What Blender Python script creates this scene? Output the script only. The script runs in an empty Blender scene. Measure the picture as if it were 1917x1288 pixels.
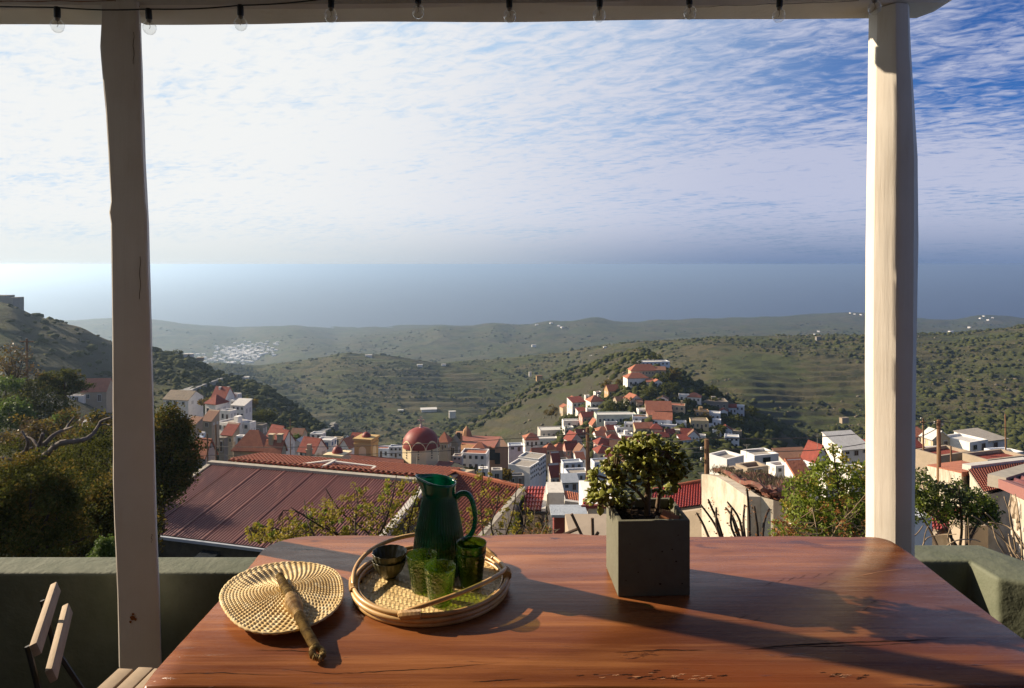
import bpy, bmesh, math, random
import numpy as np
from mathutils import Vector, Matrix, Euler
scene = bpy.context.scene
R = math.radians
# ------------------------------------------------------------------ camera
F = 1278.0            # focal length in photo pixels (24 mm on 36 mm)
CX, HY = 958.5, 495.0 # optical axis column, eye-level row
ZC = 1.57
cd = bpy.data.cameras.new('camera'); cam = bpy.data.objects.new('camera', cd)
scene.collection.objects.link(cam); scene.camera = cam
cam.location = (0, 0, ZC); cam.rotation_euler = (R(90), 0, 0)
cd.sensor_width = 36; cd.lens = 24; cd.shift_y = -149/1917
cd.clip_start = 0.05; cd.clip_end = 60000
# ------------------------------------------------------------------ light
SUN = Vector((-0.865, 0.329, 0.430)).normalized()     # towards the sun
sl = bpy.data.lights.new('sun', 'SUN'); so = bpy.data.objects.new('sun', sl)
scene.collection.objects.link(so)
sl.energy = 5.0; sl.angle = R(0.55); sl.color = (1.0, 0.83, 0.62)
so.rotation_euler = SUN.to_track_quat('Z', 'Y').to_euler()
so.location = (-6, 2, 6)
world = bpy.data.worlds.new('World'); scene.world = world; world.use_nodes = True
CL = dict(rot=-50, thr=0.125, op=0.93, strength=0.050, tint=(0.24, 0.54, 1.05),
          dim=(5.3, 5.6, 7.2), lit=(9.3, 9.3, 9.1), veil=(5.4, 7.3, 9.3), hdim=(1.5, 2.3, 4.0), hlit=(8.3, 8.8, 8.7))
def sky_nodes():
    nt = world.node_tree; N = nt.nodes; L = nt.links; N.clear()
    def n(t, **k):
        o = N.new(t)
        for a, b in k.items(): setattr(o, a, b)
        return o
    def M(op, a, b=None, c=None, clamp=False):
        o = n('ShaderNodeMath', operation=op, use_clamp=clamp)
        for i, v in enumerate((a, b, c)):
            if v is None: continue
            if isinstance(v, (int, float)): o.inputs[i].default_value = v
            else: L.new(v, o.inputs[i])
        return o.outputs[0]
    def ramp(v, a, b, lo=0.0, hi=1.0):
        o = n('ShaderNodeMapRange', interpolation_type='SMOOTHSTEP')
        L.new(v, o.inputs[0]); o.inputs[1].default_value = a; o.inputs[2].default_value = b
        o.inputs[3].default_value = lo; o.inputs[4].default_value = hi
        return o.outputs[0]
    def mixc(f, a, b):
        o = n('ShaderNodeMix', data_type='RGBA')
        for s, v in ((0, f), (6, a), (7, b)):
            if isinstance(v, (int, float)): o.inputs[s].default_value = v
            elif isinstance(v, tuple): o.inputs[s].default_value = (*v, 1)
            else: L.new(v, o.inputs[s])
        return o.outputs[2]
    tc = n('ShaderNodeTexCoord'); D = tc.outputs['Generated']
    sep = n('ShaderNodeSeparateXYZ'); L.new(D, sep.inputs[0])
    dx, dy, dz = sep.outputs
    dot = n('ShaderNodeVectorMath', operation='DOT_PRODUCT'); L.new(D, dot.inputs[0]); dot.inputs[1].default_value = SUN
    ang = dot.outputs['Value']                      # cosine to the sun
    sky = n('ShaderNodeTexSky', sky_type='NISHITA'); sky.sun_disc = False
    sky.sun_elevation = math.asin(SUN.z); sky.sun_rotation = math.atan2(SUN.x, SUN.y)
    sky.altitude = 300; sky.air_density = 1.0; sky.dust_density = 0.6; sky.ozone_density = 3.0
    # cloud sheet seen in perspective: direction / height
    zz = M('ADD', M('MAXIMUM', dz, 0.0), 0.10)
    u = M('DIVIDE', dx, zz); v = M('DIVIDE', dy, zz)
    def noise(rot, su, sv, scale, det, rough, dist=0.0, off=0.0):
        c, s = math.cos(R(rot)), math.sin(R(rot))
        a = M('MULTIPLY', M('ADD', M('MULTIPLY', u, c), M('MULTIPLY', v, s)), su)
        b = M('MULTIPLY', M('SUBTRACT', M('MULTIPLY', v, c), M('MULTIPLY', u, s)), sv)
        cb = n('ShaderNodeCombineXYZ'); L.new(a, cb.inputs[0]); L.new(b, cb.inputs[1]); cb.inputs[2].default_value = off
        t = n('ShaderNodeTexNoise'); L.new(cb.outputs[0], t.inputs['Vector'])
        t.inputs['Scale'].default_value = scale; t.inputs['Detail'].default_value = det
        t.inputs['Roughness'].default_value = rough; t.inputs['Distortion'].default_value = dist
        return t.outputs['Fac']
    big = noise(20, 1.0, 1.6, 0.55, 3, 0.5, 0.4, 3.1)
    rip = noise(CL['rot'], 1.0, 3.2, 2.4, 6, 0.62, 0.25, 0.7)
    puf = noise(-20, 1.0, 1.7, 10.0, 5, 0.62, 0.7, 5.2)
    cir = noise(CL['rot'], 0.6, 6.0, 3.4, 5, 0.6, 0.15, 9.0)
    # cover thins out high on the side away from the sun
    away = ramp(ang, 0.80, -0.20)                   # 0 near sun .. 1 away
    high = ramp(dz, 0.11, 0.27)
    clear = M('MULTIPLY', away, high)
    tex = M('ADD', M('MULTIPLY', rip, 0.28), M('ADD', M('MULTIPLY', puf, 0.46), M('ADD', M('MULTIPLY', cir, 0.14), M('MULTIPLY', big, 0.32))))
    thr = M('ADD', 0.50, M('ADD', M('MULTIPLY', high, 0.035), M('MULTIPLY', clear, CL['thr'])))
    cov = ramp(M('SUBTRACT', tex, thr), -0.13, 0.12)
    # white haze glow on the sunward side
    glow = M('POWER', M('MAXIMUM', M('ADD', M('MULTIPLY', ang, 0.5), 0.5), 0.0), 3.0)
    cloud = mixc(ramp(ang, 0.0, 0.72), CL['dim'], CL['lit'])
    blue = mixc(1.0, (0, 0, 0), sky.outputs[0])
    tint = n('ShaderNodeMix', data_type='RGBA', blend_type='MULTIPLY'); tint.inputs[0].default_value = 1
    L.new(blue, tint.inputs[6]); tint.inputs[7].default_value = (*CL['tint'], 1)
    veil = mixc(M('MULTIPLY', M('MULTIPLY', ramp(ang, -0.15, 0.60), 0.92), ramp(dz, 0.75, 0.25, 0.25, 1.0)), tint.outputs[2], CL['veil'])
    col = mixc(M('MULTIPLY', M('MULTIPLY', cov, CL['op']), ramp(dz, 0.80, 0.32, 0.35, 1.0)), veil, cloud)
    # bank of haze along the horizon
    hz = mixc(ramp(ang, -0.06, 0.86), CL['hdim'], CL['hlit'])
    hzf = ramp(dz, 0.10, -0.012)
    band = M('MULTIPLY', M('POWER', hzf, 1.6), 0.97)
    col = mixc(band, col, hz)
    bg = n('ShaderNodeBackground'); bg.inputs[1].default_value = CL['strength']
    L.new(col, bg.inputs[0])
    out = n('ShaderNodeOutputWorld'); L.new(bg.outputs[0], out.inputs[0])
sky_nodes()
vs = scene.view_settings
vs.view_transform = 'Standard'; vs.look = 'None'; vs.exposure = 1.0; vs.gamma = 1.0; vs.use_curve_mapping = False
scene.render.engine = 'CYCLES'
scene.cycles.use_denoising = True
scene.cycles.max_bounces = 8; scene.cycles.diffuse_bounces = 3; scene.cycles.glossy_bounces = 3
scene.cycles.transmission_bounces = 6; scene.cycles.transparent_max_bounces = 24; scene.cycles.volume_bounces = 0
scene.cycles.sample_clamp_indirect = 6.0; scene.cycles.caustics_refractive = False; scene.cycles.caustics_reflective = False
# ------------------------------------------------------------------ helpers
rnd = random.Random(7); nrg = np.random.default_rng(11)
COL = scene.collection
def P(px, py, Y):
    return Vector(((px-CX)/F*Y, Y, ZC-(py-HY)/F*Y))
def PZ(px, py, z):                      # the point of a photo pixel that lies at height z
    return P(px, py, (ZC-z)*F/(py-HY))
def tag(o, label=None, cat=None, group=None, kind=None):
    if label: o['label'] = label
    if cat: o['category'] = cat
    if group: o['group'] = group
    if kind: o['kind'] = kind
    return o
def thing(name, label, cat, loc=(0, 0, 0), rz=0.0, group=None):
    o = bpy.data.objects.new(name, None); COL.objects.link(o)
    o.location = loc; o.rotation_euler = (0, 0, rz); o.empty_display_size = 0.05
    return tag(o, label, cat, group)
def link(name, me, parent=None, loc=None, rot=None, scale=None):
    o = bpy.data.objects.new(name, me); COL.objects.link(o)
    if parent: o.parent = parent
    if loc is not None: o.location = loc
    if rot is not None: o.rotation_euler = rot
    if scale is not None: o.scale = scale
    return o
def copy_tree(o, parent=None):
    c = o.copy(); COL.objects.link(c); c.parent = parent
    for ch in o.children: copy_tree(ch, c)
    return c
class MB:
    """collects shapes, then links them as one mesh"""
    def __init__(s): s.v = []; s.f = []; s.m = []; s.n = 0
    def add(s, vs, fs, mi=0):
        vs = np.asarray(vs, float).reshape(-1, 3); s.v.append(vs)
        s.f += [tuple(i+s.n for i in f) for f in fs]; s.m += [mi]*len(fs); s.n += len(vs); return s
    def box(s, c, d, rot=None, mi=0, taper=1.0):
        x, y, z = d[0]/2, d[1]/2, d[2]/2; t = taper
        v = np.array([(-x,-y,-z),(x,-y,-z),(x,y,-z),(-x,y,-z),(-x*t,-y*t,z),(x*t,-y*t,z),(x*t,y*t,z),(-x*t,y*t,z)])
        if rot is not None: v = v @ np.array(Euler(rot).to_matrix()).T
        return s.add(v+np.array(c), [(0,3,2,1),(4,5,6,7),(0,1,5,4),(1,2,6,5),(2,3,7,6),(3,0,4,7)], mi)
    def box2(s, a, b, mi=0):
        return s.box([(a[i]+b[i])/2 for i in range(3)], [abs(b[i]-a[i]) for i in range(3)], None, mi)
    def prism(s, poly, z0, z1, mi=0):     # vertical prism over an xy outline
        n = len(poly); v = [(*p, z0) for p in poly]+[(*p, z1) for p in poly]
        f = [tuple(reversed(range(n))), tuple(range(n, 2*n))]+[(i, (i+1) % n, n+(i+1) % n, n+i) for i in range(n)]
        return s.add(v, f, mi)
    def slab(s, quad, t, mi=0, up=None):    # thick sheet whose top is the quad
        q = [Vector(p) for p in quad]; nrm = (q[1]-q[0]).cross(q[-1]-q[0]).normalized()
        if nrm.z < 0: nrm = -nrm; q.reverse()
        if up: nrm = Vector((0, 0, 1))
        n = len(q); v = [p-nrm*t for p in q]+q
        f = [tuple(reversed(range(n))), tuple(range(n, 2*n))]+[(i, (i+1) % n, n+(i+1) % n, n+i) for i in range(n)]
        return s.add(v, f, mi)
    def tube(s, pts, rad, n=8, mi=0, caps=True, sq=None):
        pts = [Vector(p) for p in pts]; k = len(pts)
        if isinstance(rad, (int, float)): rad = [rad]*k
        ref = None; vs = []
        for i, p in enumerate(pts):
            t = (pts[min(i+1, k-1)]-pts[max(i-1, 0)])
            t = t.normalized() if t.length > 1e-9 else Vector((0, 0, 1))
            if ref is None: ref = t.orthogonal().normalized()
            ref = (ref-t*ref.dot(t)); ref = ref.normalized() if ref.length > 1e-6 else t.orthogonal().normalized()
            b = t.cross(ref)
            for j in range(n):
                a = 2*math.pi*j/n; vs.append(p+(ref*math.cos(a)+b*math.sin(a))*rad[i])
        fs = [(i*n+j, i*n+(j+1) % n, (i+1)*n+(j+1) % n, (i+1)*n+j) for i in range(k-1) for j in range(n)]
        if caps: fs += [tuple(reversed(range(n))), tuple(range((k-1)*n, k*n))]
        return s.add(vs, fs, mi)
    def lathe(s, prof, n=24, c=(0, 0, 0), mi=0, fn=None):   # prof: (r, z); fn(angle, r, z)->r
        vs = []
        for r, z in prof:
            for j in range(n):
                a = 2*math.pi*j/n; rr = fn(a, r, z) if fn else r
                vs.append((c[0]+rr*math.cos(a), c[1]+rr*math.sin(a), c[2]+z))
        k = len(prof)
        return s.add(vs, [(i*n+j, i*n+(j+1) % n, (i+1)*n+(j+1) % n, (i+1)*n+j) for i in range(k-1) for j in range(n)], mi)
    def grid(s, g, mi=0, flip=False):      # g: array (r, c, 3)
        r, c = g.shape[:2]
        f = [(i*c+j, i*c+j+1, (i+1)*c+j+1, (i+1)*c+j) for i in range(r-1) for j in range(c-1)]
        if flip: f = [tuple(reversed(q)) for q in f]
        return s.add(g.reshape(-1, 3), f, mi)
    def mesh(s, name, mats, smooth=False):
        me = bpy.data.meshes.new(name)
        v = np.concatenate(s.v) if s.v else np.zeros((0, 3))
        me.from_pydata([tuple(p) for p in v.tolist()], [], s.f)
        for m in (mats if isinstance(mats, (list, tuple)) else [mats]): me.materials.append(m)
        if any(s.m): me.polygons.foreach_set('material_index', s.m)
        if smooth: me.polygons.foreach_set('use_smooth', [True]*len(s.f))
        me.update(); return me
    def build(s, name, mats, parent=None, smooth=False, world=False, loc=None, rot=None):
        if world and parent:           # shapes given in world coordinates
            Mi = (Matrix.Translation(parent.location) @ parent.rotation_euler.to_matrix().to_4x4()).inverted()
            A = np.array(Mi); s.v = [q @ A[:3, :3].T + A[:3, 3] for q in s.v]
        return link(name, s.mesh(name, mats, smooth), parent, loc, rot)
def autosmooth(o, ang=35):
    me = o.data
    me.polygons.foreach_set('use_smooth', [True]*len(me.polygons))
    me.set_sharp_from_angle(angle=R(ang)); return o
def bevel(o, w, seg=2):
    bm = bmesh.new(); bm.from_mesh(o.data)
    bmesh.ops.bevel(bm, geom=bm.edges[:], offset=w, segments=seg, affect='EDGES', profile=0.6)
    bm.to_mesh(o.data); bm.free(); autosmooth(o, 40); return o
def fast_mesh(name, verts, quads, mats, smooth=False, midx=None):
    me = bpy.data.meshes.new(name); k = quads.shape[1]
    me.vertices.add(len(verts)); me.vertices.foreach_set('co', np.ascontiguousarray(verts, dtype=np.float32).ravel())
    me.loops.add(quads.size); me.loops.foreach_set('vertex_index', np.ascontiguousarray(quads, dtype=np.int32).ravel())
    me.polygons.add(len(quads)); me.polygons.foreach_set('loop_start', np.arange(0, quads.size, k, dtype=np.int32))
    for m in (mats if isinstance(mats, (list, tuple)) else [mats]): me.materials.append(m)
    if midx is not None: me.polygons.foreach_set('material_index', np.asarray(midx, dtype=np.int32))
    if smooth: me.polygons.foreach_set('use_smooth', np.ones(len(quads), dtype=bool))
    me.update(calc_edges=True); me.validate(); return me
# --- numpy value noise
_perm = nrg.random((256, 256))
def vnoise(x, y):
    xi = np.floor(x).astype(int); yi = np.floor(y).astype(int); fx = x-xi; fy = y-yi
    fx = fx*fx*(3-2*fx); fy = fy*fy*(3-2*fy)
    g = lambda a, b: _perm[a & 255, b & 255]
    return (g(xi, yi)*(1-fx)+g(xi+1, yi)*fx)*(1-fy)+(g(xi, yi+1)*(1-fx)+g(xi+1, yi+1)*fx)*fy
def fbm(x, y, o=4):
    r = 0; a = 1.0; t = 0
    for i in range(o): r = r+a*(vnoise(x*2**i+17.3*i, y*2**i+5.1*i)-0.5); t += a; a *= 0.5
    return r/t*2
# ------------------------------------------------------------------ materials
def material(name, base=(.5, .5, .5), rough=.7, spec=.4, noise=None, bump=None, noise2=None, coord='Object', metal=0.0, sheen=0, coat=0.0, trans=0.0, sss=0.0):
    """noise = (scale, colour, contrast lo, hi[, (sx,sy,sz)]); bump = (scale, strength, distance[, (sx,sy,sz)])"""
    m = bpy.data.materials.new(name); m.use_nodes = True; nt = m.node_tree; N = nt.nodes; L = nt.links
    b = N['Principled BSDF']; b.inputs['Roughness'].default_value = rough
    base = tuple(v*.80 for v in base); noise, noise2 = [(q[0], tuple(v*.80 for v in q[1]), *q[2:]) if q else None for q in (noise, noise2)]
    b.inputs['Specular IOR Level'].default_value = spec; b.inputs['Metallic'].default_value = metal
    b.inputs['Base Color'].default_value = (*base, 1)
    if coat: b.inputs['Coat Weight'].default_value = coat; b.inputs['Coat Roughness'].default_value = 0.12
    tc = N.new('ShaderNodeTexCoord'); src = tc.outputs[coord] if coord != 'World' else None
    if coord == 'World':
        ge = N.new('ShaderNodeNewGeometry'); src = ge.outputs['Position']
    def nz(scale, sc=None, det=5, rg=.6):
        v = src
        if sc:
            mp = N.new('ShaderNodeMapping'); mp.inputs['Scale'].default_value = sc; L.new(src, mp.inputs[0]); v = mp.outputs[0]
        t = N.new('ShaderNodeTexNoise'); L.new(v, t.inputs['Vector']); t.inputs['Scale'].default_value = scale
        t.inputs['Detail'].default_value = det; t.inputs['Roughness'].default_value = rg; return t.outputs['Fac']
    cur = None
    for q in (noise, noise2):
        if not q: continue
        mr = N.new('ShaderNodeMapRange'); L.new(nz(q[0], q[4] if len(q) > 4 else None), mr.inputs[0])
        mr.inputs[1].default_value = q[2]; mr.inputs[2].default_value = q[3]
        mx = N.new('ShaderNodeMix'); mx.data_type = 'RGBA'; L.new(mr.outputs[0], mx.inputs[0])
        if cur is None: mx.inputs[6].default_value = (*base, 1)
        else: L.new(cur, mx.inputs[6])
        mx.inputs[7].default_value = (*q[1], 1); cur = mx.outputs[2]
    if cur is not None: L.new(cur, b.inputs['Base Color'])
    if bump:
        bp = N.new('ShaderNodeBump'); bp.inputs['Strength'].default_value = bump[1]; bp.inputs['Distance'].default_value = bump[2]
        L.new(nz(bump[0], bump[3] if len(bump) > 3 else None), bp.inputs['Height']); L.new(bp.outputs[0], b.inputs['Normal'])
    m['_c'] = 1
    return m
def leaf_material(name, a, b2, trans=0.35, rough=.55, scale=3.0, spec=.3):
    m = bpy.data.materials.new(name); m.use_nodes = True; nt = m.node_tree; N = nt.nodes; L = nt.links
    bs = N['Principled BSDF']; bs.inputs['Roughness'].default_value = rough; bs.inputs['Specular IOR Level'].default_value = spec
    ge = N.new('ShaderNodeNewGeometry')
    t = N.new('ShaderNodeTexNoise'); L.new(ge.outputs['Position'], t.inputs['Vector']); t.inputs['Scale'].default_value = scale; t.inputs['Detail'].default_value = 3
    ad = N.new('ShaderNodeMath'); ad.operation = 'MULTIPLY_ADD'; L.new(ge.outputs['Random Per Island'], ad.inputs[0]); ad.inputs[1].default_value = .6
    s2 = N.new('ShaderNodeMath'); s2.operation = 'SUBTRACT'; L.new(t.outputs['Fac'], s2.inputs[0]); s2.inputs[1].default_value = .3
    L.new(s2.outputs[0], ad.inputs[2])
    mx = N.new('ShaderNodeMix'); mx.data_type = 'RGBA'; L.new(ad.outputs[0], mx.inputs[0])
    mx.inputs[6].default_value = (*a, 1); mx.inputs[7].default_value = (*b2, 1); L.new(mx.outputs[2], bs.inputs['Base Color'])
    if trans:
        tr = N.new('ShaderNodeBsdfTranslucent'); L.new(mx.outputs[2], tr.inputs[0])
        ms = N.new('ShaderNodeMixShader'); ms.inputs[0].default_value = trans
        L.new(bs.outputs[0], ms.inputs[1]); L.new(tr.outputs[0], ms.inputs[2]); L.new(ms.outputs[0], N['Material Output'].inputs[0])
    return m
# ------------------------------------------------------------------ terrain
def zy(Y, py): return ZC-(py-HY)/F*Y
# every feature line of the land: (column, distance, row) or (column, distance, None, height)
FE = [
 [(-600, 3.4, None, -2.6), (1200, 3.4, None, -2.6), (2600, 3.4, None, -2.2)],
 [(-600, 16, None, -9.5), (300, 20, None, -12), (900, 30, None, -16), (1500, 28, None, -12), (1800, 24, None, -9.5), (2400, 22, None, -8)],
 [(-600, 60, 720), (0, 60, 800), (150, 60, 850), (260, 70, 830), (330, 90, 880), (420, 80, 960), (900, 80, 950), (1250, 80, 960), (1340, 74, 915), (1500, 74, 905), (1700, 74, 902), (1917, 74, 880), (2500, 70, 820)],
 [(-600, 110, 640), (0, 100, 785), (60, 95, 815), (160, 92, 898), (300, 130, 850), (420, 130, 868), (560, 140, 875), (900, 140, 905), (1100, 150, 935), (1250, 150, 945), (1400, 120, 935), (1700, 110, 910), (1917, 105, 875), (2500, 100, 850)],
 [(-600, 180, 600), (0, 190, 690), (150, 190, 745), (205, 195, 765), (290, 190, 790), (340, 195, 782), (400, 195, 800), (480, 200, 830), (560, 205, 850), (700, 215, 880), (1000, 222, 872), (1060, 222, 858), (1150, 222, 862), (1300, 222, 858), (1400, 222, 870), (1550, 210, 890), (2500, 210, 890)],
 [(-2500, 300, 380), (-600, 270, 470), (-200, 265, 540), (0, 262, 562), (25, 262, 570), (60, 265, 592), (100, 270, 602), (150, 280, 614), (205, 300, 642), (290, 330, 660), (340, 340, 668), (378, 350, 680), (405, 350, 700), (450, 350, 709), (490, 350, 722), (520, 345, 738), (560, 340, 768), (600, 335, 792), (640, 330, 822), (680, 330, 855), (760, 310, 885), (950, 300, 880), (1010, 298, 840), (1050, 300, 800), (1090, 304, 772), (1120, 308, 752), (1150, 312, 728), (1180, 316, 700), (1215, 320, 684), (1250, 320, 688), (1280, 316, 708), (1320, 312, 728), (1370, 310, 752), (1410, 308, 775), (1460, 303, 806), (1530, 300, 850), (1640, 300, 880), (2500, 300, 880)],
 [(-2500, 420, 480), (-600, 420, 620), (0, 420, 720), (400, 450, 800), (600, 450, 850), (780, 450, 852), (830, 460, 818), (900, 475, 790), (950, 485, 760), (1000, 497, 728), (1050, 508, 706), (1100, 518, 688), (1150, 525, 672), (1200, 530, 664), (1260, 480, 720), (1300, 420, 780), (1400, 345, 865), (1520, 345, 850), (1700, 350, 845), (2500, 350, 830)],
 [(-2500, 600, 540), (-600, 600, 640), (0, 600, 720), (400, 560, 770), (470, 580, 795), (560, 600, 818), (700, 600, 826), (820, 600, 815), (950, 640, 812), (1150, 660, 780), (1250, 560, 735), (1400, 440, 800), (1500, 440, 828), (1640, 445, 815), (1917, 440, 790), (2500, 430, 760)],
 [(-2500, 950, 540), (-600, 950, 640), (0, 950, 662), (290, 950, 690), (420, 950, 684), (480, 950, 694), (560, 950, 688), (640, 950, 673), (740, 950, 677), (830, 960, 690), (900, 980, 684), (1000, 1000, 672), (1060, 980, 664), (1120, 900, 658), (1180, 850, 652), (1250, 780, 648), (1340, 750, 642), (1500, 740, 639), (1640, 720, 634), (1710, 720, 630), (1780, 700, 634), (1850, 680, 628), (1917, 670, 620), (2500, 600, 560), (4500, 500, 420)],
 [(-2500, 1300, 560), (-600, 1300, 680), (0, 1400, 690), (300, 1400, 706), (480, 1400, 704), (700, 1400, 695), (1000, 1400, 690), (1300, 1300, 662), (2500, 1200, 640)],
 [(-600, 2000, 640), (300, 2000, 676), (480, 2000, 672), (560, 1800, 672), (700, 1800, 668), (850, 1800, 664), (1000, 1800, 655), (1100, 1850, 646), (1300, 1900, 640), (2500, 1900, 625)],
 [(-2500, 2800, 560), (-600, 2800, 590), (0, 2800, 602), (160, 2800, 601), (220, 2800, 597), (290, 2800, 602), (350, 2800, 611), (400, 2750, 619), (450, 2700, 630), (500, 2700, 618), (560, 2650, 615), (600, 2600, 624), (630, 2500, 636), (660, 2400, 634), (760, 2350, 630), (800, 2300, 628), (815, 2300, 618), (850, 2300, 620), (890, 2300, 621), (930, 2300, 612), (960, 2300, 619), (1000, 2350, 615), (1030, 2500, 605), (1065, 2500, 609), (1110, 2600, 599), (1160, 2600, 608), (1220, 2700, 604), (1300, 2800, 598), (1400, 2850, 598), (1500, 2900, 591), (1580, 2900, 587), (1640, 2900, 588), (1720, 2900, 596), (1780, 2850, 599), (1840, 2800, 589), (1880, 2800, 592), (1917, 2800, 597), (2500, 2800, 592), (4500, 2800, 560)],
 [(-600, 3500, None, -306), (2500, 3500, None, -306)],
 [(-600, 6000, None, -330), (2500, 6000, None, -330)],
]
_gx = np.arange(-2600, 4700, 4.0); _gw = np.exp(-np.linspace(-2.2, 2.2, 17)**2); _gw /= _gw.sum()
def _smooth(a): return np.convolve(np.pad(a, 8, 'edge'), _gw, 'valid')
_FY, _FZ = [], []
for fe in FE:
    xs = [q[0] for q in fe]
    _FY.append(_smooth(np.interp(_gx, xs, [q[1] for q in fe])))
    _FZ.append(_smooth(np.interp(_gx, xs, [q[3] if len(q) > 3 else zy(q[1], q[2]) for q in fe])))
def feature_arrays(px):
    Ys = np.array([np.interp(px, _gx, a) for a in _FY]); Zs = np.array([np.interp(px, _gx, a) for a in _FZ])
    for i in range(1, len(FE)): Ys[i] = np.maximum(Ys[i], Ys[i-1]*1.04)
    return Ys, Zs
def land_z(px, Y):
    """height of the land for arrays of column and distance"""
    px = np.asarray(px, float); Y = np.asarray(Y, float)
    Ys, Zs = feature_arrays(px); n = len(FE)
    d = (Zs[1:]-Zs[:-1])/(Ys[1:]-Ys[:-1])
    m = np.zeros_like(Zs); m[0] = d[0]; m[-1] = d[-1]
    pr = d[1:]*d[:-1]; m[1:-1] = np.where(pr > 0, 2*pr/np.where(pr > 0, d[1:]+d[:-1], 1), 0.0)
    z = Zs[0]+0*Y
    for i in range(n-1):
        h = Ys[i+1]-Ys[i]; t = np.clip((Y-Ys[i])/h, 0, 1)
        zz = (2*t**3-3*t**2+1)*Zs[i]+(t**3-2*t**2+t)*h*m[i]+(-2*t**3+3*t**2)*Zs[i+1]+(t**3-t**2)*h*m[i+1]
        z = np.where((Y >= Ys[i]), zz, z)
    X = (px-CX)/F*Y
    amp = np.interp(Y, [0, 30, 90, 230, 500, 1000, 2500, 3400, 4000], [0, .3, .5, 1.2, 4.0, 6.5, 15, 9, 0])
    sc = np.interp(Y, [0, 200, 600, 2500], [18, 26, 65, 210])
    lvl = np.floor(np.log2(np.maximum(sc, 1)))            # noise in fixed world cells, blended between octaves
    z = z+amp*(fbm(X/26+3, Y/26, 4)*np.clip(1-Y/900, 0, 1)*.8+fbm(X/120+9, Y/120+4, 5)*np.clip(Y/500, 0, 1)*.75+fbm(X/420, Y/420+2, 4)*np.clip((Y-900)/1500, 0, 1)*.6)
    # dry stone terraces: level beds that step down the hillsides
    c = .11*Y+.45*z+2.2*fbm(X/55+2, Y/55, 3)+np.abs(X)*.004
    per = np.interp(Y, [100, 300, 700, 1300, 3000], [1.5, 1.8, 3.0, 4.0, 9.0])
    lv = 3.0
    f = np.mod(c/lv, 1.0); s = np.clip(f/.22, 0, 1); s = s*s*(3-2*s)
    mask = np.clip((fbm(X/170+30, Y/170+7, 3)+.35)*2.2, 0, 1)*np.clip((Y-330)/120, 0, 1)*np.clip((2300-Y)/1000, 0, 1)
    left = np.clip((px*-1+560)/200, 0, 1)*np.clip((Y-150)/60, 0, 1)*(Y < 420)
    mask = np.maximum(mask, left*.22*np.clip((fbm(X/60, Y/60, 2)+.3)*2, 0, 1))
    return z+mask*per*1.15*(s-f)
def land_at(px, Y): return float(land_z(np.array([px]), np.array([Y]))[0])
def ground_hit(px, py, y0, y1):
    Y = np.linspace(y0, y1, 220); z = land_z(np.full(220, px), Y); row = HY+(ZC-z)/Y*F
    i = np.argmax(row <= py) if (row <= py).any() else int(np.argmin(np.abs(row-py)))
    return float(Y[i])
def land_material():
    m = bpy.data.materials.new('hillside'); m.use_nodes = True; nt = m.node_tree; N = nt.nodes; L = nt.links
    b = N['Principled BSDF']; b.inputs['Roughness'].default_value = .95; b.inputs['Specular IOR Level'].default_value = .1
    ge = N.new('ShaderNodeNewGeometry'); pos = ge.outputs['Position']
    def nz(s, det=6, rg=.6, sc=None):
        v = pos
        if sc:
            mp = N.new('ShaderNodeMapping'); mp.inputs['Scale'].default_value = sc; L.new(pos, mp.inputs[0]); v = mp.outputs[0]
        t = N.new('ShaderNodeTexNoise'); L.new(v, t.inputs['Vector']); t.inputs['Scale'].default_value = s
        t.inputs['Detail'].default_value = det; t.inputs['Roughness'].default_value = rg; return t.outputs['Fac']
    def mr(v, a, c):
        o = N.new('ShaderNodeMapRange'); o.interpolation_type = 'SMOOTHSTEP'; L.new(v, o.inputs[0]); o.inputs[1].default_value = a; o.inputs[2].default_value = c; return o.outputs[0]
    def mix(f, a, c):
        o = N.new('ShaderNodeMix'); o.data_type = 'RGBA'; L.new(f, o.inputs[0])
        for s, v in ((6, a), (7, c)):
            if isinstance(v, tuple): o.inputs[s].default_value = (*v, 1)
            else: L.new(v, o.inputs[s])
        return o.outputs[2]
    c = mix(mr(nz(.012, 6, .7), .43, .58), (.056, .066, .020), (.080, .070, .034))        # green to dry
    c = mix(mr(nz(.045, 8, .72), .47, .60), c, (.026, .031, .012))                     # shrubs
    c = mix(mr(nz(.5, 5, .7), .56, .74), c, (.12, .105, .075))                       # stones
    c = mix(mr(nz(.22, 3, .7), .60, .70), c, (.020, .026, .011))
    sp = N.new('ShaderNodeSeparateXYZ'); L.new(ge.outputs['Normal'], sp.inputs[0])
    st = N.new('ShaderNodeMapRange'); L.new(sp.outputs[2], st.inputs[0]); st.inputs[1].default_value = .965; st.inputs[2].default_value = .84
    c = mix(st.outputs[0], c, (.050, .047, .030))                                        # walls and crags
    L.new(c, b.inputs['Base Color'])
    bp = N.new('ShaderNodeBump'); bp.inputs['Strength'].default_value = .9; bp.inputs['Distance'].default_value = 2.2
    L.new(nz(.16, 8, .7), bp.inputs['Height']); L.new(bp.outputs[0], b.inputs['Normal'])
    return m
M_LAND = land_material()
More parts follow.
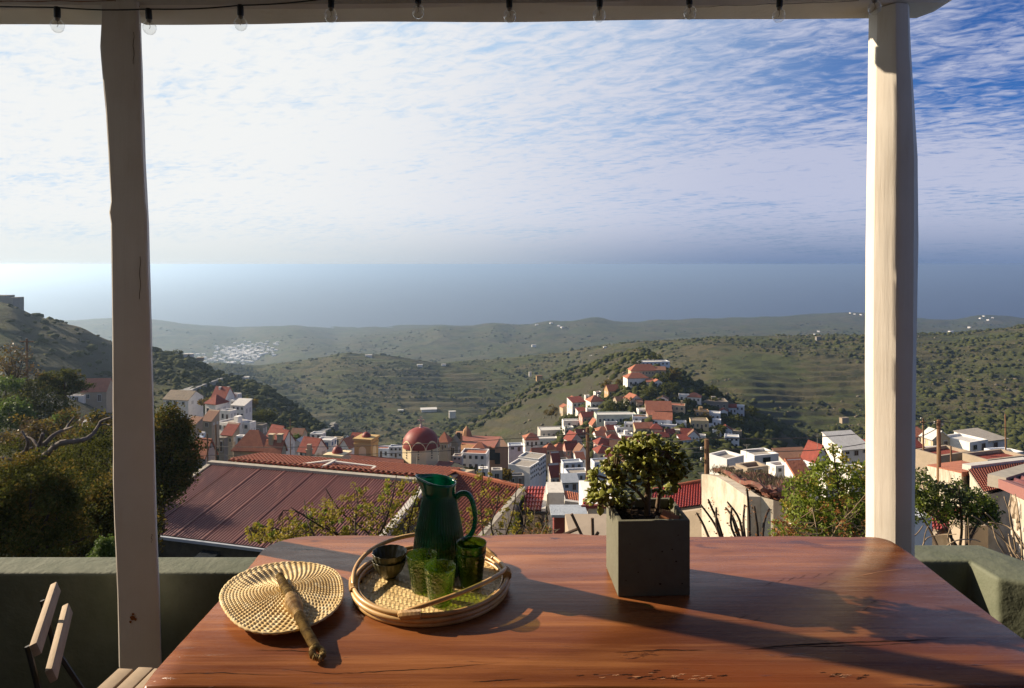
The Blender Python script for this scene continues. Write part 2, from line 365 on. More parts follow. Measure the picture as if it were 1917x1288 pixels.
def build_land():
    px = np.concatenate([np.linspace(-2500, -60, 70, endpoint=False), np.arange(-60, 1990, 4.6), np.linspace(1990, 4500, 70)])
    ys = [3.4]
    while ys[-1] < 6200: ys.append(ys[-1]*(1.03 if ys[-1] < 150 else 1.0046 if ys[-1] < 1400 else 1.008))
    ys = np.array(ys); PX, YY = np.meshgrid(px, ys)
    Z = land_z(PX.ravel(), YY.ravel()).reshape(PX.shape)
    X = (PX-CX)/F*YY
    r, c = PX.shape; V = np.stack([X, YY, Z], -1).reshape(-1, 3)
    i, j = np.meshgrid(np.arange(r-1), np.arange(c-1), indexing='ij'); a = (i*c+j).ravel()
    Q = np.stack([a, a+1, a+c+1, a+c], 1)
    o = link('hillside', fast_mesh('hillside', V, Q, M_LAND, True)); tag(o, kind='structure'); return o
build_land()
M_SEA = material('sea', (.003, .018, .060), .32, .3, bump=(.02, .6, 3.0, (1, 2.2, 1)), coord='World', noise=(.0016, (.012, .036, .075), .4, .65, (1, 5, 1)))
m = MB()
m.add([(-60000, 1800, -300), (60000, 1800, -300), (60000, 58000, -300), (-60000, 58000, -300)], [(0, 1, 2, 3)])
tag(m.build('sea', M_SEA), kind='structure')
# air
m = MB(); m.box2((-45000, -60, -345), (45000, 52000, 4.2))
hz = m.build('haze', None); hz.data.materials.clear()
hm = bpy.data.materials.new('haze'); hm.use_nodes = True; nt = hm.node_tree; nt.nodes.clear()
pv = nt.nodes.new('ShaderNodeVolumePrincipled'); pv.inputs['Color'].default_value = (.54, .74, 1.0, 1)
pv.inputs['Density'].default_value = 0.00018; pv.inputs['Anisotropy'].default_value = 0.66
ou = nt.nodes.new('ShaderNodeOutputMaterial'); nt.links.new(pv.outputs[0], ou.inputs['Volume'])
hz.data.materials.append(hm); tag(hz, kind='stuff')
# ------------------------------------------------------------------ terrace
M_WHITE = material('white_limewashed_wood', (.82, .76, .67), .66, .3, noise=(3.2, (.70, .63, .53), .35, .75), noise2=(5, (.66, .57, .45), .62, .80, (3, 3, .5)), bump=(7, .30, .006, (5, 5, .35)))
M_GREENWALL = material('green_painted_plaster', (.125, .140, .090), .70, .3, noise=(7, (.165, .175, .120), .4, .7), bump=(22, .9, .006), noise2=(2.2, (.13, .125, .085), .55, .75))
M_GREENWALL2 = M_GREENWALL
M_FLOOR = material('terrace_cement', (.07, .065, .055), .8, .3, noise=(4, (.05, .045, .04), .4, .7))
M_REED = material('reed', (.30, .22, .12), .8, .2)
M_HOUSE = material('dark_house_plaster', (.12, .10, .08), .85, .2, noise=(2, (.10, .085, .07), .4, .7))  # tone darkened to cut light bounced onto the terrace
M_BULBBLACK = material('black_plastic', (.012, .012, .012), .5, .4)
M_RUST = material('rust_stain', (.30, .10, .02), .8, .2)
def organic_post(name, label, rows, Yl, Yr, Yc, hd, prof, seed):
    """hewn post: rows = (photo row, left column, right column) read at depths Yl and Yr; prof = facets in half widths"""
    n = 70; zz = np.array([ZC-(q[0]-HY)/F*Yl for q in rows]); xl = np.array([(q[1]-CX)/F*Yl for q in rows]); xr = np.array([(q[2]-CX)/F*Yr for q in rows])
    o_ = np.argsort(zz); zz, xl, xr = zz[o_], xl[o_], xr[o_]; zs = np.linspace(0, 2.39, n)
    L_ = np.interp(zs, zz, xl); R_ = np.interp(zs, zz, xr); t = thing(name, label, 'post', (float(L_[0]+R_[0])/2, Yc, 0)); rings = []
    for i in range(n):
        c, h = (L_[i]+R_[i])/2, (R_[i]-L_[i])/2; ring = []
        for j, (a, b) in enumerate(prof):
            w = 1+.022*fbm(np.array([zs[i]*2.6+j*.7+seed]), np.array([j*.9+seed]), 3)[0]+.014*fbm(np.array([zs[i]*9+seed]), np.array([j*1.7]), 2)[0]
            ring.append((c+a*h*w, Yc+b*hd*w, zs[i]))
        ring.append(ring[0]); rings.append(ring)
    m = MB(); m.grid(np.array(rings)[:, ::-1]); o = m.build('trunk', M_WHITE, t, world=True)
    bm = bmesh.new(); bm.from_mesh(o.data); bmesh.ops.remove_doubles(bm, verts=bm.verts, dist=1e-5); bmesh.ops.holes_fill(bm, edges=bm.edges, sides=80)
    bmesh.ops.recalc_face_normals(bm, faces=bm.faces); bm.to_mesh(o.data); bm.free(); autosmooth(o, 24); return t
lp = organic_post('pergola_post', 'hewn white-painted post on the left before the green wall, with an orange rust stain', [
    (30, 189, 264), (90, 186, 266), (140, 191, 268), (200, 197, 270), (300, 203, 273), (380, 207, 277), (398, 203.5, 278), (415, 207, 279), (500, 208.5, 281), (700, 210, 286), (900, 211, 291), (1000, 214, 294), (1100, 218, 298), (1250, 222, 302), (1400, 225, 306)],
    2.13, 2.20, 2.165, .036, [(-1, -.9), (-.9, -1), (1.45, -1), (1.6, -.95), (1.68, -.85), (1, 1), (-1, 1)], 1)
m = MB(); cst = P(248, 1157, 2.127); 
for dx_, dz_, r_ in ((0, 0, .0075), (-.006, -.012, .004), (.009, -.004, .0045), (.002, .012, .004)):
    pts = [(cst.x+dx_+r_*math.cos(a)*(1+.25*math.sin(3*a+dz_*90)), 0, cst.z+dz_+r_*math.sin(a)) for a in np.linspace(0, 2*math.pi, 12, endpoint=False)]
    m.add([(p[0], 2.1265, p[2]) for p in pts], [tuple(range(12))])
m.build('rust_stain', M_RUST, lp, world=True)
rp = organic_post('pergola_post', 'knobbly white post behind the right corner of the table, its left side in full sun', [
    (30, 1637, 1696), (100, 1636, 1699), (200, 1635, 1706), (300, 1633, 1712), (450, 1631, 1713), (600, 1630, 1711), (800, 1630, 1708), (900, 1631, 1707), (1000, 1631, 1706), (1100, 1631, 1706), (1400, 1630, 1706)],
    2.20, 2.20, 2.2, .058, [(-1, .1), (-.96, -.2), (-.45, -.88), (-.30, -1.0), (-.1, -1.03), (.5, -.95), (.9, -.5), (1.0, -.05), (1, .6), (.6, 1), (-.6, 1), (-1, .6)], 5.3)
m = MB()
for (x_, z0, z1, y_) in ((1684, 60, 130, 0), (1692, 820, 900, 0)):
    pts = [P(x_+.8*math.sin(k*1.3)+k*.2, z0+(z1-z0)*k/9, 2.1445) for k in range(10)]
    m.tube(pts, .0006, 4)
M_SPLIT = material('dark_split', (.09, .06, .04), .9, .1)
m.build('paint_crack', M_SPLIT, rp, world=True)
m = MB()
for (x_, z0, z1) in ((262, 480, 560), (284, 1000, 1016), (250, 60, 120)):
    m.tube([P(x_+1.2*math.sin(k*1.7), z0+(z1-z0)*k/7, 2.1285) for k in range(8)], .0006, 4)
m.build('paint_crack', M_SPLIT, lp, world=True)
# ---- beam
t = thing('pergola_beam', 'long white-painted beam with rounded end laid across the two posts', 'beam', (0, 2.22, 2.4))
def beam_seg(x0, x1, seed, z0a, z0b, mat=M_WHITE):
    n = max(4, int((x1-x0)/.05)); rings = []
    outline = [(-.075, .012), (-.066, .002), (.06, 0), (.075, .02), (.075, .17), (-.075, .17)]
    for i in range(n+1):
        x = x0+(x1-x0)*i/n; zb = z0a+(z0b-z0a)*i/n
        e = min((x-x0)/.001, (x1-x)/.05, 1); e = max(e, 0)
        s = .80+.20*math.sqrt(1-(1-e)**2) if x1 > 1.3 else 1
        ring = [(x, 2.215+a*s, zb+.085+(b-.085)*s+.004*float(fbm(np.array([x*2+seed+j]), np.array([seed*1.]), 3)[0])) for j, (a, b) in enumerate(outline)]
        rings.append(ring+[ring[0]])
    m = MB(); m.grid(np.array(rings)); g = m.n
    return m
def close(o):
    bm = bmesh.new(); bm.from_mesh(o.data); bmesh.ops.remove_doubles(bm, verts=bm.verts, dist=1e-5); bmesh.ops.holes_fill(bm, edges=bm.edges, sides=80)
    bmesh.ops.recalc_face_normals(bm, faces=bm.faces); bm.to_mesh(o.data); bm.free(); return o
autosmooth(close(beam_seg(-4.2, -1.272, 2, 2.377, 2.370).build('left_length', M_WHITE, t, world=True)), 30).name = 'beam_length'
autosmooth(close(beam_seg(-1.269, 1.398, 4, 2.369, 2.391).build('beam_length', M_WHITE, t, world=True)), 30)
m = MB()
for pts_ in ([(215, -30), (215.5, 4), (217, 20), (216, 33)], [(217, 9), (236, 11), (262, 12)], [(-60, 3), (20, 2), (70, 3), (110, 1), (150, 3), (214, 1)], [(190, 36), (215, 33), (240, 36), (262, 46)]):
    q_ = [P(x, y, 2.1385) for x, y in pts_]; m.tube(q_, .0011, 4)
m.build('rusty_joint', M_RUST, t, world=True)
m = MB(); m.tube([P(1300+k*28, 13-k*1.0+1.2*math.sin(k*2.2), 2.1385) for k in range(12)], .0007, 4); m.build('hairline_crack', M_SPLIT, t, world=True)
# ---- roof of the pergola: rafters and reeds, seen only by its shade
t = thing('pergola_roof', 'reed roof on rafters above the white beam, out of sight over the terrace', 'roof', (0, 1, 2.6))
m = MB()
for k in range(9): m.box((-2.05+k*.42, .55, 2.575), (.06, 3.80, .055))
m.build('rafter', M_WHITE, t, world=True)
m = MB(); r5 = random.Random(5)
for k in range(248):
    y = 2.475-k*.0155-r5.random()*.004
    gaps = {0: (.33, .53), 1: (.33, .53), 2: (.46, .53), 3: (.62, .67), 4: (.62, .67), 7: (.80, .84), 8: (.80, .84)}
    if k in gaps:
        m.tube([(-2.3, y, 2.625), (gaps[k][0], y, 2.625)], .0085, 5); m.tube([(gaps[k][1], y, 2.625), (1.34, y, 2.625)], .0085, 5); continue
    m.tube([(-2.3-r5.random()*.05, y, 2.62+r5.random()*.008), (1.30+r5.random()*.06, y, 2.62+r5.random()*.008)], .0085, 5)
tag(m.build('reed', M_REED, t, world=True), kind='stuff')
# ---- parapets
def strip(m, path, w0, w1, z0, z1, r=.018):
    pass
ZL = .530; ZR = .572
t = thing('terrace_wall', 'dark green plastered parapet with sunlit top on the left behind the chair', 'wall', (-2, 2.36, 0))
m = MB(); m.box2((-6, 2.295, -3.2), (.2, 2.427, ZL+.002)); o = m.build('parapet', M_GREENWALL, t, world=True); bevel(o, .012, 3)
t = thing('terrace_wall', 'dark green parapet turning a corner beside the white post on the right', 'wall', (1.6, 2.3, 0))
out = [(.203, 2.30), (1.543, 2.30), (1.545, 2.17), (1.632, 2.135), (1.640, -1.5), (1.80, -1.5), (1.78, 2.2), (1.668, 2.435), (.203, 2.435)]
m = MB(); m.prism(out, -3.2, ZR); o = m.build('parapet', M_GREENWALL, t, world=True); bevel(o, .014, 3)
m = MB(); m.box2((-6, -3.2, -.12), (1.63, 2.30, 0)); o = m.build('terrace_floor', M_FLOOR); tag(o, kind='structure')
t = thing('terrace_wall', 'tall green side wall added out of view to keep low sky light off the parapet', 'wall', (-3.5, .4, 0))
m = MB(); m.box2((-3.6, -1.4, -3.2), (-3.45, 2.29, 1.40)); bevel(m.build('parapet', M_GREENWALL, t, world=True), .012, 2)  # invented unseen wall, blocks low left sky light so inner parapet faces go darker
t = thing('house_wall', 'dark plastered house wall closing the terrace unseen behind the viewer', 'wall', (0, -1.4, 0))
m = MB(); m.box2((-6, -1.55, -3), (5, -1.4, 3.0)); m.build('plaster', M_HOUSE, t, world=True)  # unseen wall, made dark and wide to keep light down under the roof
m = MB(); m.box2((-.5, -1.4, 0), (.5, -1.37, 2.1)); m.build('door', material('brown_door', (.09, .05, .03), .6), t, world=True)
# ---- string of bulbs
M_GLASS = bpy.data.materials.new('clear_bulb_glass'); M_GLASS.use_nodes = True
def thin_glass(m, col, fres=1.45, rough=.04, gl=1.0, dens=1.0, body=None, bodyf=0.0, bump=None):
    nt = m.node_tree; N = nt.nodes; L = nt.links; N.clear()
    ou = N.new('ShaderNodeOutputMaterial'); tr = N.new('ShaderNodeBsdfTransparent'); tr.inputs[0].default_value = (*col, 1)
    g = N.new('ShaderNodeBsdfGlossy'); g.inputs['Roughness'].default_value = rough; g.inputs[0].default_value = (gl, gl, gl, 1)
    lw = N.new('ShaderNodeLayerWeight'); lw.inputs[0].default_value = .5
    p5 = N.new('ShaderNodeMath'); p5.operation = 'POWER'; L.new(lw.outputs['Facing'], p5.inputs[0]); p5.inputs[1].default_value = 3.5
    fr = N.new('ShaderNodeMath'); fr.operation = 'MULTIPLY_ADD'; L.new(p5.outputs[0], fr.inputs[0]); fr.inputs[1].default_value = .75; fr.inputs[2].default_value = .04
    ms = N.new('ShaderNodeMixShader'); L.new(fr.outputs[0], ms.inputs[0]); L.new(tr.outputs[0], ms.inputs[1]); L.new(g.outputs[0], ms.inputs[2])
    last = ms.outputs[0]
    if body:
        d = N.new('ShaderNodeBsdfDiffuse'); d.inputs[0].default_value = (*body, 1)
        t2 = N.new('ShaderNodeBsdfTranslucent'); t2.inputs[0].default_value = (*body, 1)
        m0 = N.new('ShaderNodeMixShader'); m0.inputs[0].default_value = .65; L.new(d.outputs[0], m0.inputs[1]); L.new(t2.outputs[0], m0.inputs[2])
        m2 = N.new('ShaderNodeMixShader'); m2.inputs[0].default_value = bodyf; L.new(tr.outputs[0], m2.inputs[1]); L.new(m0.outputs[0], m2.inputs[2])
        L.new(m2.outputs[0], ms.inputs[1])
    if bump:
        tc = N.new('ShaderNodeTexCoord'); w = N.new('ShaderNodeTexVoronoi' if bump[3] == 'v' else 'ShaderNodeTexNoise'); w.inputs['Scale'].default_value = bump[0]
        L.new(tc.outputs['Object'], w.inputs['Vector']); bp = N.new('ShaderNodeBump'); bp.inputs['Strength'].default_value = bump[1]; bp.inputs['Distance'].default_value = bump[2]
        L.new(w.outputs[0], bp.inputs['Height'])
        L.new(bp.outputs[0], g.inputs['Normal']); L.new(bp.outputs[0], lw.inputs['Normal'])
    L.new(last, ou.inputs[0]); return m
thin_glass(M_GLASS, (.93, .93, .92), 1.45, .03, 1.0)
M_BRASS = material('tarnished_metal', (.25, .22, .18), .45, .5, metal=.8)
bulbs = [(107, 17), (278, 20), (450, 13), (620, -1), (783, -9), (953, -1), (1123, -3), (1290, -7), (1460, -3), (1637, -17)]
t = thing('string_light', 'black cable strung along the white beam with unlit clear glass bulbs', 'string lights', (0, 2.1, 2.4))
pts = []
ctl = [(-300, 8)]+[(a, b-3 if 1 else b) for a, b in bulbs]+[(1800, -40)]
for a in range(len(ctl)-1):
    (xa, ya), (xb, yb) = ctl[a], ctl[a+1]
    for k in range(6):
        f = k/6; sag = 3*math.sin(math.pi*f) if a else 0
        pts.append(P(xa+(xb-xa)*f, ya+(yb-ya)*f+sag, 2.10))
m = MB(); m.tube(pts, .0022, 6); m.build('cable', M_BULBBLACK, t, world=True)
for i, (bx, by) in enumerate(bulbs):
    c = P(bx, by, 2.10); tilt = (rnd.uniform(-.1, .1), rnd.uniform(-.06, .06), 0)
    m = MB(); m.lathe([(.0001, .006), (.0085, .006), (.0095, 0), (.0095, -.024), (.008, -.027), (.0001, -.027)], 14)
    s = m.build('lamp_holder', M_BULBBLACK, t, smooth=False, loc=c-Vector(t.location), rot=tilt); autosmooth(s, 40)
    m = MB(); m.lathe([(.0001, -.074), (.008, -.072), (.015, -.066), (.0195, -.056), (.0195, -.048), (.016, -.040), (.010, -.034), (.0075, -.030), (.0075, -.0272)], 18)
    g = m.build('bulb', M_GLASS, s, smooth=True)
    m = MB(); m.lathe([(.0072, -.0275), (.0076, -.0315), (.006, -.035), (.003, -.0365)], 10); m.tube([(0, 0, -.036), (.002, 0, -.05), (-.002, 0, -.056)], .0007, 4)
    m.build('bulb_cap', M_BRASS, s, smooth=True)
# ------------------------------------------------------------------ table
def wood_material():
    m = bpy.data.materials.new('varnished_red_wood'); m.use_nodes = True; nt = m.node_tree; N = nt.nodes; L = nt.links
    b = N['Principled BSDF']; b.inputs['Specular IOR Level'].default_value = .22
    tc = N.new('ShaderNodeTexCoord'); src = tc.outputs['Object']
    def nz(s, sc, det=5, rg=.6, dist=0):
        mp = N.new('ShaderNodeMapping'); mp.inputs['Scale'].default_value = sc; L.new(src, mp.inputs[0])
        t = N.new('ShaderNodeTexNoise'); L.new(mp.outputs[0], t.inputs['Vector']); t.inputs['Scale'].default_value = s
        t.inputs['Detail'].default_value = det; t.inputs['Roughness'].default_value = rg; t.inputs['Distortion'].default_value = dist; return t.outputs['Fac']
    def mr(v, a, c, lo=0, hi=1):
        o = N.new('ShaderNodeMapRange'); o.interpolation_type = 'SMOOTHSTEP'; L.new(v, o.inputs[0])
        for i, q in enumerate((a, c, lo, hi)): o.inputs[i+1].default_value = q
        return o.outputs[0]
    def mix(f, a, c):
        o = N.new('ShaderNodeMix'); o.data_type = 'RGBA'; L.new(f, o.inputs[0])
        for s, v in ((6, a), (7, c)):
            if isinstance(v, tuple): o.inputs[s].default_value = (*v, 1)
            else: L.new(v, o.inputs[s])
        return o.outputs[2]
    # growth rings bend slightly across the slab
    grain = nz(1.0, (1.1, 16, 4), 8, .62, .6)
    c = mix(mr(grain, .34, .66), (.25, .090, .029), (.145, .044, .015))
    c = mix(mr(nz(2.0, (.7, 11, 3), 4, .55, .4), .50, .70), c, (.31, .120, .040))
    c = mix(mr(nz(5, (.8, 34, 8), 4, .6), .60, .74), c, (.085, .020, .008))
    c = mix(mr(nz(16, (.6, 55, 10), 3, .5), .55, .75), c, (.19, .058, .018))
    c = mix(mr(nz(1.3, (.8, 2.6, 1), 4, .6, .5), .55, .72), c, (.20, .054, .015))
    # dark sapwood smears near the far edge
    g = N.new('ShaderNodeSeparateXYZ'); L.new(src, g.inputs[0])
    em = N.new('ShaderNodeMath'); em.operation = 'MULTIPLY'; L.new(mr(g.outputs[1], .17, .34), em.inputs[0]); L.new(mr(nz(3.0, (1.6, 7, 1), 5, .6, 1.2), .54, .66), em.inputs[1])
    c = mix(em.outputs[0], c, (.085, .030, .020))
    # knots and chew marks near the viewer
    em2 = N.new('ShaderNodeMath'); em2.operation = 'MULTIPLY'; L.new(mr(g.outputs[1], -.20, -.30), em2.inputs[0]); L.new(mr(nz(4.0, (1.4, 9, 1), 6, .7, 1.0), .60, .68), em2.inputs[1])
    c = mix(em2.outputs[0], c, (.05, .016, .009))
    L.new(c, b.inputs['Base Color'])
    r = mr(nz(7, (1, 5, 1), 4, .6), .35, .7, .22, .36); L.new(r, b.inputs['Roughness'])
    h = N.new('ShaderNodeMath'); h.operation = 'ADD'; L.new(nz(5, (.8, 34, 8), 5, .65), h.inputs[0]); L.new(em2.outputs[0], h.inputs[1])
    bp = N.new('ShaderNodeBump'); bp.inputs['Strength'].default_value = .35; bp.inputs['Distance'].default_value = .0025
    L.new(h.outputs[0], bp.inputs['Height']); L.new(bp.outputs[0], b.inputs['Normal'])
    return m
M_WOOD = wood_material(); M_CRACK = material('dark_crack', (.028, .011, .007), .9, .1); M_CHAIRWOOD = material('greyed_pale_wood', (.46, .35, .24), .75, .25, noise=(6, (.33, .25, .17), .35, .7, (2, 2, 14)), bump=(20, .5, .002, (2, 2, 20)))
M_IRON = material('black_iron', (.012, .011, .010), .5, .4)
ZT = .75
table = thing('wooden_table', 'large reddish varnished table made of one thick live-edge slab', 'table', (.205, 1.70, 0))
# outline: straight sides, soft corners, slightly wavy far edge
def outline():
    L_, R_, B_, T_ = -.722, 1.132, 1.318, 2.062; pts = []
    def arc(cx, cy, rx, ry, a0, a1, n=8):
        for k in range(n+1):
            a = R(a0+(a1-a0)*k/n); pts.append((cx+rx*math.cos(a), cy+ry*math.sin(a)))
    arc(R_-.015, B_+.02, .015, .02, -90, 0, 4)
    for y in np.linspace(B_+.1, T_-.12, 12): pts.append((R_+.006*math.sin(y*7), y))
    arc(R_-.06, T_-.05, .06, .05, 0, 90, 8)
    for x in np.linspace(R_-.12, L_+.24, 30): pts.append((x, T_+.008*math.sin(x*3.1+.6)+.006*math.sin(x*9)+(.012 if x < .2 else 0)))
    arc(L_+.13, T_-.105, .13, .112, 90, 180, 10)
    for y in np.linspace(T_-.17, B_+.06, 14): pts.append((L_-.004*math.sin(y*6), y))
    arc(L_+.015, B_+.02, .015, .02, 180, 270, 4)
    for x in np.linspace(L_+.06, R_-.06, 24): pts.append((x, B_+.006*math.sin(x*8)))
    return pts
OL = outline()
m = MB(); cxm = np.mean([p[0] for p in OL]); cym = np.mean([p[1] for p in OL]); n = len(OL)
def ring(off, z): 
    a = np.array(OL); nx = np.roll(a, -1, 0)-np.roll(a, 1, 0); nx = np.stack([nx[:, 1], -nx[:, 0]], 1); nx /= np.linalg.norm(nx, axis=1)[:, None]+1e-9
    q = a-nx*off; return [(x, y, z) for x, y in q]
levels = [(.03, ZT-.065), (.004, ZT-.05), (0, ZT-.03), (.0005, ZT-.010), (.003, ZT-.0035), (.008, ZT)]
vs = []; [vs.extend(ring(o_, z_)) for o_, z_ in levels]
fs = [(i*n+j, i*n+(j+1) % n, (i+1)*n+(j+1) % n, (i+1)*n+j) for i in range(len(levels)-1) for j in range(n)]
fs += [tuple(range(n-1, -1, -1)), tuple(range((len(levels)-1)*n, len(levels)*n))]
m.add(vs, fs); o = m.build('tabletop', M_WOOD, table, world=True); autosmooth(o, 50)
# cracks and splits, a hair proud of the surface
def crack(pts, w, nm='crack', mat=M_CRACK):
    m = MB(); P3 = [PZ(x, y, ZT) for x, y in pts]; dense = []
    for a in range(len(P3)-1):
        for k in range(10): dense.append(P3[a].lerp(P3[a+1], k/10)+Vector((0, rnd.uniform(-.0011, .0011), 0)))
    k = len(dense); vs = []
    for i, p in enumerate(dense):
        ww = w*math.sin(math.pi*(i+.3)/(k))*(.5+rnd.random()); vs += [(p.x, p.y-ww, ZT+.0006), (p.x, p.y+ww, ZT+.0006)]
    m.add(vs, [(2*i, 2*i+2, 2*i+3, 2*i+1) for i in range(k-1)]); return m.build(nm, mat, table, world=True)
M_CRACKL = material('pale_split_edge', (.42, .20, .10), .6, .3)
crack([(1020+370, 1216), (1480, 1208), (1580, 1203), (1690, 1200), (1790, 1194)], .0022)
crack([(1360, 1218), (1500, 1211), (1640, 1208), (1760, 1200)], .0010)
crack([(1584, 1084), (1640, 1072), (1700, 1064)], .0010, mat=M_CRACKL)
crack([(500, 1250), (620, 1262), (700, 1258), (840, 1250), (960, 1238)], .0008)
crack([(300, 1262), (420, 1260), (560, 1266)], .0007)
crack([(470, 1217), (560, 1219), (640, 1222)], .0008)
crack([(880, 1277), (930, 1274), (990, 1270)], .0011); crack([(520, 1018+8), (600, 1030), (640, 1038)], .0009)
crack([(1150, 1222), (1240, 1217), (1330, 1218)], .0016)
for (x, y) in ((1480, 1084), (1500, 1080), (1528, 1078), (1555, 1074), (1460, 1087), (1440, 1092), (1620, 1140), (1635, 1126), (1415, 1160), (1390, 1155), (1540, 1092)):
    crack([(x-9, y+5), (x+2, y), (x+12, y-6)], .0007)
for k in range(46):
    x = rnd.choice([rnd.gauss(1190, 40), rnd.gauss(1310, 30), rnd.gauss(1590, 26), rnd.gauss(1230, 90)]); y = 1268+rnd.gauss(0, 4)-(.00 if x < 1450 else 3)
    crack([(x-7, y), (x+rnd.uniform(4, 16), y-1)], .0012, mat=rnd.choice([M_CRACK, M_CRACK, M_CRACKL]))
# legs and apron under the slab
m = MB(); m.box2((-.60, 1.42, ZT-.14), (1.02, 1.47, ZT-.065)); m.build('apron', M_WOOD, table, world=True)
m = MB(); m.box2((-.60, 1.90, ZT-.14), (1.02, 1.95, ZT-.065)); m.build('apron', M_WOOD, table, world=True)
for x in (-.56, .98):
    for y in (1.445, 1.925):
        m = MB(); m.box((x, y, (ZT-.065)/2), (.08, .08, ZT-.066)); m.build('leg', M_WOOD, table, world=True)
# ------------------------------------------------------------------ chairs
ch = thing('folding_chair', 'folding chair at the left edge with two pale wooden back slats and black iron frame', 'chair', (-1.2, 1.5, 0))
def slat(A, B, h, th, tilt, parent, nm='back_slat'):
    A, B = Vector(A), Vector(B); d = (B-A).normalized(); up = Vector((tilt, 0, 1)); up = (up-d*up.dot(d)).normalized(); nn = d.cross(up)
    vs = []
    for p in (A, B):
        for a, b in ((-1, -1), (1, -1), (1, 1), (-1, 1)): vs.append(p+nn*(a*th/2)+up*(b*h/2))
    m = MB(); m.add(vs, [(0, 1, 2, 3), (7, 6, 5, 4), (0, 4, 5, 1), (1, 5, 6, 2), (2, 6, 7, 3), (3, 7, 4, 0)])
    o = m.build(nm, M_CHAIRWOOD, parent, world=True); return bevel(o, .003, 2)
slat((-1.094, 1.637, .795), (-.958, 1.372, .795), .027, .014, -.40, ch)
slat((-1.072, 1.647, .738), (-.932, 1.380, .738), .029, .014, -.40, ch)
for (px_, py_) in ((-1.060, 1.585), (-.960, 1.395)):
    m = MB(); m.tube([(px_-.030, py_-.0, .79), (px_-.002, py_, .68), (px_+.13, py_+.02, .45), (px_+.36, py_+.06, .01)], .0055, 6)
    m.build('frame_bar', M_IRON, ch, world=True)
    m = MB(); m.tube([(px_+.42, py_+.16, .45), (px_+.2, py_+.1, .25), (px_-.06, py_, .01)], .009, 6); m.build('frame_bar', M_IRON, ch, world=True)
for k in range(5):
    slat((-.98+k*.078, 1.66, .455), (-.87+k*.078, 1.37, .455), .045, .016, 6, ch, 'seat_slat')
st_ = thing('wooden_stool', 'slatted pale wooden seat tucked under the table corner beside the left post', 'stool', (-1.0, 1.75, 0))
for k in range(6):
    x = -1.066+k*.049
    m = MB(); m.box((x+.002*(k % 2), 1.70, .457), (.042, .33+.012*(k % 2), .02), (0, 0, R(-4))); bevel(m.build('seat_slat', M_CHAIRWOOD, st_, world=True), .003, 2)
for x in (-1.08, -.76):
    for y in (1.58, 1.82):
        m = MB(); m.box((x, y, .223), (.03, .03, .445)); m.build('leg', M_CHAIRWOOD, st_, world=True)
# ------------------------------------------------------------------ straw fan
M_STRAW = material('woven_straw', (.82, .63, .34), .75, .2, noise=(9, (.66, .46, .20), .38, .66), noise2=(60, (.95, .82, .54), .5, .7))
M_STRAWD = material('dark_straw_cord', (.50, .36, .13), .7, .25, noise=(60, (.20, .13, .05), .4, .6))
M_STRAWP = material('pale_straw_binding', (.80, .58, .28), .6, .3, noise=(40, (.40, .24, .10), .4, .65, (1, 1, 1)))
fan_c = Vector((-.548, 1.648, ZT)); ha = math.atan2(1.373-1.71, -.385+.585)      # handle direction
fan = thing('hand_fan', 'round hand-woven straw fan with cord-wrapped handle lying on the left of the table', 'fan', fan_c, ha)
def fan_outline(a):              # a measured from the handle direction
    return .162*(1+.15*math.cos(2*a+.15)*1.0-.035*math.cos(a)+.02*math.cos(3*a))
def fan_z(x, y):
    r2 = (x*x+y*y)/.15**2
    return .020+.012*math.exp(-r2*1.2)-.004*r2+.004*math.sin(x*14+1)+.012*max(0, r2-.55)*(.6+.4*math.sin(math.atan2(y, x)*2+.6))
# body of stitched coils: each row of the plait is a ring of stitches
rows, cols = 150, 360; g = np.zeros((rows, cols+1, 3))
for i in range(rows):
    t_ = .05+.95*i/(rows-1)
    for j in range(cols+1):
        a = 2*math.pi*j/cols; ro = fan_outline(a)*t_
        coil = t_*19.0; ph = coil % 1.0; k_ = int(coil)
        st = math.sin(a*(46+k_*6)*.5+(k_ % 2)*1.57*2)
        h = .0036*math.sin(math.pi*ph)**.7*(.45+.55*st)
        edge = .0012 if t_ > .955 else 0
        x, y = ro*math.cos(a)-.006, ro*math.sin(a); g[i, j] = (x, y, fan_z(x, y)+h+edge)
m = MB(); m.grid(g, flip=False); n0 = m.n
low = g[-1].copy(); low[:, 2] -= .004; low2 = g[0].copy(); low2[:, 2] -= .006
m.grid(np.stack([g[-1], low, low2])); 
blade = m.build('blade', M_STRAW, fan, smooth=True)
m = MB()
rim = [(fan_outline(a)*math.cos(a)-.006, fan_outline(a)*math.sin(a), fan_z(fan_outline(a)*math.cos(a), fan_outline(a)*math.sin(a))) for a in np.linspace(0, 2*math.pi, 150)]
m.tube(rim, [.0030+.0008*math.sin(i*2.1) for i in range(150)], 6); m.build('rim', M_STRAW, fan, smooth=True)
def wrapped(pts, r0, turns, name, mat, parent, amp=.0017, n=10, per=7):
    pts = [Vector(p) for p in pts]; k = turns*per; out = []; rr = []
    seg = [0]; 
    for a, b in zip(pts, pts[1:]): seg.append(seg[-1]+(b-a).length)
    for i in range(k+1):
        s = seg[-1]*i/k; j = max(q for q in range(len(seg)-1) if seg[q] <= s+1e-9); f = (s-seg[j])/(seg[j+1]-seg[j])
        out.append(pts[j].lerp(pts[j+1], min(f, 1))); base = r0(i/k) if callable(r0) else r0
        rr.append(base+amp*(math.sin(2*math.pi*turns*i/k)-.2)+rnd.uniform(-.0003, .0003))
    m = MB(); m.tube(out, rr, n); return m.build(name, mat, parent, smooth=True)
wrapped([(-.075, .003, .038), (0, 0, .041), (.055, 0, .041)], lambda t: .0085+.0025*t, 26, 'handle_tip', M_STRAWD, fan)
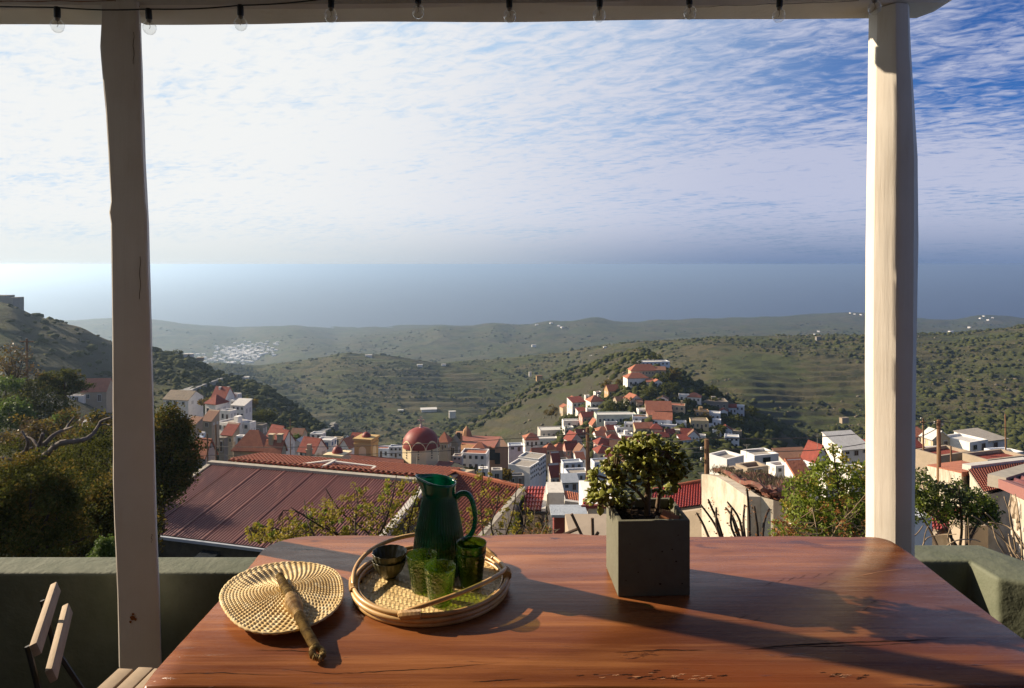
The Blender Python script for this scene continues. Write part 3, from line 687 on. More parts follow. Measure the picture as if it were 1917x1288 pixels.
wrapped([(.050, 0, .041), (.085, 0, .038), (.135, 0, .034)], lambda t: .011+.0075*math.sin(math.pi*min(t*1.1, 1)), 22, 'binding', M_STRAWP, fan, .0008)
wrapped([(.130, 0, .034), (.20, .002, .026), (.262, .006, .018)], lambda t: .0105-.001*t, 24, 'handle', M_STRAWD, fan)
wrapped([(.255, .006, .019), (.266, -.004, .017), (.280, -.004, .013), (.289, .006, .011), (.282, .016, .012), (.268, .015, .015), (.256, .008, .018)], .0062, 22, 'handle_loop', M_STRAWD, fan)
m = MB()
for k, (a0, l0, w0) in enumerate([(R(150), .13, .004), (R(-150), .12, .004), (R(60), .11, .0035), (R(-70), .10, .0035)]): pass
# ------------------------------------------------------------------ tray
M_RATTAN = material('rattan_cane', (.70, .43, .16), .45, .45, noise=(14, (.46, .25, .085), .4, .7), coat=.15)
M_STRIP = material('bamboo_strip', (.95, .70, .33), .5, .4, noise=(22, (.66, .46, .20), .4, .7))
TC = Vector((-.205, 1.733, ZT)); TRR = .197
tray = thing('rattan_tray', 'round rattan tray with two arched handles and herringbone bamboo base', 'tray', TC)
def ringtube(r, z, rad, name, n=72, a0=0, a1=360, f=None, nn=8):
    pts = [(r*math.cos(R(a)), r*math.sin(R(a)), z+(f(a) if f else 0)) for a in np.linspace(a0, a1, n+1)]
    m = MB(); m.tube(pts, rad, nn, caps=(a1-a0 < 360)); return m.build(name, M_RATTAN, tray, smooth=True)
ringtube(TRR-.006, .0065, .0065, 'rim_cane'); ringtube(TRR-.002, .0175, .0060, 'rim_cane'); ringtube(TRR-.005, .0280, .0055, 'rim_cane'); ringtube(TRR-.0155, .0235, .0040, 'inner_cane')
m = MB(); m.lathe([(.0001, .0030), (TRR-.01, .0030), (TRR-.01, .0050), (.0001, .0050)], 48); m.build('base_board', material('dark_base', (.16, .10, .05), .8), tray, smooth=False)
# herringbone base: every strip is its own piece
pitch = .0098; SW = .0088; Rb = TRR-.014; rot = R(-45); NS = int(Rb/pitch)
def over(i, j):      # 2/2 twill, turned every 8 strips into chevrons
    col = (i+400)//3
    return ((j + (i if (((i-j)+640)//9) % 2 == 0 else i)) % 4) < 2
for fam in (0, 1):
    for i in range(-NS, NS+1):
        half = math.sqrt(max(Rb**2-(i*pitch)**2, 0)); J = int(half/pitch)
        if J < 1: continue
        vs = []; 
        for j2 in range(-2*J-1, 2*J+2):
            j = j2/2; jj = math.floor(j+.5)
            up = ((i+jj) % 4 < 2) if fam == 0 else not ((jj+i) % 4 < 2)
            c = j*pitch; mid = abs(j-jj) < .26
            z = .0078+(.0013 if up else -.0012)*(1 if mid else 0.2)
            for s_ in (-1, 1):
                p = (i*pitch+s_*SW/2, c) if fam else (c, i*pitch+s_*SW/2)
                vs.append((p[0], p[1], z+.0)); 
        top = len(vs)//2
        m = MB(); m.add(vs, [(2*k, 2*k+2, 2*k+3, 2*k+1) if fam == 0 else (2*k, 2*k+1, 2*k+3, 2*k+2) for k in range(top-1)])
        o = m.build('bamboo_strip', M_STRIP, tray, rot=(0, 0, R(12)))
def handle(a0, a1, lean, h, z0):
    pts = []
    for k in range(41):
        t_ = k/40; a = R(a0+(a1-a0)*t_); s = math.sin(math.pi*t_)
        r = (TRR-.004)*(1-lean*s); pts.append((r*math.cos(a), r*math.sin(a), z0+h*s**.55))
    m = MB(); m.tube(pts, .0056, 8); o = m.build('handle', M_RATTAN, tray, smooth=True)
    for a in (a0, a1):
        d = 1 if a == a0 else -1; pa = []
        for k in range(34):
            b = R(a+d*k*.42); pa.append(((TRR-.004)*math.cos(b), (TRR-.004)*math.sin(b), z0-.002+h*math.sin(math.pi*min(k*.42/abs(a1-a0), .5))**.55*.45))
        m = MB(); m.tube(pa, [.0105+.0009*(k % 2) for k in range(34)], 10); m.build('handle_wrap', M_RATTAN, o)
handle(-104, 12, .13, .032, .026)
handle(36, 200, .0, .036, .026)
# ------------------------------------------------------------------ jug
M_JUG = bpy.data.materials.new('bottle_green_glass'); M_JUG.use_nodes = True
thin_glass(M_JUG, (.010, .40, .27), 1.5, .10, .9, body=(.0, .20, .14), bodyf=.36)
M_TUMB = bpy.data.materials.new('green_tumbler_glass'); M_TUMB.use_nodes = True
thin_glass(M_TUMB, (.72, .82, .42), 1.5, .05, 1.0, body=(.16, .26, .05), bodyf=.07, bump=(140, .9, .003, 'v'))
M_TUMBD = bpy.data.materials.new('dark_green_tumbler_glass'); M_TUMBD.use_nodes = True
thin_glass(M_TUMBD, (.34, .52, .17), 1.5, .05, 1.0, body=(.05, .12, .02), bodyf=.25, bump=(140, .5, .002, 'v'))
M_WATER = bpy.data.materials.new('water_in_glass'); M_WATER.use_nodes = True
thin_glass(M_WATER, (.45, .85, .60), 1.33, .01, 1.0)
ZB = ZT+.0095
JC = Vector(((822-CX)/F*1.80, 1.80, ZB))
jug = thing('glass_jug', 'tall ribbed bottle-green glass jug of water with loop handle', 'jug', JC)
prof = [(.056, .0), (.062, .004), (.0655, .02), (.0665, .045), (.0655, .07), (.062, .10), (.0565, .13), (.0515, .155), (.0465, .178), (.0435, .195), (.0425, .205), (.0428, .215), (.0436, .226), (.0445, .236), (.0452, .243)]
def jugfn(a, r, z):
    rib = .0021*abs(math.sin(a*24)) if z < .198 else (.0005 if z < .205 else 0)
    sp = math.exp(-((abs(((a-math.pi+math.pi) % (2*math.pi))-math.pi))/.42)**2)      # spout on the left
    lift = max(0, (z-.205)/.038)
    return r+rib+sp*lift*.018
nj = 384; vs = []
for inner in (0, 1):
    for r, z in (prof if not inner else prof[::-1]):
        for j in range(nj):
            a = 2*math.pi*j/nj; rr = jugfn(a, r, z)-(.0028 if inner else 0); lift = max(0, (z-.205)/.038)
            dz = lift*(.008*math.cos(a-math.pi)+.004*math.exp(-(((a-math.pi))/.4)**2))
            vs.append((rr*math.cos(a), rr*math.sin(a), (z if not inner else max(z, .006))+dz))
k = 2*len(prof)
fs = [(i*nj+j, i*nj+(j+1) % nj, (i+1)*nj+(j+1) % nj, (i+1)*nj+j) for i in range(k-1) for j in range(nj)]
fs += [tuple(range(nj-1, -1, -1)), tuple(range((k-1)*nj, k*nj))]
m = MB(); m.add(vs, fs); m.build('body', M_JUG, jug, smooth=True)
m = MB(); m.lathe([(.0001, .108), (.0565, .108)], 40); m.build('water', M_WATER, jug)
hp = [(.0445, 0, .196), (.058, 0, .206), (.074, 0, .205), (.086, 0, .190), (.093, 0, .165), (.0955, 0, .140), (.092, 0, .115), (.083, 0, .097), (.073, 0, .088), (.0645, 0, .085)]
def smooth_pts(p, k=5):
    p = [Vector(q) for q in p]; out = []
    for i in range(len(p)-1):
        a, b, c, d = p[max(i-1, 0)], p[i], p[i+1], p[min(i+2, len(p)-1)]
        for s in range(k):
            t = s/k; out.append(.5*((2*b)+(c-a)*t+(2*a-5*b+4*c-d)*t*t+(3*b-a-3*c+d)*t**3))
    return out+[p[-1]]
m = MB(); m.tube(smooth_pts(hp), [.0062+.002*abs(i-25)/25 for i in range(46)], 12); m.build('handle', M_JUG, jug, smooth=True)
# ------------------------------------------------------------------ tumblers
def tumbler(x, y, z, label, sc=1.0, mat=M_TUMB):
    t = thing('glass_tumbler', label, 'glass', (x, y, z), rnd.random()*6, 'green embossed tumblers on the tray')
    H = .088*sc; n = 48; pr = [(.0255, 0), (.0262, .002), (.0270, .008), (.0300, .030), (.0340, .060), (.0378, .084), (.0382, .0875), (.0378, .089), (.0368, .0875), (.0355, .080), (.0322, .060), (.0282, .030), (.0252, .011), (.0245, .009), (.0001, .0085)]
    def emb(a, r, zz): return r+(.0007*math.sin(a*9+zz*150)*math.sin(a*9-zz*150) if .012 < zz < .078 else 0)
    m = MB(); m.lathe([(.0001, 0)]+pr, n, fn=emb); m.build('cup', mat, t, smooth=True)
    # embossed fern fronds
    m = MB()
    for f_ in range(5):
        a0 = f_*2*math.pi/5+rnd.random()*.5; 
        for s_ in range(9):
            z0 = .014+s_*.0068; r0 = np.interp(z0, [0, .03, .06, .085], [.0268, .0305, .0345, .0383])
            for d in (-1, 1):
                z1 = z0+.011; r1 = np.interp(z1, [0, .03, .06, .085], [.0268, .0305, .0345, .0383]); w = .30*(1-s_/12)
                pts = [((r0+(r1-r0)*q)*math.cos(a0+d*w*q), (r0+(r1-r0)*q)*math.sin(a0+d*w*q), z0+(z1-z0)*q) for q in (0, .5, 1)]
                m.tube(pts, [.0009, .0008, .0002], 4)
    tag(m.build('fern_relief', M_TUMBD, t, smooth=True), kind='stuff')
    return t
def tb(px_, py_): return PZ(px_, py_, ZB)
q = tb(824, 1129); tumbler(q.x, q.y, ZB, 'green tumbler with fern relief standing frontmost on the tray')
q = tb(790, 1104); tumbler(q.x, q.y, ZB, 'green tumbler between the stacked bowls and the frontmost tumbler')
q = tb(882, 1097); tumbler(q.x, q.y, ZB, 'lower tumbler of the dark nested pair right of the jug', mat=M_TUMBD); tumbler(q.x+.001, q.y, ZB+.021, 'upper tumbler of the dark nested pair right of the jug', mat=M_TUMBD)
# ------------------------------------------------------------------ bowls
M_BOWL = material('dark_green_glazed_bowl', (.085, .082, .045), .38, .4, noise=(30, (.13, .115, .06), .4, .7), coat=.15)
def bowl(x, y, z, label, rz=0):
    n = 96; out = [(.0001, .0), (.018, .0), (.0195, .003), (.026, .008), (.035, .020), (.0405, .033), (.0432, .044), (.0440, .046), (.0428, .0455), (.0390, .033), (.0330, .021), (.0240, .011), (.0001, .008)]
    def fl(a, r, zz): 
        w = min(1, zz/.02); return r*(1+.05*w*(abs(math.sin(a*7))-.5))
    m = MB(); m.lathe(out, n, fn=fl); t = thing('bowl', label, 'bowl', (x, y, z), rz, 'fluted bowls stacked on the tray'); m.build('fluted_body', M_BOWL, t, smooth=True); return t
q = tb(729, 1079); bowl(q.x, q.y, ZB, 'lower dark green fluted bowl of the stack on the tray'); bowl(q.x, q.y, ZB+.019, 'upper dark green fluted bowl of the stack on the tray', .1)
# ------------------------------------------------------------------ planter
M_CONC = material('grey_green_concrete', (.165, .162, .118), .85, .25, noise=(30, (.15, .145, .105), .4, .65), bump=(60, .5, .003), noise2=(120, (.06, .055, .04), .68, .74))
M_SOIL = material('dark_soil', (.030, .019, .012), .95, .1, noise=(60, (.07, .045, .03), .5, .7), bump=(60, 1, .01))
M_STONE = material('terracotta_shard', (.42, .17, .08), .8, .2, bump=(40, .5, .004))
A = Vector((.2615, 1.683, 0)); B = Vector((.4415, 1.690, 0)); ex = (B-A).normalized(); ey = Vector((-ex.y, ex.x, 0)); ang_p = math.atan2(ex.y, ex.x)
W_, D_, H_ = .1795, .166, .1865
pc = A+ex*W_/2+ey*D_/2; pc.z = ZT+.0004
pl = thing('concrete_planter', 'square grey concrete planter with pitted faces standing on the table', 'planter', pc, ang_p)
m = MB(); w = .0115
x0, x1, y0, y1 = -W_/2, W_/2, -D_/2, D_/2
vs = [(x0, y0, 0), (x1, y0, 0), (x1, y1, 0), (x0, y1, 0), (x0, y0, H_), (x1, y0, H_), (x1, y1, H_), (x0, y1, H_), (x0+w, y0+w, H_), (x1-w, y0+w, H_), (x1-w, y1-w, H_), (x0+w, y1-w, H_), (x0+w, y0+w, .03), (x1-w, y0+w, .03), (x1-w, y1-w, .03), (x0+w, y1-w, .03)]
fs = [(0, 3, 2, 1), (0, 1, 5, 4), (1, 2, 6, 5), (2, 3, 7, 6), (3, 0, 4, 7), (4, 5, 9, 8), (5, 6, 10, 9), (6, 7, 11, 10), (7, 4, 8, 11), (8, 9, 13, 12), (9, 10, 14, 13), (10, 11, 15, 14), (11, 8, 12, 15), (12, 13, 14, 15)]
m.add(vs, fs); bevel(m.build('pot', M_CONC, pl), .0022, 2)
m = MB()
for (a, b, r_) in ((-.02+.035, .03, .003), (.055, .085, .0024), (.045, .045+.07, .002), (-.04, .06, .0018), (.02, .11, .002), (-.06, .13, .0014), (.07, .03, .002), (-.01, .09, .0014), (.06, .15, .0015), (-.07, .04, .0015)):
    m.add([(a+r_*math.cos(t)*(1+.3*math.sin(t*3)), y0-.0006, b+r_*.8*math.sin(t)) for t in np.linspace(0, 2*math.pi, 9, endpoint=False)], [tuple(range(9))])
m.build('pit', M_CRACK, pl)
g = np.zeros((20, 20, 3)); 
for i in range(20):
    for j in range(20): 
        a, b = x0+w+(W_-2*w)*j/19, y0+w+(D_-2*w)*i/19; g[i, j] = (a, b, H_-.022+.006*fbm(np.array([a*60]), np.array([b*60]), 3)[0]+.006*math.exp(-(a*a+b*b)/.002))
m = MB(); m.grid(g); tag(m.build('soil', M_SOIL, pl, smooth=True), kind='stuff')
m = MB(); m.box((.048, -.048, H_-.008), (.045, .026, .018), (.3, .25, -.5)); bevel(m.build('terracotta_shard', M_STONE, pl), .004, 2)
m = MB(); m.box((.020, -.045, H_-.012), (.014, .016, .014), (.3, .5, .3)); bevel(m.build('pebble', material('pale_pebble', (.5, .42, .3), .8), pl), .004, 2)
# ------------------------------------------------------------------ jade plant
M_BARK = material('jade_bark', (.17, .115, .07), .8, .25, bump=(60, .7, .004), noise=(40, (.10, .065, .04), .4, .7))
M_JADE = leaf_material('jade_leaf', (.17, .20, .030), (.38, .37, .08), trans=.32, rough=.30, scale=30, spec=.5)
M_JADEY = leaf_material('yellowing_jade_leaf', (.22, .20, .04), (.38, .32, .09), trans=.2, rough=.32, scale=30, spec=.5)
base = pc+Vector((0, 0, H_-.02))
jade = thing('jade_plant', 'bushy jade plant with thick stems and fleshy leaves growing in the planter', 'plant', base)
def jp(px_, py_, Y): return P(px_, py_, Y)-base
trunk = [jp(1212, 976, 1.775), jp(1212, 945, 1.775), jp(1213, 915, 1.775), jp(1208, 888, 1.775)]
stems = [(trunk, [.0085, .0085, .0078, .007])]
stems.append(([jp(1228, 974, 1.80), jp(1232, 940, 1.80), jp(1238, 908, 1.80), jp(1246, 880, 1.81)], [.0062, .0058, .005, .0042]))
stems.append(([trunk[1], jp(1198, 925, 1.77), jp(1178, 908, 1.77), jp(1150, 895, 1.76)], [.005, .0042, .0036, .003]))
stems.append(([jp(1190, 972, 1.79), jp(1176, 950, 1.79), jp(1165, 930, 1.80), jp(1140, 915, 1.80)], [.0038, .0034, .003, .0026]))
stems.append(([jp(1208, 888, 1.775), jp(1198, 862, 1.78), jp(1205, 838, 1.78)], [.006, .0045, .0032]))
stems.append(([jp(1208, 888, 1.775), jp(1228, 865, 1.76), jp(1245, 845, 1.75)], [.005, .004, .003]))
stems.append(([jp(1246, 880, 1.81), jp(1262, 862, 1.82), jp(1272, 850, 1.83)], [.0042, .0032, .0026]))
stems.append(([jp(1208, 888, 1.775), jp(1180, 872, 1.80), jp(1160, 860, 1.83)], [.005, .0036, .0028]))
stems.append(([jp(1186, 972, 1.75), jp(1180, 958, 1.745), jp(1188, 940, 1.74)], [.002, .002, .0016]))
for pts, rr in stems:
    sp = smooth_pts(pts, 5); m = MB(); m.tube(sp, list(np.interp(np.linspace(0, 1, len(sp)), np.linspace(0, 1, len(rr)), rr)), 9); m.build('stem', M_BARK, jade, smooth=True)
def jade_leaf_mesh(name, mat, L_=.0225, W2=.0082, th=.0032):
    rows_ = 7; vs = []; prof_ = [.12, .55, .85, 1.0, .93, .66, .10]
    for i, pf in enumerate(prof_):
        x = L_*i/(rows_-1); cz = .004*math.sin(math.pi*i/(rows_-1)*.7)
        for a in np.linspace(0, 2*math.pi, 8, endpoint=False): vs.append((x, W2*pf*math.cos(a), cz+th/2*pf*math.sin(a)+.0016*pf*abs(math.cos(a))))
    f = [(i*8+j, i*8+(j+1) % 8, (i+1)*8+(j+1) % 8, (i+1)*8+j) for i in range(rows_-1) for j in range(8)]+[tuple(range(7, -1, -1)), tuple(range(48, 56))]
    m = MB(); m.add(vs, f); return m.mesh(name, mat, True)
leafA = jade_leaf_mesh('leaf', M_JADE); leafB = jade_leaf_mesh('leaf', M_JADEY)
# rosettes over the crown
ros = []
# crown lobes in photo pixels: (px, py, rx, ry, depth, half depth, count)
lobes = [(1212, 850, 44, 32, 1.78, .06, 34), (1160, 872, 34, 28, 1.775, .06, 26), (1135, 905, 30, 32, 1.77, .055, 28), (1255, 862, 36, 28, 1.79, .06, 26), (1195, 890, 46, 24, 1.75, .05, 20), (1150, 935, 34, 20, 1.79, .05, 14), (1245, 900, 30, 24, 1.80, .05, 12), (1120, 932, 18, 16, 1.78, .03, 8), (1270, 885, 22, 20, 1.80, .04, 8), (1195, 838, 30, 18, 1.82, .05, 12)]
rl = random.Random(21)
for (a, b, rx, ry, Y, hd_, cnt) in lobes:
    for k in range(int(cnt*1.75)):
        u = rl.uniform(0, 2*math.pi); r_ = math.sqrt(rl.uniform(.1, 1)); yy = Y+rl.uniform(-1, 1)*hd_*math.sqrt(max(0, 1-r_*r_*.8))
        ros.append((P(a+rx*r_*math.cos(u), b+ry*r_*math.sin(u), yy)-base, P(a, b, Y)-base))
count = 0; stuffm = MB()
leaves = []
for (c, ctr) in ros:
    outd = (c-ctr); outd.z += .02; outd = outd.normalized() if outd.length > 1e-6 else Vector((0, 0, 1))
    k = rl.randint(3, 5); q0 = outd.to_track_quat('Z', 'Y')
    for i in range(k):
        az = 2*math.pi*i/k+rl.uniform(-.4, .4); el = rl.uniform(.15, .95)
        d = q0 @ Vector((math.cos(az)*math.cos(el), math.sin(az)*math.cos(el), math.sin(el)))
        rot = d.to_track_quat('X', 'Z'); rot = rot @ Euler((rl.uniform(-.7, .7), 0, 0)).to_quaternion()
        leaves.append((c, rot, rl.uniform(.62, 1.08), rl.random()))
for (c, d, s) in ((jp(1126, 948, 1.76), (-.1, 0, -1), 1.15), (jp(1262, 905, 1.76), (.2, -.1, -1), 1.1), (jp(1255, 930, 1.78), (.2, 0, -1), .9), (jp(1258, 942, 1.78), (-.1, 0, -1), .8)):
    leaves.append((c, Vector(d).to_track_quat('X', 'Y'), s, .5))
leaves.sort(key=lambda q: q[0].y+rl.uniform(-.02, .02))
lv = np.array([v.co for v in leafA.vertices]); lf = [tuple(p.vertices) for p in leafA.polygons]
for i, (c, rot, s, u) in enumerate(leaves):
    if i < 298:
        o = link('leaf', leafB if u > .86 else leafA, jade, c); o.rotation_mode = 'QUATERNION'; o.rotation_quaternion = rot; o.scale = (s, s, s)
    else:
        Rm = np.array(rot.to_matrix()); stuffm.add(lv*s @ Rm.T+np.array(c), lf)
if stuffm.n: tag(stuffm.build('inner_leaves', M_JADE, jade, smooth=True), kind='stuff')
# ring stems from trunk to rosettes
m = MB()
tops = [s_[0][-1] for s_ in stems]
for (c, ctr) in ros[::2]:
    tt = min(tops, key=lambda q: (q-c).length); mid = (tt+c)/2+Vector((0, 0, -.004)); m.tube([tt, mid, c], [.0026, .002, .0014], 5)
tag(m.build('twig', M_BARK, jade, smooth=True), kind='stuff')
# ------------------------------------------------------------------ town
def wallmat(n, c, d=.80): return material(n, c, .85, .2, noise=(1.1, tuple(v*d for v in c), .45, .75), bump=(6, .25, .03), noise2=(5, tuple(v*.93 for v in c), .5, .7))
WM = dict(w=wallmat('whitewashed_wall', (.92, .89, .83)), c=wallmat('cream_wall', (.62, .50, .33)), o=wallmat('ochre_wall', (.55, .36, .18)), p=wallmat('salmon_wall', (.62, .34, .27)),
          g=wallmat('grey_stone_wall', (.27, .25, .22)), y=wallmat('pale_yellow_wall', (.66, .54, .32)), n=wallmat('pale_green_wall', (.56, .62, .52)), b=wallmat('bluish_white_wall', (.76, .80, .86)),
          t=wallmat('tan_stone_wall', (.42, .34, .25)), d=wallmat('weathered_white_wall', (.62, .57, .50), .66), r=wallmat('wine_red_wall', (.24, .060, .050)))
def roofmat_(n, c, c2): return material(n, c, .85, .2, noise=(1.3, c2, .42, .66), noise2=(7, tuple(v*.7 for v in c), .5, .7), bump=(9, .6, .05, (1, 1, 1)))
RM = dict(o=roofmat_('orange_roof_tiles', (.43, .165, .095), (.33, .125, .08)), r=roofmat_('dark_red_roof', (.27, .065, .045), (.20, .052, .040)), b=roofmat_('brown_roof_tiles', (.26, .135, .085), (.20, .11, .075)),
          f=roofmat_('grey_flat_roof', (.42, .38, .32), (.33, .30, .26)), w=roofmat_('white_flat_roof', (.70, .68, .63), (.60, .58, .53)), l=roofmat_('blue_grey_roof', (.42, .46, .50), (.36, .40, .44)), s=roofmat_('old_stone_roof', (.30, .24, .17), (.22, .18, .13)))
M_PANE = material('dark_pane', (.025, .03, .035), .25, .5); M_FRAME = material('window_frame', (.55, .53, .50), .6); M_BLUE = material('blue_shutter', (.05, .11, .24), .6); M_BROWN = material('brown_door_wood', (.10, .055, .03), .7)
def win_mesh(name, fm, pm):
    m = MB(); m.box((0, -.02, 0), (1.0, .10, 1.0), None, 0); m.box((-.22, -.075, 0), (.36, .04, .84), None, 1); m.box((.22, -.075, 0), (.36, .04, .84), None, 1); return m.mesh(name, [fm, pm])
WIN = dict(d=win_mesh('window', M_FRAME, M_PANE), b=win_mesh('window', M_BLUE, M_PANE), n=win_mesh('window', M_PANE, M_PANE)); DOOR = win_mesh('door', M_FRAME, M_BROWN); DOORB = win_mesh('door', M_FRAME, M_BLUE)
def C4(x, y): return 280+x/4.564, 660+y/4.564
def C5(x, y): return 600+x/4.564, 740+y/4.564
def C6(x, y): return 960+x/3.994, 640+y/3.994
def C7(x, y): return 1280+x/4.564, 740+y/4.564
def D0(x, y): return x/4.953, 600+y/4.953
def D3(x, y): return 940+x/4.7925, 860+y/4.7925
def D4(x, y): return 1300+x/5.325, 790+y/5.325
def D5(x, y): return 1690+x/5.154, 770+y/5.154
def ID(x, y): return x, y
HN = 0
def house(C, x0, x1, ye, yb, label, roof='hip', rise=1.25, Y=None, yr=(214, 322), rot=12, k=.8, wall='w', rm='o', win=(3, 1), side=(2, 1), wt='d', chim=0, door=1, name='house', cat='house', group=None, drop=5.0, over=.28):
    global HN; HN += 1; rr = random.Random(HN*13+5)
    a, e = C(x0, ye); b, g = C(x1, yb); pc_ = (a+b)/2
    if Y is None: Y = ground_hit(pc_, g, *yr)
    elif C is C6 and Y >= 218: Y = ground_hit(pc_, g+1, 214, 326)
    r = R(rot); W = (b-a)/F*Y*(1.18 if C is C6 else 1.03); ww = W/(math.cos(r)+k*abs(math.sin(r))); dd = ww*k; H = (g-e)/F*Y*(1.26 if C is C6 else 1.05)
    zt = ZC-(e-HY)/F*Y; cy = Y+(dd*math.cos(r)+ww*abs(math.sin(r)))/2
    t = thing(name, label, cat, ((pc_-CX)/F*(Y+dd*.25), cy, zt-H), r, group)
    hw, hd = ww/2, dd/2; wmt = WM[wall]; rmt = RM[rm]
    m = MB(); zb = -drop
    if roof == 'flat':
        m.box2((-hw, -hd, zb), (hw, hd, H-.35))
        for q in (((-hw, -hd, H-.35), (hw, -hd+.22, H)), ((-hw, hd-.22, H-.35), (hw, hd, H)), ((-hw, -hd+.22, H-.35), (-hw+.22, hd-.22, H)), ((hw-.22, -hd+.22, H-.35), (hw, hd-.22, H))): m.box2(*q)
        m.build('wall', wmt, t)
        m = MB(); m.box2((-hw+.22, -hd+.22, H-.35), (hw-.22, hd-.22, H-.27)); m.build('roof', rmt, t)
        if rr.random() < .16 and ww > 5:
            m = MB(); hx = rr.uniform(-.4, .3)*hw; m.box2((hx, 0, H-.27), (hx+min(1.8, hw*.5), min(1.8, hd*.6), H+1.1)); m.build('stair_hut', wmt, t)
    elif roof == 'gy':       # gable end to the front
        v = [(-hw, -hd, zb), (hw, -hd, zb), (hw, hd, zb), (-hw, hd, zb), (-hw, -hd, H), (hw, -hd, H), (hw, hd, H), (-hw, hd, H), (0, -hd, H+rise), (0, hd, H+rise)]
        m.add(v, [(0, 1, 5, 8, 4), (1, 2, 6, 5), (2, 3, 7, 9, 6), (3, 0, 4, 7), (4, 8, 9, 7), (5, 6, 9, 8)]); m.build('wall', wmt, t)
        o2 = over*.5; sl_ = rise/hw; m = MB(); m.slab([(-hw-over, -hd-o2, H-sl_*over+.06), (0, -hd-o2, H+rise+.06), (0, hd+o2, H+rise+.06), (-hw-over, hd+o2, H-sl_*over+.06)], .14); m.build('roof_slope', rmt, t)
        m = MB(); m.slab([(.01, -hd-o2, H+rise+.06), (hw+over, -hd-o2, H-sl_*over+.06), (hw+over, hd+o2, H-sl_*over+.06), (.01, hd+o2, H+rise+.06)], .14); m.build('roof_slope', rmt, t)
    elif roof == 'gx':
        v = [(-hw, -hd, zb), (hw, -hd, zb), (hw, hd, zb), (-hw, hd, zb), (-hw, -hd, H), (hw, -hd, H), (hw, hd, H), (-hw, hd, H), (-hw, 0, H+rise), (hw, 0, H+rise)]
        m.add(v, [(0, 1, 5, 4), (1, 2, 6, 9, 5), (2, 3, 7, 6), (3, 0, 4, 8, 7), (4, 5, 9, 8), (6, 7, 8, 9)]); m.build('wall', wmt, t)
        o2 = over*.5; sl_ = rise/hd
        m = MB(); m.slab([(-hw-o2, -hd-over, H-sl_*over+.06), (hw+o2, -hd-over, H-sl_*over+.06), (hw+o2, 0, H+rise+.06), (-hw-o2, 0, H+rise+.06)], .14); m.build('roof_slope', rmt, t)
        m = MB(); m.slab([(-hw-o2, .01, H+rise+.06), (hw+o2, .01, H+rise+.06), (hw+o2, hd+over, H-sl_*over+.06), (-hw-o2, hd+over, H-sl_*over+.06)], .14); m.build('roof_slope', rmt, t)
    elif roof == 'mono':
        v = [(-hw, -hd, zb), (hw, -hd, zb), (hw, hd, zb), (-hw, hd, zb), (-hw, -hd, H), (hw, -hd, H), (hw, hd, H+rise), (-hw, hd, H+rise)]
        m.add(v, [(0, 1, 5, 4), (1, 2, 6, 5), (2, 3, 7, 6), (3, 0, 4, 7), (4, 5, 6, 7)]); m.build('wall', wmt, t)
        m = MB(); m.slab([(-hw-.1, -hd-over, H+.03), (hw+.1, -hd-over, H+.03), (hw+.1, hd+.1, H+rise+.06), (-hw-.1, hd+.1, H+rise+.06)], .12); m.build('roof', rmt, t)
    else:                    # hip
        m.box2((-hw, -hd, zb), (hw, hd, H)); m.build('wall', wmt, t)
        rl_ = max(hw-hd, 0.02); rd = max(hd-hw, 0.02); o = over; z0 = H+.02
        v = [(-hw-o, -hd-o, z0), (hw+o, -hd-o, z0), (hw+o, hd+o, z0), (-hw-o, hd+o, z0), (-hw-o, -hd-o, z0+.12), (hw+o, -hd-o, z0+.12), (hw+o, hd+o, z0+.12), (-hw-o, hd+o, z0+.12), (-rl_, -rd, H+rise), (rl_, -rd, H+rise), (rl_, rd, H+rise), (-rl_, rd, H+rise)]
        m = MB(); m.add(v, [(0, 3, 2, 1), (0, 1, 5, 4), (1, 2, 6, 5), (2, 3, 7, 6), (3, 0, 4, 7), (4, 5, 9, 8), (5, 6, 10, 9), (6, 7, 11, 10), (7, 4, 8, 11), (8, 9, 10, 11)]); m.build('roof', rmt, t)
    def row(nc, nr, L_, fn, rz, dr):
        for i in range(nc):
            for j in range(nr):
                if nr*nc == 0: continue
                s = L_*((i+.5)/nc-.5)*.92*2; hh = H/max(nr, 1); zz = hh*(j+.55)
                if zt-H+zz < -400: continue
                isd = dr and j == 0 and i == nc//2
                wh = min(1.25, hh*.42); wd = min(.95, L_*2/nc*.45)
                me = (DOORB if wt == 'b' else DOOR) if isd else WIN[wt]; p = fn(s, .4*hh+.02 if isd else zz)
                link('door' if isd else 'window', me, t, p, (0, 0, rz), (wd, 1, min(2.1, hh*.78) if isd else wh))
    if win[0]: row(win[0], win[1], hw, lambda s, z: (s, -hd, z), 0, door)
    sx = -1 if rot >= 0 else 1
    if side[0]: row(side[0], side[1], hd, lambda s, z: (sx*hw, -sx*s*-1, z), sx*-R(90), 0)
    for c_ in range(chim):
        m = MB(); cx_ = (rr.uniform(-.6, .6) if c_ else .55)*hw; cyy = rr.uniform(-.2, .4)*hd; hz_ = H+(rise if roof != 'flat' else 0)*.5
        m.box2((cx_-.28, cyy-.25, hz_-.6), (cx_+.28, cyy+.25, hz_+1.15)); m.box2((cx_-.36, cyy-.33, hz_+1.15), (cx_+.36, cyy+.33, hz_+1.28)); m.build('chimney', wmt, t)
    return t
H = house
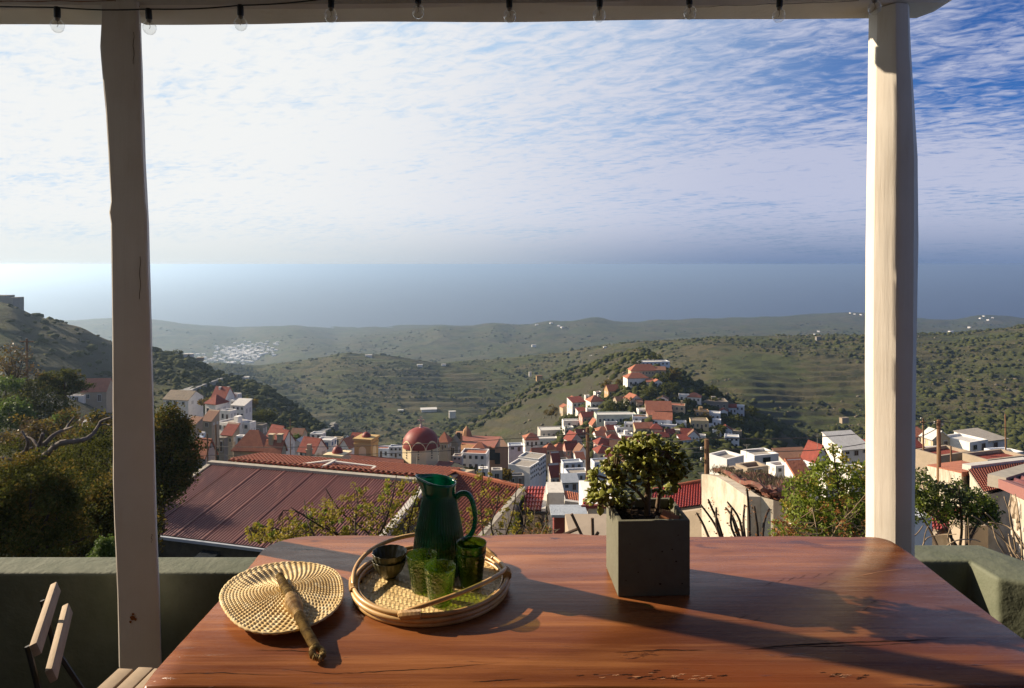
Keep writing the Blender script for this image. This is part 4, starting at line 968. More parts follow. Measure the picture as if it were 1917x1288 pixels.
# --- hilltop village (read in the third crop)
H(C6, 958, 1158, 150, 178, 'long pale flat-roofed building on the summit of the village hill', 'flat', wall='b', rm='w', yr=(312, 326), Y=322, win=(7, 1), k=.4, rot=6, door=0)
H(C6, 890, 1072, 218, 275, 'cream mansion with orange roof and arched windows below the summit', 'hip', 2.6, Y=308, wall='c', win=(8, 2), k=.45, rot=4, drop=8)
H(C6, 1068, 1142, 212, 272, 'brown-roofed stone wing right of the cream mansion', 'mono', 1.2, Y=310, wall='t', rm='b', win=(3, 2), k=.6, rot=-8, drop=8)
H(C6, 850, 1002, 275, 338, 'white house with orange hipped roof in front of the cream mansion', 'hip', 2.0, Y=298, win=(4, 1), k=.6, rot=10, drop=8)
H(C6, 1000, 1054, 300, 325, 'tiny orange-roofed house right of the white hipped house below the mansion', 'mono', 1.0, Y=297, win=(1, 1), rot=5)
H(C6, 1052, 1112, 300, 332, 'small white house with orange gable below the brown-roofed wing', 'gy', .9, Y=298, rot=10, win=(2, 1))
H(C6, 698, 790, 365, 402, 'salmon house with orange roof standing alone on the left shoulder of the hill', 'gx', 2.2, Y=292, wall='o', rot=18, win=(3, 1))
H(C6, 610, 660, 375, 400, 'tiny white house on rocks left of the salmon house', 'flat', Y=290, rot=20, win=(1, 1), side=(1, 1))
H(C6, 563, 672, 450, 500, 'white house with steep orange hipped roof above the long white wall', 'hip', 2.4, Y=282, rot=16, k=.9, chim=1)
H(C6, 420, 536, 455, 525, 'stepped white house with red roof at the left edge of the village', 'mono', 1.6, Y=276, rm='r', rot=22, win=(3, 2))
H(C6, 425, 470, 425, 500, 'narrow white gabled tower house at the left edge of the village', 'gy', 1.0, Y=279, rot=20, win=(1, 2), side=(1, 1))
H(C6, 358, 428, 490, 560, 'cream-white gabled house lowest on the left edge of the village hill', 'gy', 1.1, Y=268, rot=24, wall='c', win=(1, 1))
H(C6, 538, 570, 400, 440, 'white cubic house right above the stepped white house', 'flat', Y=286, rot=20, win=(1, 1), side=(1, 1))
H(C6, 560, 686, 502, 532, 'long low white house with bare front under the steep hipped roof', 'flat', Y=270, rm='w', rot=4, k=.4, win=(2, 1), side=(1, 1))
H(C6, 765, 852, 440, 470, 'brown-roofed stone house behind the round dark pine', 'gx', 1.3, Y=290, wall='t', rm='b', rot=14)
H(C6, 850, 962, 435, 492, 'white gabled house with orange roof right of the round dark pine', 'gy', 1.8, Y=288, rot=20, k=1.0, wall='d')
H(C6, 925, 968, 450, 500, 'small brownish house against the right wall of the orange-gabled house', 'mono', .8, Y=282, wall='t', rm='b', win=(1, 1), rot=8)
H(C6, 1088, 1168, 428, 462, 'little white gabled house alone among the dark trees of the hill', 'gy', 1.0, Y=288, rm='b', rot=-14)
H(C6, 1248, 1322, 398, 445, 'white flat-roofed house uppermost on the right side of the village', 'flat', Y=290, rot=-12, rm='w', win=(2, 1))
H(C6, 1318, 1416, 418, 482, 'white two-storey house with orange roof at the upper right of the village', 'hip', 1.6, Y=286, rot=-18, win=(3, 2))
H(C6, 1008, 1182, 515, 562, 'tan house with the broadest orange gabled roof of the village', 'gx', 2.9, Y=262, wall='t', rot=-6, k=.75, win=(3, 1))
H(C6, 1180, 1296, 478, 560, 'cream two-storey house with terrace right of the broad orange roof', 'flat', Y=264, wall='c', rm='o', rot=-16, win=(3, 2), chim=1)
H(C6, 1422, 1600, 448, 505, 'roofless grey stone building on the dark right slope', 'flat', Y=286, wall='g', rm='s', rot=-6, win=(4, 1), side=(0, 0), door=0)
H(C6, 1600, 1676, 490, 540, 'white house with dark red roof at the right tip of the village', 'gx', 1.0, Y=284, rm='r', rot=-12, wall='b')
H(C6, 1672, 1738, 480, 556, 'tall white cubic house outermost on the right tip of the village', 'flat', Y=286, rm='w', rot=-20, win=(2, 2), wall='b')
H(C6, 1555, 1610, 520, 560, 'small red-roofed house just left of the outermost white cubic house', 'gy', .9, Y=277, rm='r', rot=-15, wall='b', win=(1, 1))
H(C6, 1458, 1562, 535, 590, 'upper terrace of white stepped house on the right slope', 'flat', Y=272, rm='w', rot=-18, wall='b', win=(3, 1))
H(C6, 1500, 1562, 585, 640, 'lower white block under the stepped white house on the right slope', 'flat', Y=262, rm='w', rot=-18, wall='b', win=(2, 1))
H(C6, 1368, 1466, 520, 562, 'ochre stone house behind the yellow house on the right slope', 'flat', Y=275, wall='o', rm='s', rot=-8, win=(3, 1))
H(C6, 1338, 1462, 590, 655, 'pale yellow house with tall windows on the right slope', 'flat', Y=258, wall='y', rm='s', rot=-8, win=(4, 1))
H(C6, 1412, 1506, 632, 662, 'low white flat roof below the pale yellow house', 'flat', Y=252, wall='w', rm='w', rot=-4, win=(2, 1), k=1.0)
H(C6, 640, 902, 545, 622, 'large pale green school building with rows of blue windows', 'flat', Y=252, wall='n', rm='w', rot=3, k=.35, win=(9, 1), side=(2, 1), wt='b')
H(C6, 690, 772, 598, 650, 'white porch block standing before the pale green school', 'flat', Y=246, wall='w', rm='w', rot=3, win=(2, 1))
H(C6, 383, 526, 590, 640, 'long white wall-like house with pine beside it on the lower left', 'flat', Y=252, rot=6, rm='w', k=.4, win=(2, 1), side=(1, 1))
H(C6, 508, 612, 560, 606, 'pinkish house with red gable left of the pale green school', 'gx', 1.4, Y=256, wall='p', rm='r', rot=14)
H(C6, 582, 646, 622, 665, 'cream house with steep orange gable before the left end of the school', 'gy', 2.0, Y=243, wall='c', rot=12, win=(1, 1), k=1.2)
H(C6, 630, 718, 668, 700, 'red-roofed cottage below the white porch block', 'hip', 1.3, Y=238, wall='c', rm='o', rot=14)
H(C6, 700, 776, 655, 690, 'brown-roofed cottage below the middle of the school', 'gx', 1.2, Y=240, wall='d', rm='r', rot=8)
H(C6, 770, 845, 640, 690, 'white rounded retaining house below the right half of the school', 'flat', Y=243, rm='w', rot=10, win=(2, 1), wall='b')
H(C6, 838, 906, 610, 680, 'white two-storey house with balcony at the right end of the school', 'flat', Y=247, rm='w', rot=-10, win=(2, 2), wall='b')
H(C6, 903, 1002, 560, 605, 'white house with two brown terraces right of the school', 'flat', Y=258, rm='b', rot=-8, win=(2, 1), wall='b')
H(C6, 905, 960, 600, 640, 'small white flat house under the brown terraces', 'flat', Y=250, rm='w', rot=-8, win=(1, 1), wall='w')
H(C6, 1058, 1200, 582, 640, 'white house with long orange gable in the middle of the village', 'gx', 2.0, Y=250, rot=-14, wall='b', wt='b')
H(C6, 1010, 1064, 545, 600, 'tan lean-to house at the left end of the long orange gable', 'mono', 1.0, Y=256, wall='t', rot=6, win=(1, 1))
H(C6, 1120, 1232, 622, 668, 'white terrace house with blue railings below the long orange gable', 'flat', Y=244, rot=-14, rm='w', wall='b', wt='b')
H(C6, 915, 1042, 645, 702, 'cream house with three tall windows and orange roof', 'gx', 1.5, Y=238, wall='y', rot=5, k=.7, win=(3, 1))
H(C6, 1038, 1118, 655, 705, 'cream house with red hipped roof right of the three-windowed house', 'hip', 1.7, Y=240, wall='c', rm='r', rot=-10)
H(C6, 1075, 1160, 710, 740, 'low red-roofed house partly behind the overhead wire', 'gx', 1.2, Y=232, wall='d', rm='r', rot=6)
H(C6, 1140, 1210, 685, 722, 'dark red gable roof above the cream two-windowed house', 'gx', 1.3, Y=238, wall='c', rm='r', rot=10)
H(C6, 1196, 1268, 660, 712, 'cream flat house with two windows right of the dark red gables', 'flat', Y=242, wall='y', rm='w', rot=-10, win=(2, 2))
H(C6, 1262, 1340, 690, 730, 'house with dark red roof touching the white gable with arcade', 'gx', 1.6, Y=240, wall='d', rm='r', rot=-12)
H(C6, 1318, 1398, 705, 775, 'white gabled house with dark arcade on the lower right of the village', 'gy', 1.8, Y=238, rm='b', rot=-14, win=(3, 2), wall='b')
H(C6, 1245, 1325, 735, 778, 'white porch house beneath the dark red roof', 'mono', 1.2, Y=234, rm='r', rot=8, win=(3, 1), wall='b')
H(C6, 1562, 1640, 660, 712, 'red-roofed house highest of the trio on the far right slope', 'gy', 1.3, Y=262, rm='r', rot=-10, wall='b')
H(C6, 1596, 1700, 712, 782, 'white two-storey house lowest on the far right slope', 'flat', Y=250, rm='w', rot=-16, win=(3, 2), wall='b', wt='b')
H(C6, 1640, 1716, 668, 716, 'beige flat house rightmost of the trio on the far right slope', 'flat', Y=262, wall='t', rm='s', rot=-16, win=(2, 1))
H(C6, 1225, 1300, 600, 652, 'small white cube right of the house with blue railings', 'flat', Y=248, rm='w', rot=-12, wall='w', win=(2, 1))
H(C6, 1500, 1562, 662, 704, 'lonely white cube below the stepped white house among dark scrub', 'flat', Y=252, rm='w', rot=-16, wall='b', win=(2, 1))
H(C6, 938, 1004, 505, 548, 'white flat house tucked left of the broadest orange gabled roof', 'flat', Y=270, rm='w', rot=8, wall='w', win=(2, 1))
H(C6, 478, 545, 520, 562, 'white house with red lean-to roof above the pinkish house', 'mono', 1.0, Y=266, rm='r', rot=16, wall='w', win=(2, 1))
H(C6, 700, 770, 702, 738, 'white cottage with brown roof below the school and above the broad red hip', 'gx', 1.1, Y=232, rm='b', rot=8, wall='w', win=(2, 1))
H(C6, 868, 934, 712, 752, 'white cube under the three-windowed cream house, over the plant', 'flat', Y=230, rm='w', rot=-6, wall='w', win=(2, 1))
H(C6, 1388, 1446, 700, 748, 'white cube just right of the gabled house with arcade', 'flat', Y=244, rm='w', rot=-14, wall='w', win=(2, 1))
# foot of the hill and the saddle
H(C6, 84, 196, 728, 792, 'white house with orange hipped roof at the left foot of the hill', 'hip', 1.9, Y=226, rot=8, k=.8, win=(3, 1), wt='n')
H(C6, 192, 322, 722, 786, 'long plain white house joined to the orange hipped house', 'flat', Y=229, rot=4, rm='w', k=.5, win=(3, 1), side=(0, 0), wt='n')
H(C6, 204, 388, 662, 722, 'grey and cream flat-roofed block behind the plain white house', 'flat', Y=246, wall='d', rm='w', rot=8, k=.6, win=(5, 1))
H(C6, 384, 450, 640, 700, 'narrow white house left of the utility pole under the tall pine', 'flat', Y=240, rot=10, rm='w', win=(2, 1))
H(C6, 398, 512, 742, 800, 'house with steep dark red roof just left of the utility pole', 'gy', 2.2, Y=214, rm='r', rot=24, wall='d', k=1.1)
H(C6, 470, 545, 690, 740, 'brownish house behind the steep dark red roof', 'gx', 1.4, Y=228, rm='r', wall='t', rot=10)
H(C6, 386, 480, 800, 866, 'salmon gabled house with wide brown roof below the steep red roof', 'gx', 1.9, Y=200, wall='p', rm='r', rot=14)
H(C6, 464, 560, 840, 892, 'white gable-end house touching the utility pole', 'gy', 2.2, Y=196, wall='w', rm='b', rot=14, k=1.1)
H(C6, 240, 320, 808, 850, 'house with orange roof and dormer in the saddle of the town', 'hip', 1.6, Y=200, wall='c', rot=14)
H(C6, 312, 392, 805, 850, 'small house with tiled pyramid roof beside the salmon gable', 'hip', 1.7, Y=203, wall='p', rot=10)
H(C6, 138, 200, 838, 876, 'leftmost tiny orange-roofed house of the saddle', 'hip', 1.3, Y=190, wall='p', rot=16)
H(C6, 192, 246, 832, 866, 'tiny orange-roofed house second in the saddle row', 'gx', 1.3, Y=195, wall='c', rot=10)
H(C6, 296, 374, 868, 905, 'pinkish shed with rust-coloured roof above the white flat houses', 'gx', 1.4, Y=180, wall='p', rm='b', rot=12)
H(C6, 470, 535, 880, 910, 'house with bright orange roof patch left of the pole foot', 'mono', 1.6, Y=182, wall='w', rot=10)
H(C6, 345, 410, 880, 930, 'grey stone house with dark openings under the white gable end', 'flat', Y=172, wall='g', rm='s', rot=12, win=(2, 1))
H(C6, 372, 512, 905, 955, 'bluish white house with small green patch left of the pole', 'flat', Y=165, wall='b', rm='l', rot=10, k=.6, win=(3, 1))
H(C6, 290, 352, 905, 955, 'narrow house with long rust-red roof between white blocks', 'mono', 2.2, Y=160, wall='d', rm='r', rot=14, win=(1, 1))
H(C6, 270, 330, 945, 1000, 'little white house stepping down beside the long rust-red roof', 'flat', Y=152, wall='b', rm='w', rot=14, win=(1, 1))
H(C6, 275, 352, 1015, 1062, 'red-roofed house right behind the thin wooden pole', 'mono', 2.4, Y=140, wall='d', rm='r', rot=14, win=(2, 1))
H(C6, 402, 560, 985, 1100, 'pale flat-roofed house left of the planter pole with beige roof', 'flat', Y=118, wall='b', rm='f', rot=8, k=.8, win=(4, 2))
H(C6, 368, 482, 1052, 1100, 'white balcony block with pinkish roof in front of the pale house', 'mono', .7, Y=104, wall='b', rm='l', rot=6, win=(2, 1))
# houses behind the potted plant
H(C6, 622, 740, 768, 815, 'salmon house with red roof right of the utility pole', 'hip', 1.9, Y=214, wall='p', rm='r', rot=14)
H(C6, 700, 806, 745, 790, 'broad red hipped roof behind the salmon house', 'hip', 2.0, Y=226, wall='p', rm='r', rot=8)
H(C6, 800, 906, 700, 748, 'white shallow house above the potted plant', 'flat', Y=232, wall='w', rm='w', rot=10, win=(2, 1))
H(C6, 610, 700, 700, 745, 'white terrace house with red roof beside the utility pole', 'gx', 1.2, Y=230, wall='w', rm='o', rot=14)
H(C6, 625, 765, 835, 880, 'wide rust-red roof just above the left edge of the plant', 'hip', 2.2, Y=196, wall='d', rm='r', rot=10)
H(C6, 735, 850, 795, 850, 'brown roof half hidden by the crown of the plant', 'gx', 1.8, Y=208, wall='t', rm='b', rot=-8)
H(C6, 830, 960, 765, 800, 'white house with dark red roof glimpsed over the plant', 'gx', 1.8, Y=222, wall='w', rm='r', rot=-6)
H(C6, 960, 1080, 745, 800, 'brown house behind the right top of the plant', 'gx', 1.8, Y=226, wall='t', rm='b', rot=-10)
H(C6, 600, 720, 900, 960, 'white house behind the left leaves of the plant', 'flat', Y=176, wall='b', rm='f', rot=10)
H(C6, 700, 830, 880, 930, 'grey house hidden behind the middle of the plant', 'gx', 1.8, Y=188, wall='d', rm='r', rot=-8)
# --- around the church (read in the second crop)
H(C5, 1608, 1872, 615, 735, 'white block of flats with six small windows on its right side', 'flat', Y=128, wall='w', rm='f', rot=-26, k=1.0, win=(0, 0), side=(5, 3), wt='n', drop=10)
H(C5, 1690, 1930, 545, 700, 'taller white block of flats behind the six-windowed block', 'flat', Y=142, wall='w', rm='f', rot=-24, k=.9, win=(3, 0), side=(4, 4), wt='n', drop=10)
H(C5, 1598, 1740, 690, 770, 'low flat dark roof in front of the white block of flats', 'flat', Y=112, wall='g', rm='l', rot=6, win=(2, 1), k=.6)
H(C5, 1740, 1862, 385, 445, 'white house with orange hipped roof beyond the stone church', 'hip', 1.9, Y=214, rot=6, wt='n')
H(C5, 1600, 1728, 430, 480, 'pale blue-roofed shed beside the stone church', 'flat', Y=196, wall='b', rm='l', rot=6, win=(2, 1))
H(C5, 1800, 1890, 500, 530, 'pink-roofed cottage right of the stone church', 'gx', 1.3, Y=186, wall='p', rot=8)
H(C5, 1200, 1436, 500, 640, 'white two-storey house with shuttered windows right of the dome', 'flat', Y=128, wall='w', rm='o', rot=-8, k=.7, win=(4, 2), drop=8)
H(C5, 1285, 1432, 488, 560, 'orange hipped roof rising behind the shuttered white house', 'hip', 1.7, Y=140, wall='w', rot=-8, win=(3, 1))
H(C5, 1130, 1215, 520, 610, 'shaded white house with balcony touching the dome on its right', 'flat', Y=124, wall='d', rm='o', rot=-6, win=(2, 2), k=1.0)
H(C5, 1348, 1430, 628, 735, 'white capped pillar house left of its twin near the big tiled roof', 'flat', Y=92, wall='w', rm='w', rot=3, win=(1, 1), side=(0, 0), door=0, k=.9, name='chimney_block', cat='chimney')
H(C5, 1458, 1552, 640, 745, 'pinkish capped pillar right of its white twin near the big tiled roof', 'flat', Y=92, wall='d', rm='w', rot=3, win=(1, 1), side=(0, 0), door=0, k=.9, name='chimney_block', cat='chimney')
H(C5, 1000, 1112, 410, 470, 'house with orange hipped roof between the dome and the stone church', 'hip', 2.2, Y=150, wall='t', rot=-16, k=1.0)
H(C5, 1090, 1190, 420, 520, 'old grey gabled chapel left of the stone church', 'gy', 1.6, Y=152, wall='g', rm='s', rot=-10, win=(1, 1), k=1.0)
H(C5, 458, 592, 455, 545, 'white house with square orange roof patch left of the dome', 'flat', Y=142, wall='b', rm='o', rot=-4, win=(3, 1), k=.7)
H(C5, 588, 708, 440, 530, 'white flat house with balcony left of the dome', 'flat', Y=138, wall='b', rm='w', rot=-4, win=(3, 2), k=.6)
H(C5, 155, 300, 445, 520, 'white house with orange gable left of the cream bell tower', 'gy', 1.7, Y=146, wall='w', rm='o', rot=-24, k=1.2)
H(C5, 250, 345, 385, 450, 'rust-roofed house behind the cream bell tower', 'mono', 1.3, Y=165, wall='w', rm='r', rot=-8)
H(C5, 200, 246, 380, 420, 'tiny white belfry house on the skyline of the town', 'gy', .8, Y=176, wall='w', rm='w', rot=0, win=(1, 1), side=(0, 0))
H(C5, -40, 118, 385, 460, 'white modern flat house with blue shutters', 'flat', Y=162, wall='w', rm='w', rot=-12, k=.8, win=(2, 1), wt='b')
H(C5, 95, 185, 370, 440, 'cream terrace house right of the blue-shuttered one', 'flat', Y=170, wall='c', rm='f', rot=-12, k=.8, win=(2, 1))
H(C5, -90, 30, 330, 380, 'white house with pergola roof behind the blue-shuttered one', 'flat', Y=178, wall='w', rm='l', rot=-12, k=.7, win=(2, 1))
# --- left side of town (first crop)
H(C4, 118, 392, 405, 470, 'old white farmhouse with mossy stone roof and chimney', 'gx', 2.0, Y=196, wall='w', rm='s', rot=-12, k=.8, win=(3, 1), chim=1)
H(C4, 525, 692, 385, 470, 'upper half of the white villa with dark red gabled roof and chimneys', 'gx', 2.6, Y=190, wall='w', rm='r', rot=-18, k=.8, win=(3, 1), chim=2)
H(C4, 465, 632, 448, 560, 'lower half of the white villa with dark red hipped roof and tall windows', 'hip', 2.3, Y=176, wall='w', rm='r', rot=-26, k=1.0, win=(2, 1), side=(2, 1), drop=8)
H(C4, 690, 770, 355, 400, 'small white roof terrace block right of the villa chimney', 'flat', Y=194, wall='w', rm='w', rot=-14, win=(1, 1))
H(C4, 690, 775, 410, 470, 'white balcony storey under the roof terrace block', 'flat', Y=188, wall='w', rm='w', rot=-14, win=(2, 1))
H(C4, 698, 846, 455, 560, 'white house with arched porch and slanting roof', 'mono', 1.2, Y=180, wall='w', rm='w', rot=-14, k=.8, win=(3, 2), drop=8)
H(C4, 600, 720, 500, 600, 'white stair block in front of the villa', 'flat', Y=172, wall='w', rm='f', rot=-20, win=(2, 1), drop=8)
H(C4, 560, 800, 610, 700, 'long white terrace house with grey flat roofs below the villa', 'flat', Y=158, wall='w', rm='f', rot=-28, k=.9, win=(3, 1), drop=8)
H(C4, 790, 890, 600, 760, 'tall narrow white house at the end of the terrace', 'flat', Y=160, wall='w', rm='f', rot=-22, k=.9, win=(1, 2), drop=8)
H(C4, 880, 985, 620, 730, 'roofless dark stone ruin beside the tall narrow white house', 'flat', Y=165, wall='g', rm='s', rot=-10, win=(1, 1), door=0)
H(C4, 296, 425, 625, 720, 'brown shed with open front under the tree', 'mono', 1.2, Y=128, wall='t', rm='b', rot=-20, win=(3, 1), side=(0, 0))
H(C4, 440, 570, 590, 640, 'dark brown sloping roof under the villa', 'mono', 2.0, Y=150, wall='t', rm='b', rot=-20, win=(1, 1))
H(C4, 612, 742, 710, 790, 'low house with rust roof and boarded side', 'mono', 1.7, Y=120, wall='t', rm='r', rot=-16, k=.8)
H(C4, 738, 812, 715, 780, 'white annex touching the low rust-roofed house', 'flat', Y=118, wall='w', rm='w', rot=-10, win=(1, 1))
H(C4, 590, 655, 730, 850, 'tan stepped wall house with crumbling edge', 'flat', Y=108, wall='t', rm='s', rot=-20, win=(1, 1), side=(0, 0))
H(C4, 990, 1165, 720, 780, 'white house with dark red roof behind its twin gable', 'gx', 2.0, Y=148, wall='w', rm='r', rot=-30, k=.8)
H(C4, 1008, 1212, 772, 890, 'white gabled house with dark red roof in front of its twin', 'gx', 2.2, Y=136, wall='w', rm='r', rot=-30, k=.8)
H(C4, 1205, 1330, 780, 850, 'small white chapel-like house with round parapet', 'gy', .8, Y=140, wall='w', rm='w', rot=-10, win=(2, 1))
H(C4, 1262, 1484, 850, 930, 'wide white gabled house with dark red roof behind the stone chimney', 'gx', 1.9, Y=116, wall='w', rm='r', rot=-24, k=.9)
H(C4, 1205, 1325, 700, 770, 'faded orange-roofed house with garden shrub', 'gx', 1.2, Y=170, wall='t', rm='b', rot=-10)
H(C4, 730, 1010, 850, 885, 'wide orange hipped roof just beyond the big red roof', 'hip', 2.4, Y=86, wall='c', rm='o', rot=-6, k=.7, win=(0, 0), side=(0, 0))
H(C4, 985, 1142, 835, 885, 'cream house end with orange wall caps', 'gx', 1.0, Y=82, wall='c', rm='o', rot=-10, k=.6, win=(0, 0), side=(0, 0), chim=2)
H(C4, 352, 532, 872, 910, 'small faded orange gable left of the wide orange roof', 'gx', 1.7, Y=84, wall='d', rm='o', rot=-20, win=(1, 1))
H(D0, 765, 995, 655, 760, 'farmhouse with salmon roof and dark open porch beyond the umbrella pine', 'gx', 3.0, Y=186, wall='t', rm='o', rot=6, k=.8, win=(2, 1))
H(D0, 560, 765, 700, 755, 'low whitewashed ruin left of the farmhouse porch', 'flat', Y=184, wall='w', rm='s', rot=6, k=.4, win=(2, 1))
H(D0, 750, 885, 985, 1060, 'small shed with white painted frame among the bushes', 'mono', .6, Y=82, wall='t', rm='w', rot=6, k=.8, win=(2, 1))
# --- the right side, near (fourth crop)
H(D4, 175, 520, 372, 520, 'bright white modern house with sunken roof terrace', 'flat', Y=70, wall='w', rm='f', rot=34, k=.9, win=(0, 0), side=(0, 0), drop=6)
H(D4, 518, 845, 335, 445, 'white cubic house with one brown window', 'flat', Y=76, wall='w', rm='f', rot=16, k=.8, win=(1, 1), side=(0, 0), door=0, wt='n', drop=6)
H(D4, 845, 1190, 385, 440, 'pink-tiled terrace house behind the thin antenna', 'mono', .8, Y=92, wall='d', rm='b', rot=8, k=.7, win=(2, 1))
H(D4, 1130, 1345, 385, 430, 'white gable with dark red roof near the green bush', 'gy', 1.9, Y=88, wall='w', rm='r', rot=16, k=1.1)
H(D4, 1180, 1310, 300, 350, 'small white roof hut upper right of the white gable', 'flat', Y=104, wall='w', rm='w', rot=14)
H(D4, 1370, 1760, 280, 345, 'long pale roof house behind the green bush', 'mono', 1.6, Y=98, wall='w', rm='w', rot=14, k=.8, win=(3, 1))
H(D4, 755, 960, 440, 525, 'white house wall with maroon door panel', 'flat', Y=62, wall='w', rm='r', rot=18, k=.8, win=(2, 1))
H(D4, 275, 500, 492, 530, 'stone-edged brown terrace above the derelict house', 'flat', Y=52, wall='t', rm='b', rot=24, k=.7, win=(0, 0), side=(0, 0))
H(D4, 455, 752, 462, 545, 'brown flat-roofed house behind the derelict roof', 'flat', Y=58, wall='t', rm='b', rot=20, k=.7, win=(1, 1), side=(0, 0))
H(D4, 958, 1250, 455, 540, 'white wall house with antenna mast in front', 'flat', Y=56, wall='w', rm='w', rot=18, k=.8, win=(1, 1), side=(0, 0))
H(D4, 985, 1160, 600, 660, 'bright coral-painted roof behind the green bush', 'mono', .9, Y=36, wall='w', rm='o', rot=10, k=1.3, win=(0, 0), side=(0, 0))
H(D4, 1250, 1500, 520, 600, 'low white house behind the upper part of the green bush', 'flat', Y=58, wall='w', rm='b', rot=14, win=(2, 1))
H(D4, 1500, 1750, 480, 640, 'white house end right behind the bush and the white post', 'flat', Y=54, wall='w', rm='w', rot=14, win=(2, 1))
H(D4, 1600, 1760, 205, 300, 'red-walled upper house beside the white post', 'flat', Y=110, wall='r', rm='r', rot=10, win=(1, 1))
# far right (fifth crop)
H(D5, 490, 850, 300, 415, 'large white flat-roofed house at the right end of town', 'flat', Y=92, wall='w', rm='w', rot=24, k=1.0, win=(2, 1), side=(0, 0))
H(D5, 630, 1030, 290, 380, 'white house with slatted beige roof behind the large white one', 'mono', .5, Y=100, wall='w', rm='f', rot=20, k=.9, win=(1, 1))
H(D5, 845, 1080, 385, 445, 'white garden house with curved parapets and black tank', 'flat', Y=84, wall='b', rm='w', rot=10, k=.5, win=(0, 0), side=(0, 0))
H(D5, 992, 1190, 405, 470, 'small white cube with one grey window at the right border', 'flat', Y=78, wall='w', rm='w', rot=24, k=.8, win=(1, 1), side=(0, 0), door=0)
H(D5, 60, 250, 250, 300, 'white house with sloping red roof right beside the post', 'mono', .9, Y=100, wall='w', rm='o', rot=16, k=.7)
H(D5, 265, 385, 200, 265, 'little white tower house with red top behind the brown pole', 'flat', Y=108, wall='w', rm='r', rot=14, win=(1, 1))
H(D5, 60, 190, 350, 450, 'shadowed white shed with round hole right beside the post', 'mono', .6, Y=72, wall='w', rm='r', rot=10, win=(1, 1))
H(D5, 180, 520, 375, 450, 'whitewashed yard wall house around the brown pole', 'flat', Y=76, wall='w', rm='w', rot=8, k=.4, win=(0, 0), side=(0, 0))
H(D5, 245, 450, 265, 370, 'cream arched chapel left of the large white house', 'gy', 1.0, Y=94, wall='c', rm='w', rot=10, win=(2, 1))
H(D5, 230, 720, 430, 510, 'tan stone house with long dark red roof edge', 'flat', Y=60, wall='t', rm='r', rot=22, k=.6, win=(0, 0), side=(0, 0))
H(D5, 700, 1260, 470, 560, 'dark red roof terrace right of the tan stone house', 'flat', Y=58, wall='t', rm='r', rot=18, k=.5, win=(0, 0), side=(0, 0))
# ------------------------------------------------------------------ near roofs, church, poles
def tiled(TL, TR, BR, BL, nc, nr, amp, step, name, mat, parent, stuff=True, per=8, lip=None, duty=.5):
    TL, TR, BR, BL = map(Vector, (TL, TR, BR, BL)); nrm = (BL-TL).cross(TR-TL).normalized()
    if nrm.z < 0: nrm = -nrm
    us = np.linspace(0, 1, nc*per+1); rows = []
    for r_ in range(nr):
        for e in (0.0, 0.999): rows.append(((r_+e)/nr, step*e))
    A = []
    for v, h in rows:
        a = TL.lerp(BL, v); b = TR.lerp(BR, v)
        w = (np.cos(us*nc*2*np.pi)*.5+.5)**duty*amp+h
        A.append(np.array(a)[None]*(1-us)[:, None]+np.array(b)[None]*us[:, None]+np.array(nrm)[None]*w[:, None])
    m = MB(); m.grid(np.array(A)); o = m.build(name, mat, parent, smooth=False, world=True); 
    me = o.data; me.polygons.foreach_set('use_smooth', [True]*len(me.polygons)); me.set_sharp_from_angle(angle=R(60))
    if stuff: tag(o, kind='stuff')
    return o
def walls_under(quad, zb, name, mat, parent, inset=.12):
    c = sum((Vector(q) for q in quad), Vector())/4; q = [Vector(p)+(c-Vector(p)).normalized()*inset-Vector((0, 0, .06)) for p in quad]
    m = MB(); v = [(*p[:2], zb) for p in q]+[tuple(p) for p in q]
    m.add(v, [(0, 1, 2, 3), (7, 6, 5, 4), (0, 4, 5, 1), (1, 5, 6, 2), (2, 6, 7, 3), (3, 7, 4, 0)]); o = m.build(name, mat, parent, world=True)
    bm = bmesh.new(); bm.from_mesh(o.data); bmesh.ops.recalc_face_normals(bm, faces=bm.faces); bm.to_mesh(o.data); bm.free(); return o
def bar(A, B, w, h, name, mat, parent):
    A, B = Vector(A), Vector(B); d = (B-A).normalized(); s = d.cross(Vector((0, 0, 1))).normalized(); u = s.cross(d)
    v = [p+s*a*w/2+u*b*h/2 for p in (A, B) for a, b in ((-1, -1), (1, -1), (1, 1), (-1, 1))]
    m = MB(); m.add(v, [(0, 1, 2, 3), (7, 6, 5, 4), (0, 4, 5, 1), (1, 5, 6, 2), (2, 6, 7, 3), (3, 7, 4, 0)]); return m.build(name, mat, parent, world=True)
M_CORR = material('wine_red_corrugated_sheet', (.165, .046, .036), .55, .35, noise=(.35, (.12, .036, .034), .4, .65), noise2=(1.6, (.24, .085, .06), .54, .72, (1.6, .25, 1)))
M_TILEO = material('orange_barrel_tile', (.46, .155, .075), .8, .2, noise=(2.2, (.36, .12, .07), .4, .65), noise2=(9, (.30, .16, .11), .55, .75))
M_TILER = material('glossy_red_tile', (.40, .060, .042), .45, .4, noise=(2.2, (.30, .05, .04), .4, .65))
M_TILEOLD = material('lichened_old_tile', (.22, .085, .058), .9, .15, noise=(1.6, (.15, .07, .055), .4, .6), noise2=(5, (.20, .17, .12), .52, .72))
M_DARKTILE = material('dark_rust_tile', (.25, .078, .048), .8, .2, noise=(2.0, (.19, .065, .045), .4, .65))
M_CEM = material('cement_verge', (.46, .42, .34), .85, .2, noise=(3, (.36, .33, .27), .4, .65))
M_WHITEV = material('whitewashed_verge', (.70, .66, .58), .85, .2, noise=(3, (.56, .52, .45), .45, .7))
M_DARKWALL = material('dark_rough_wall', (.10, .085, .055), .9, .1, noise=(3, (.07, .06, .04), .4, .65))
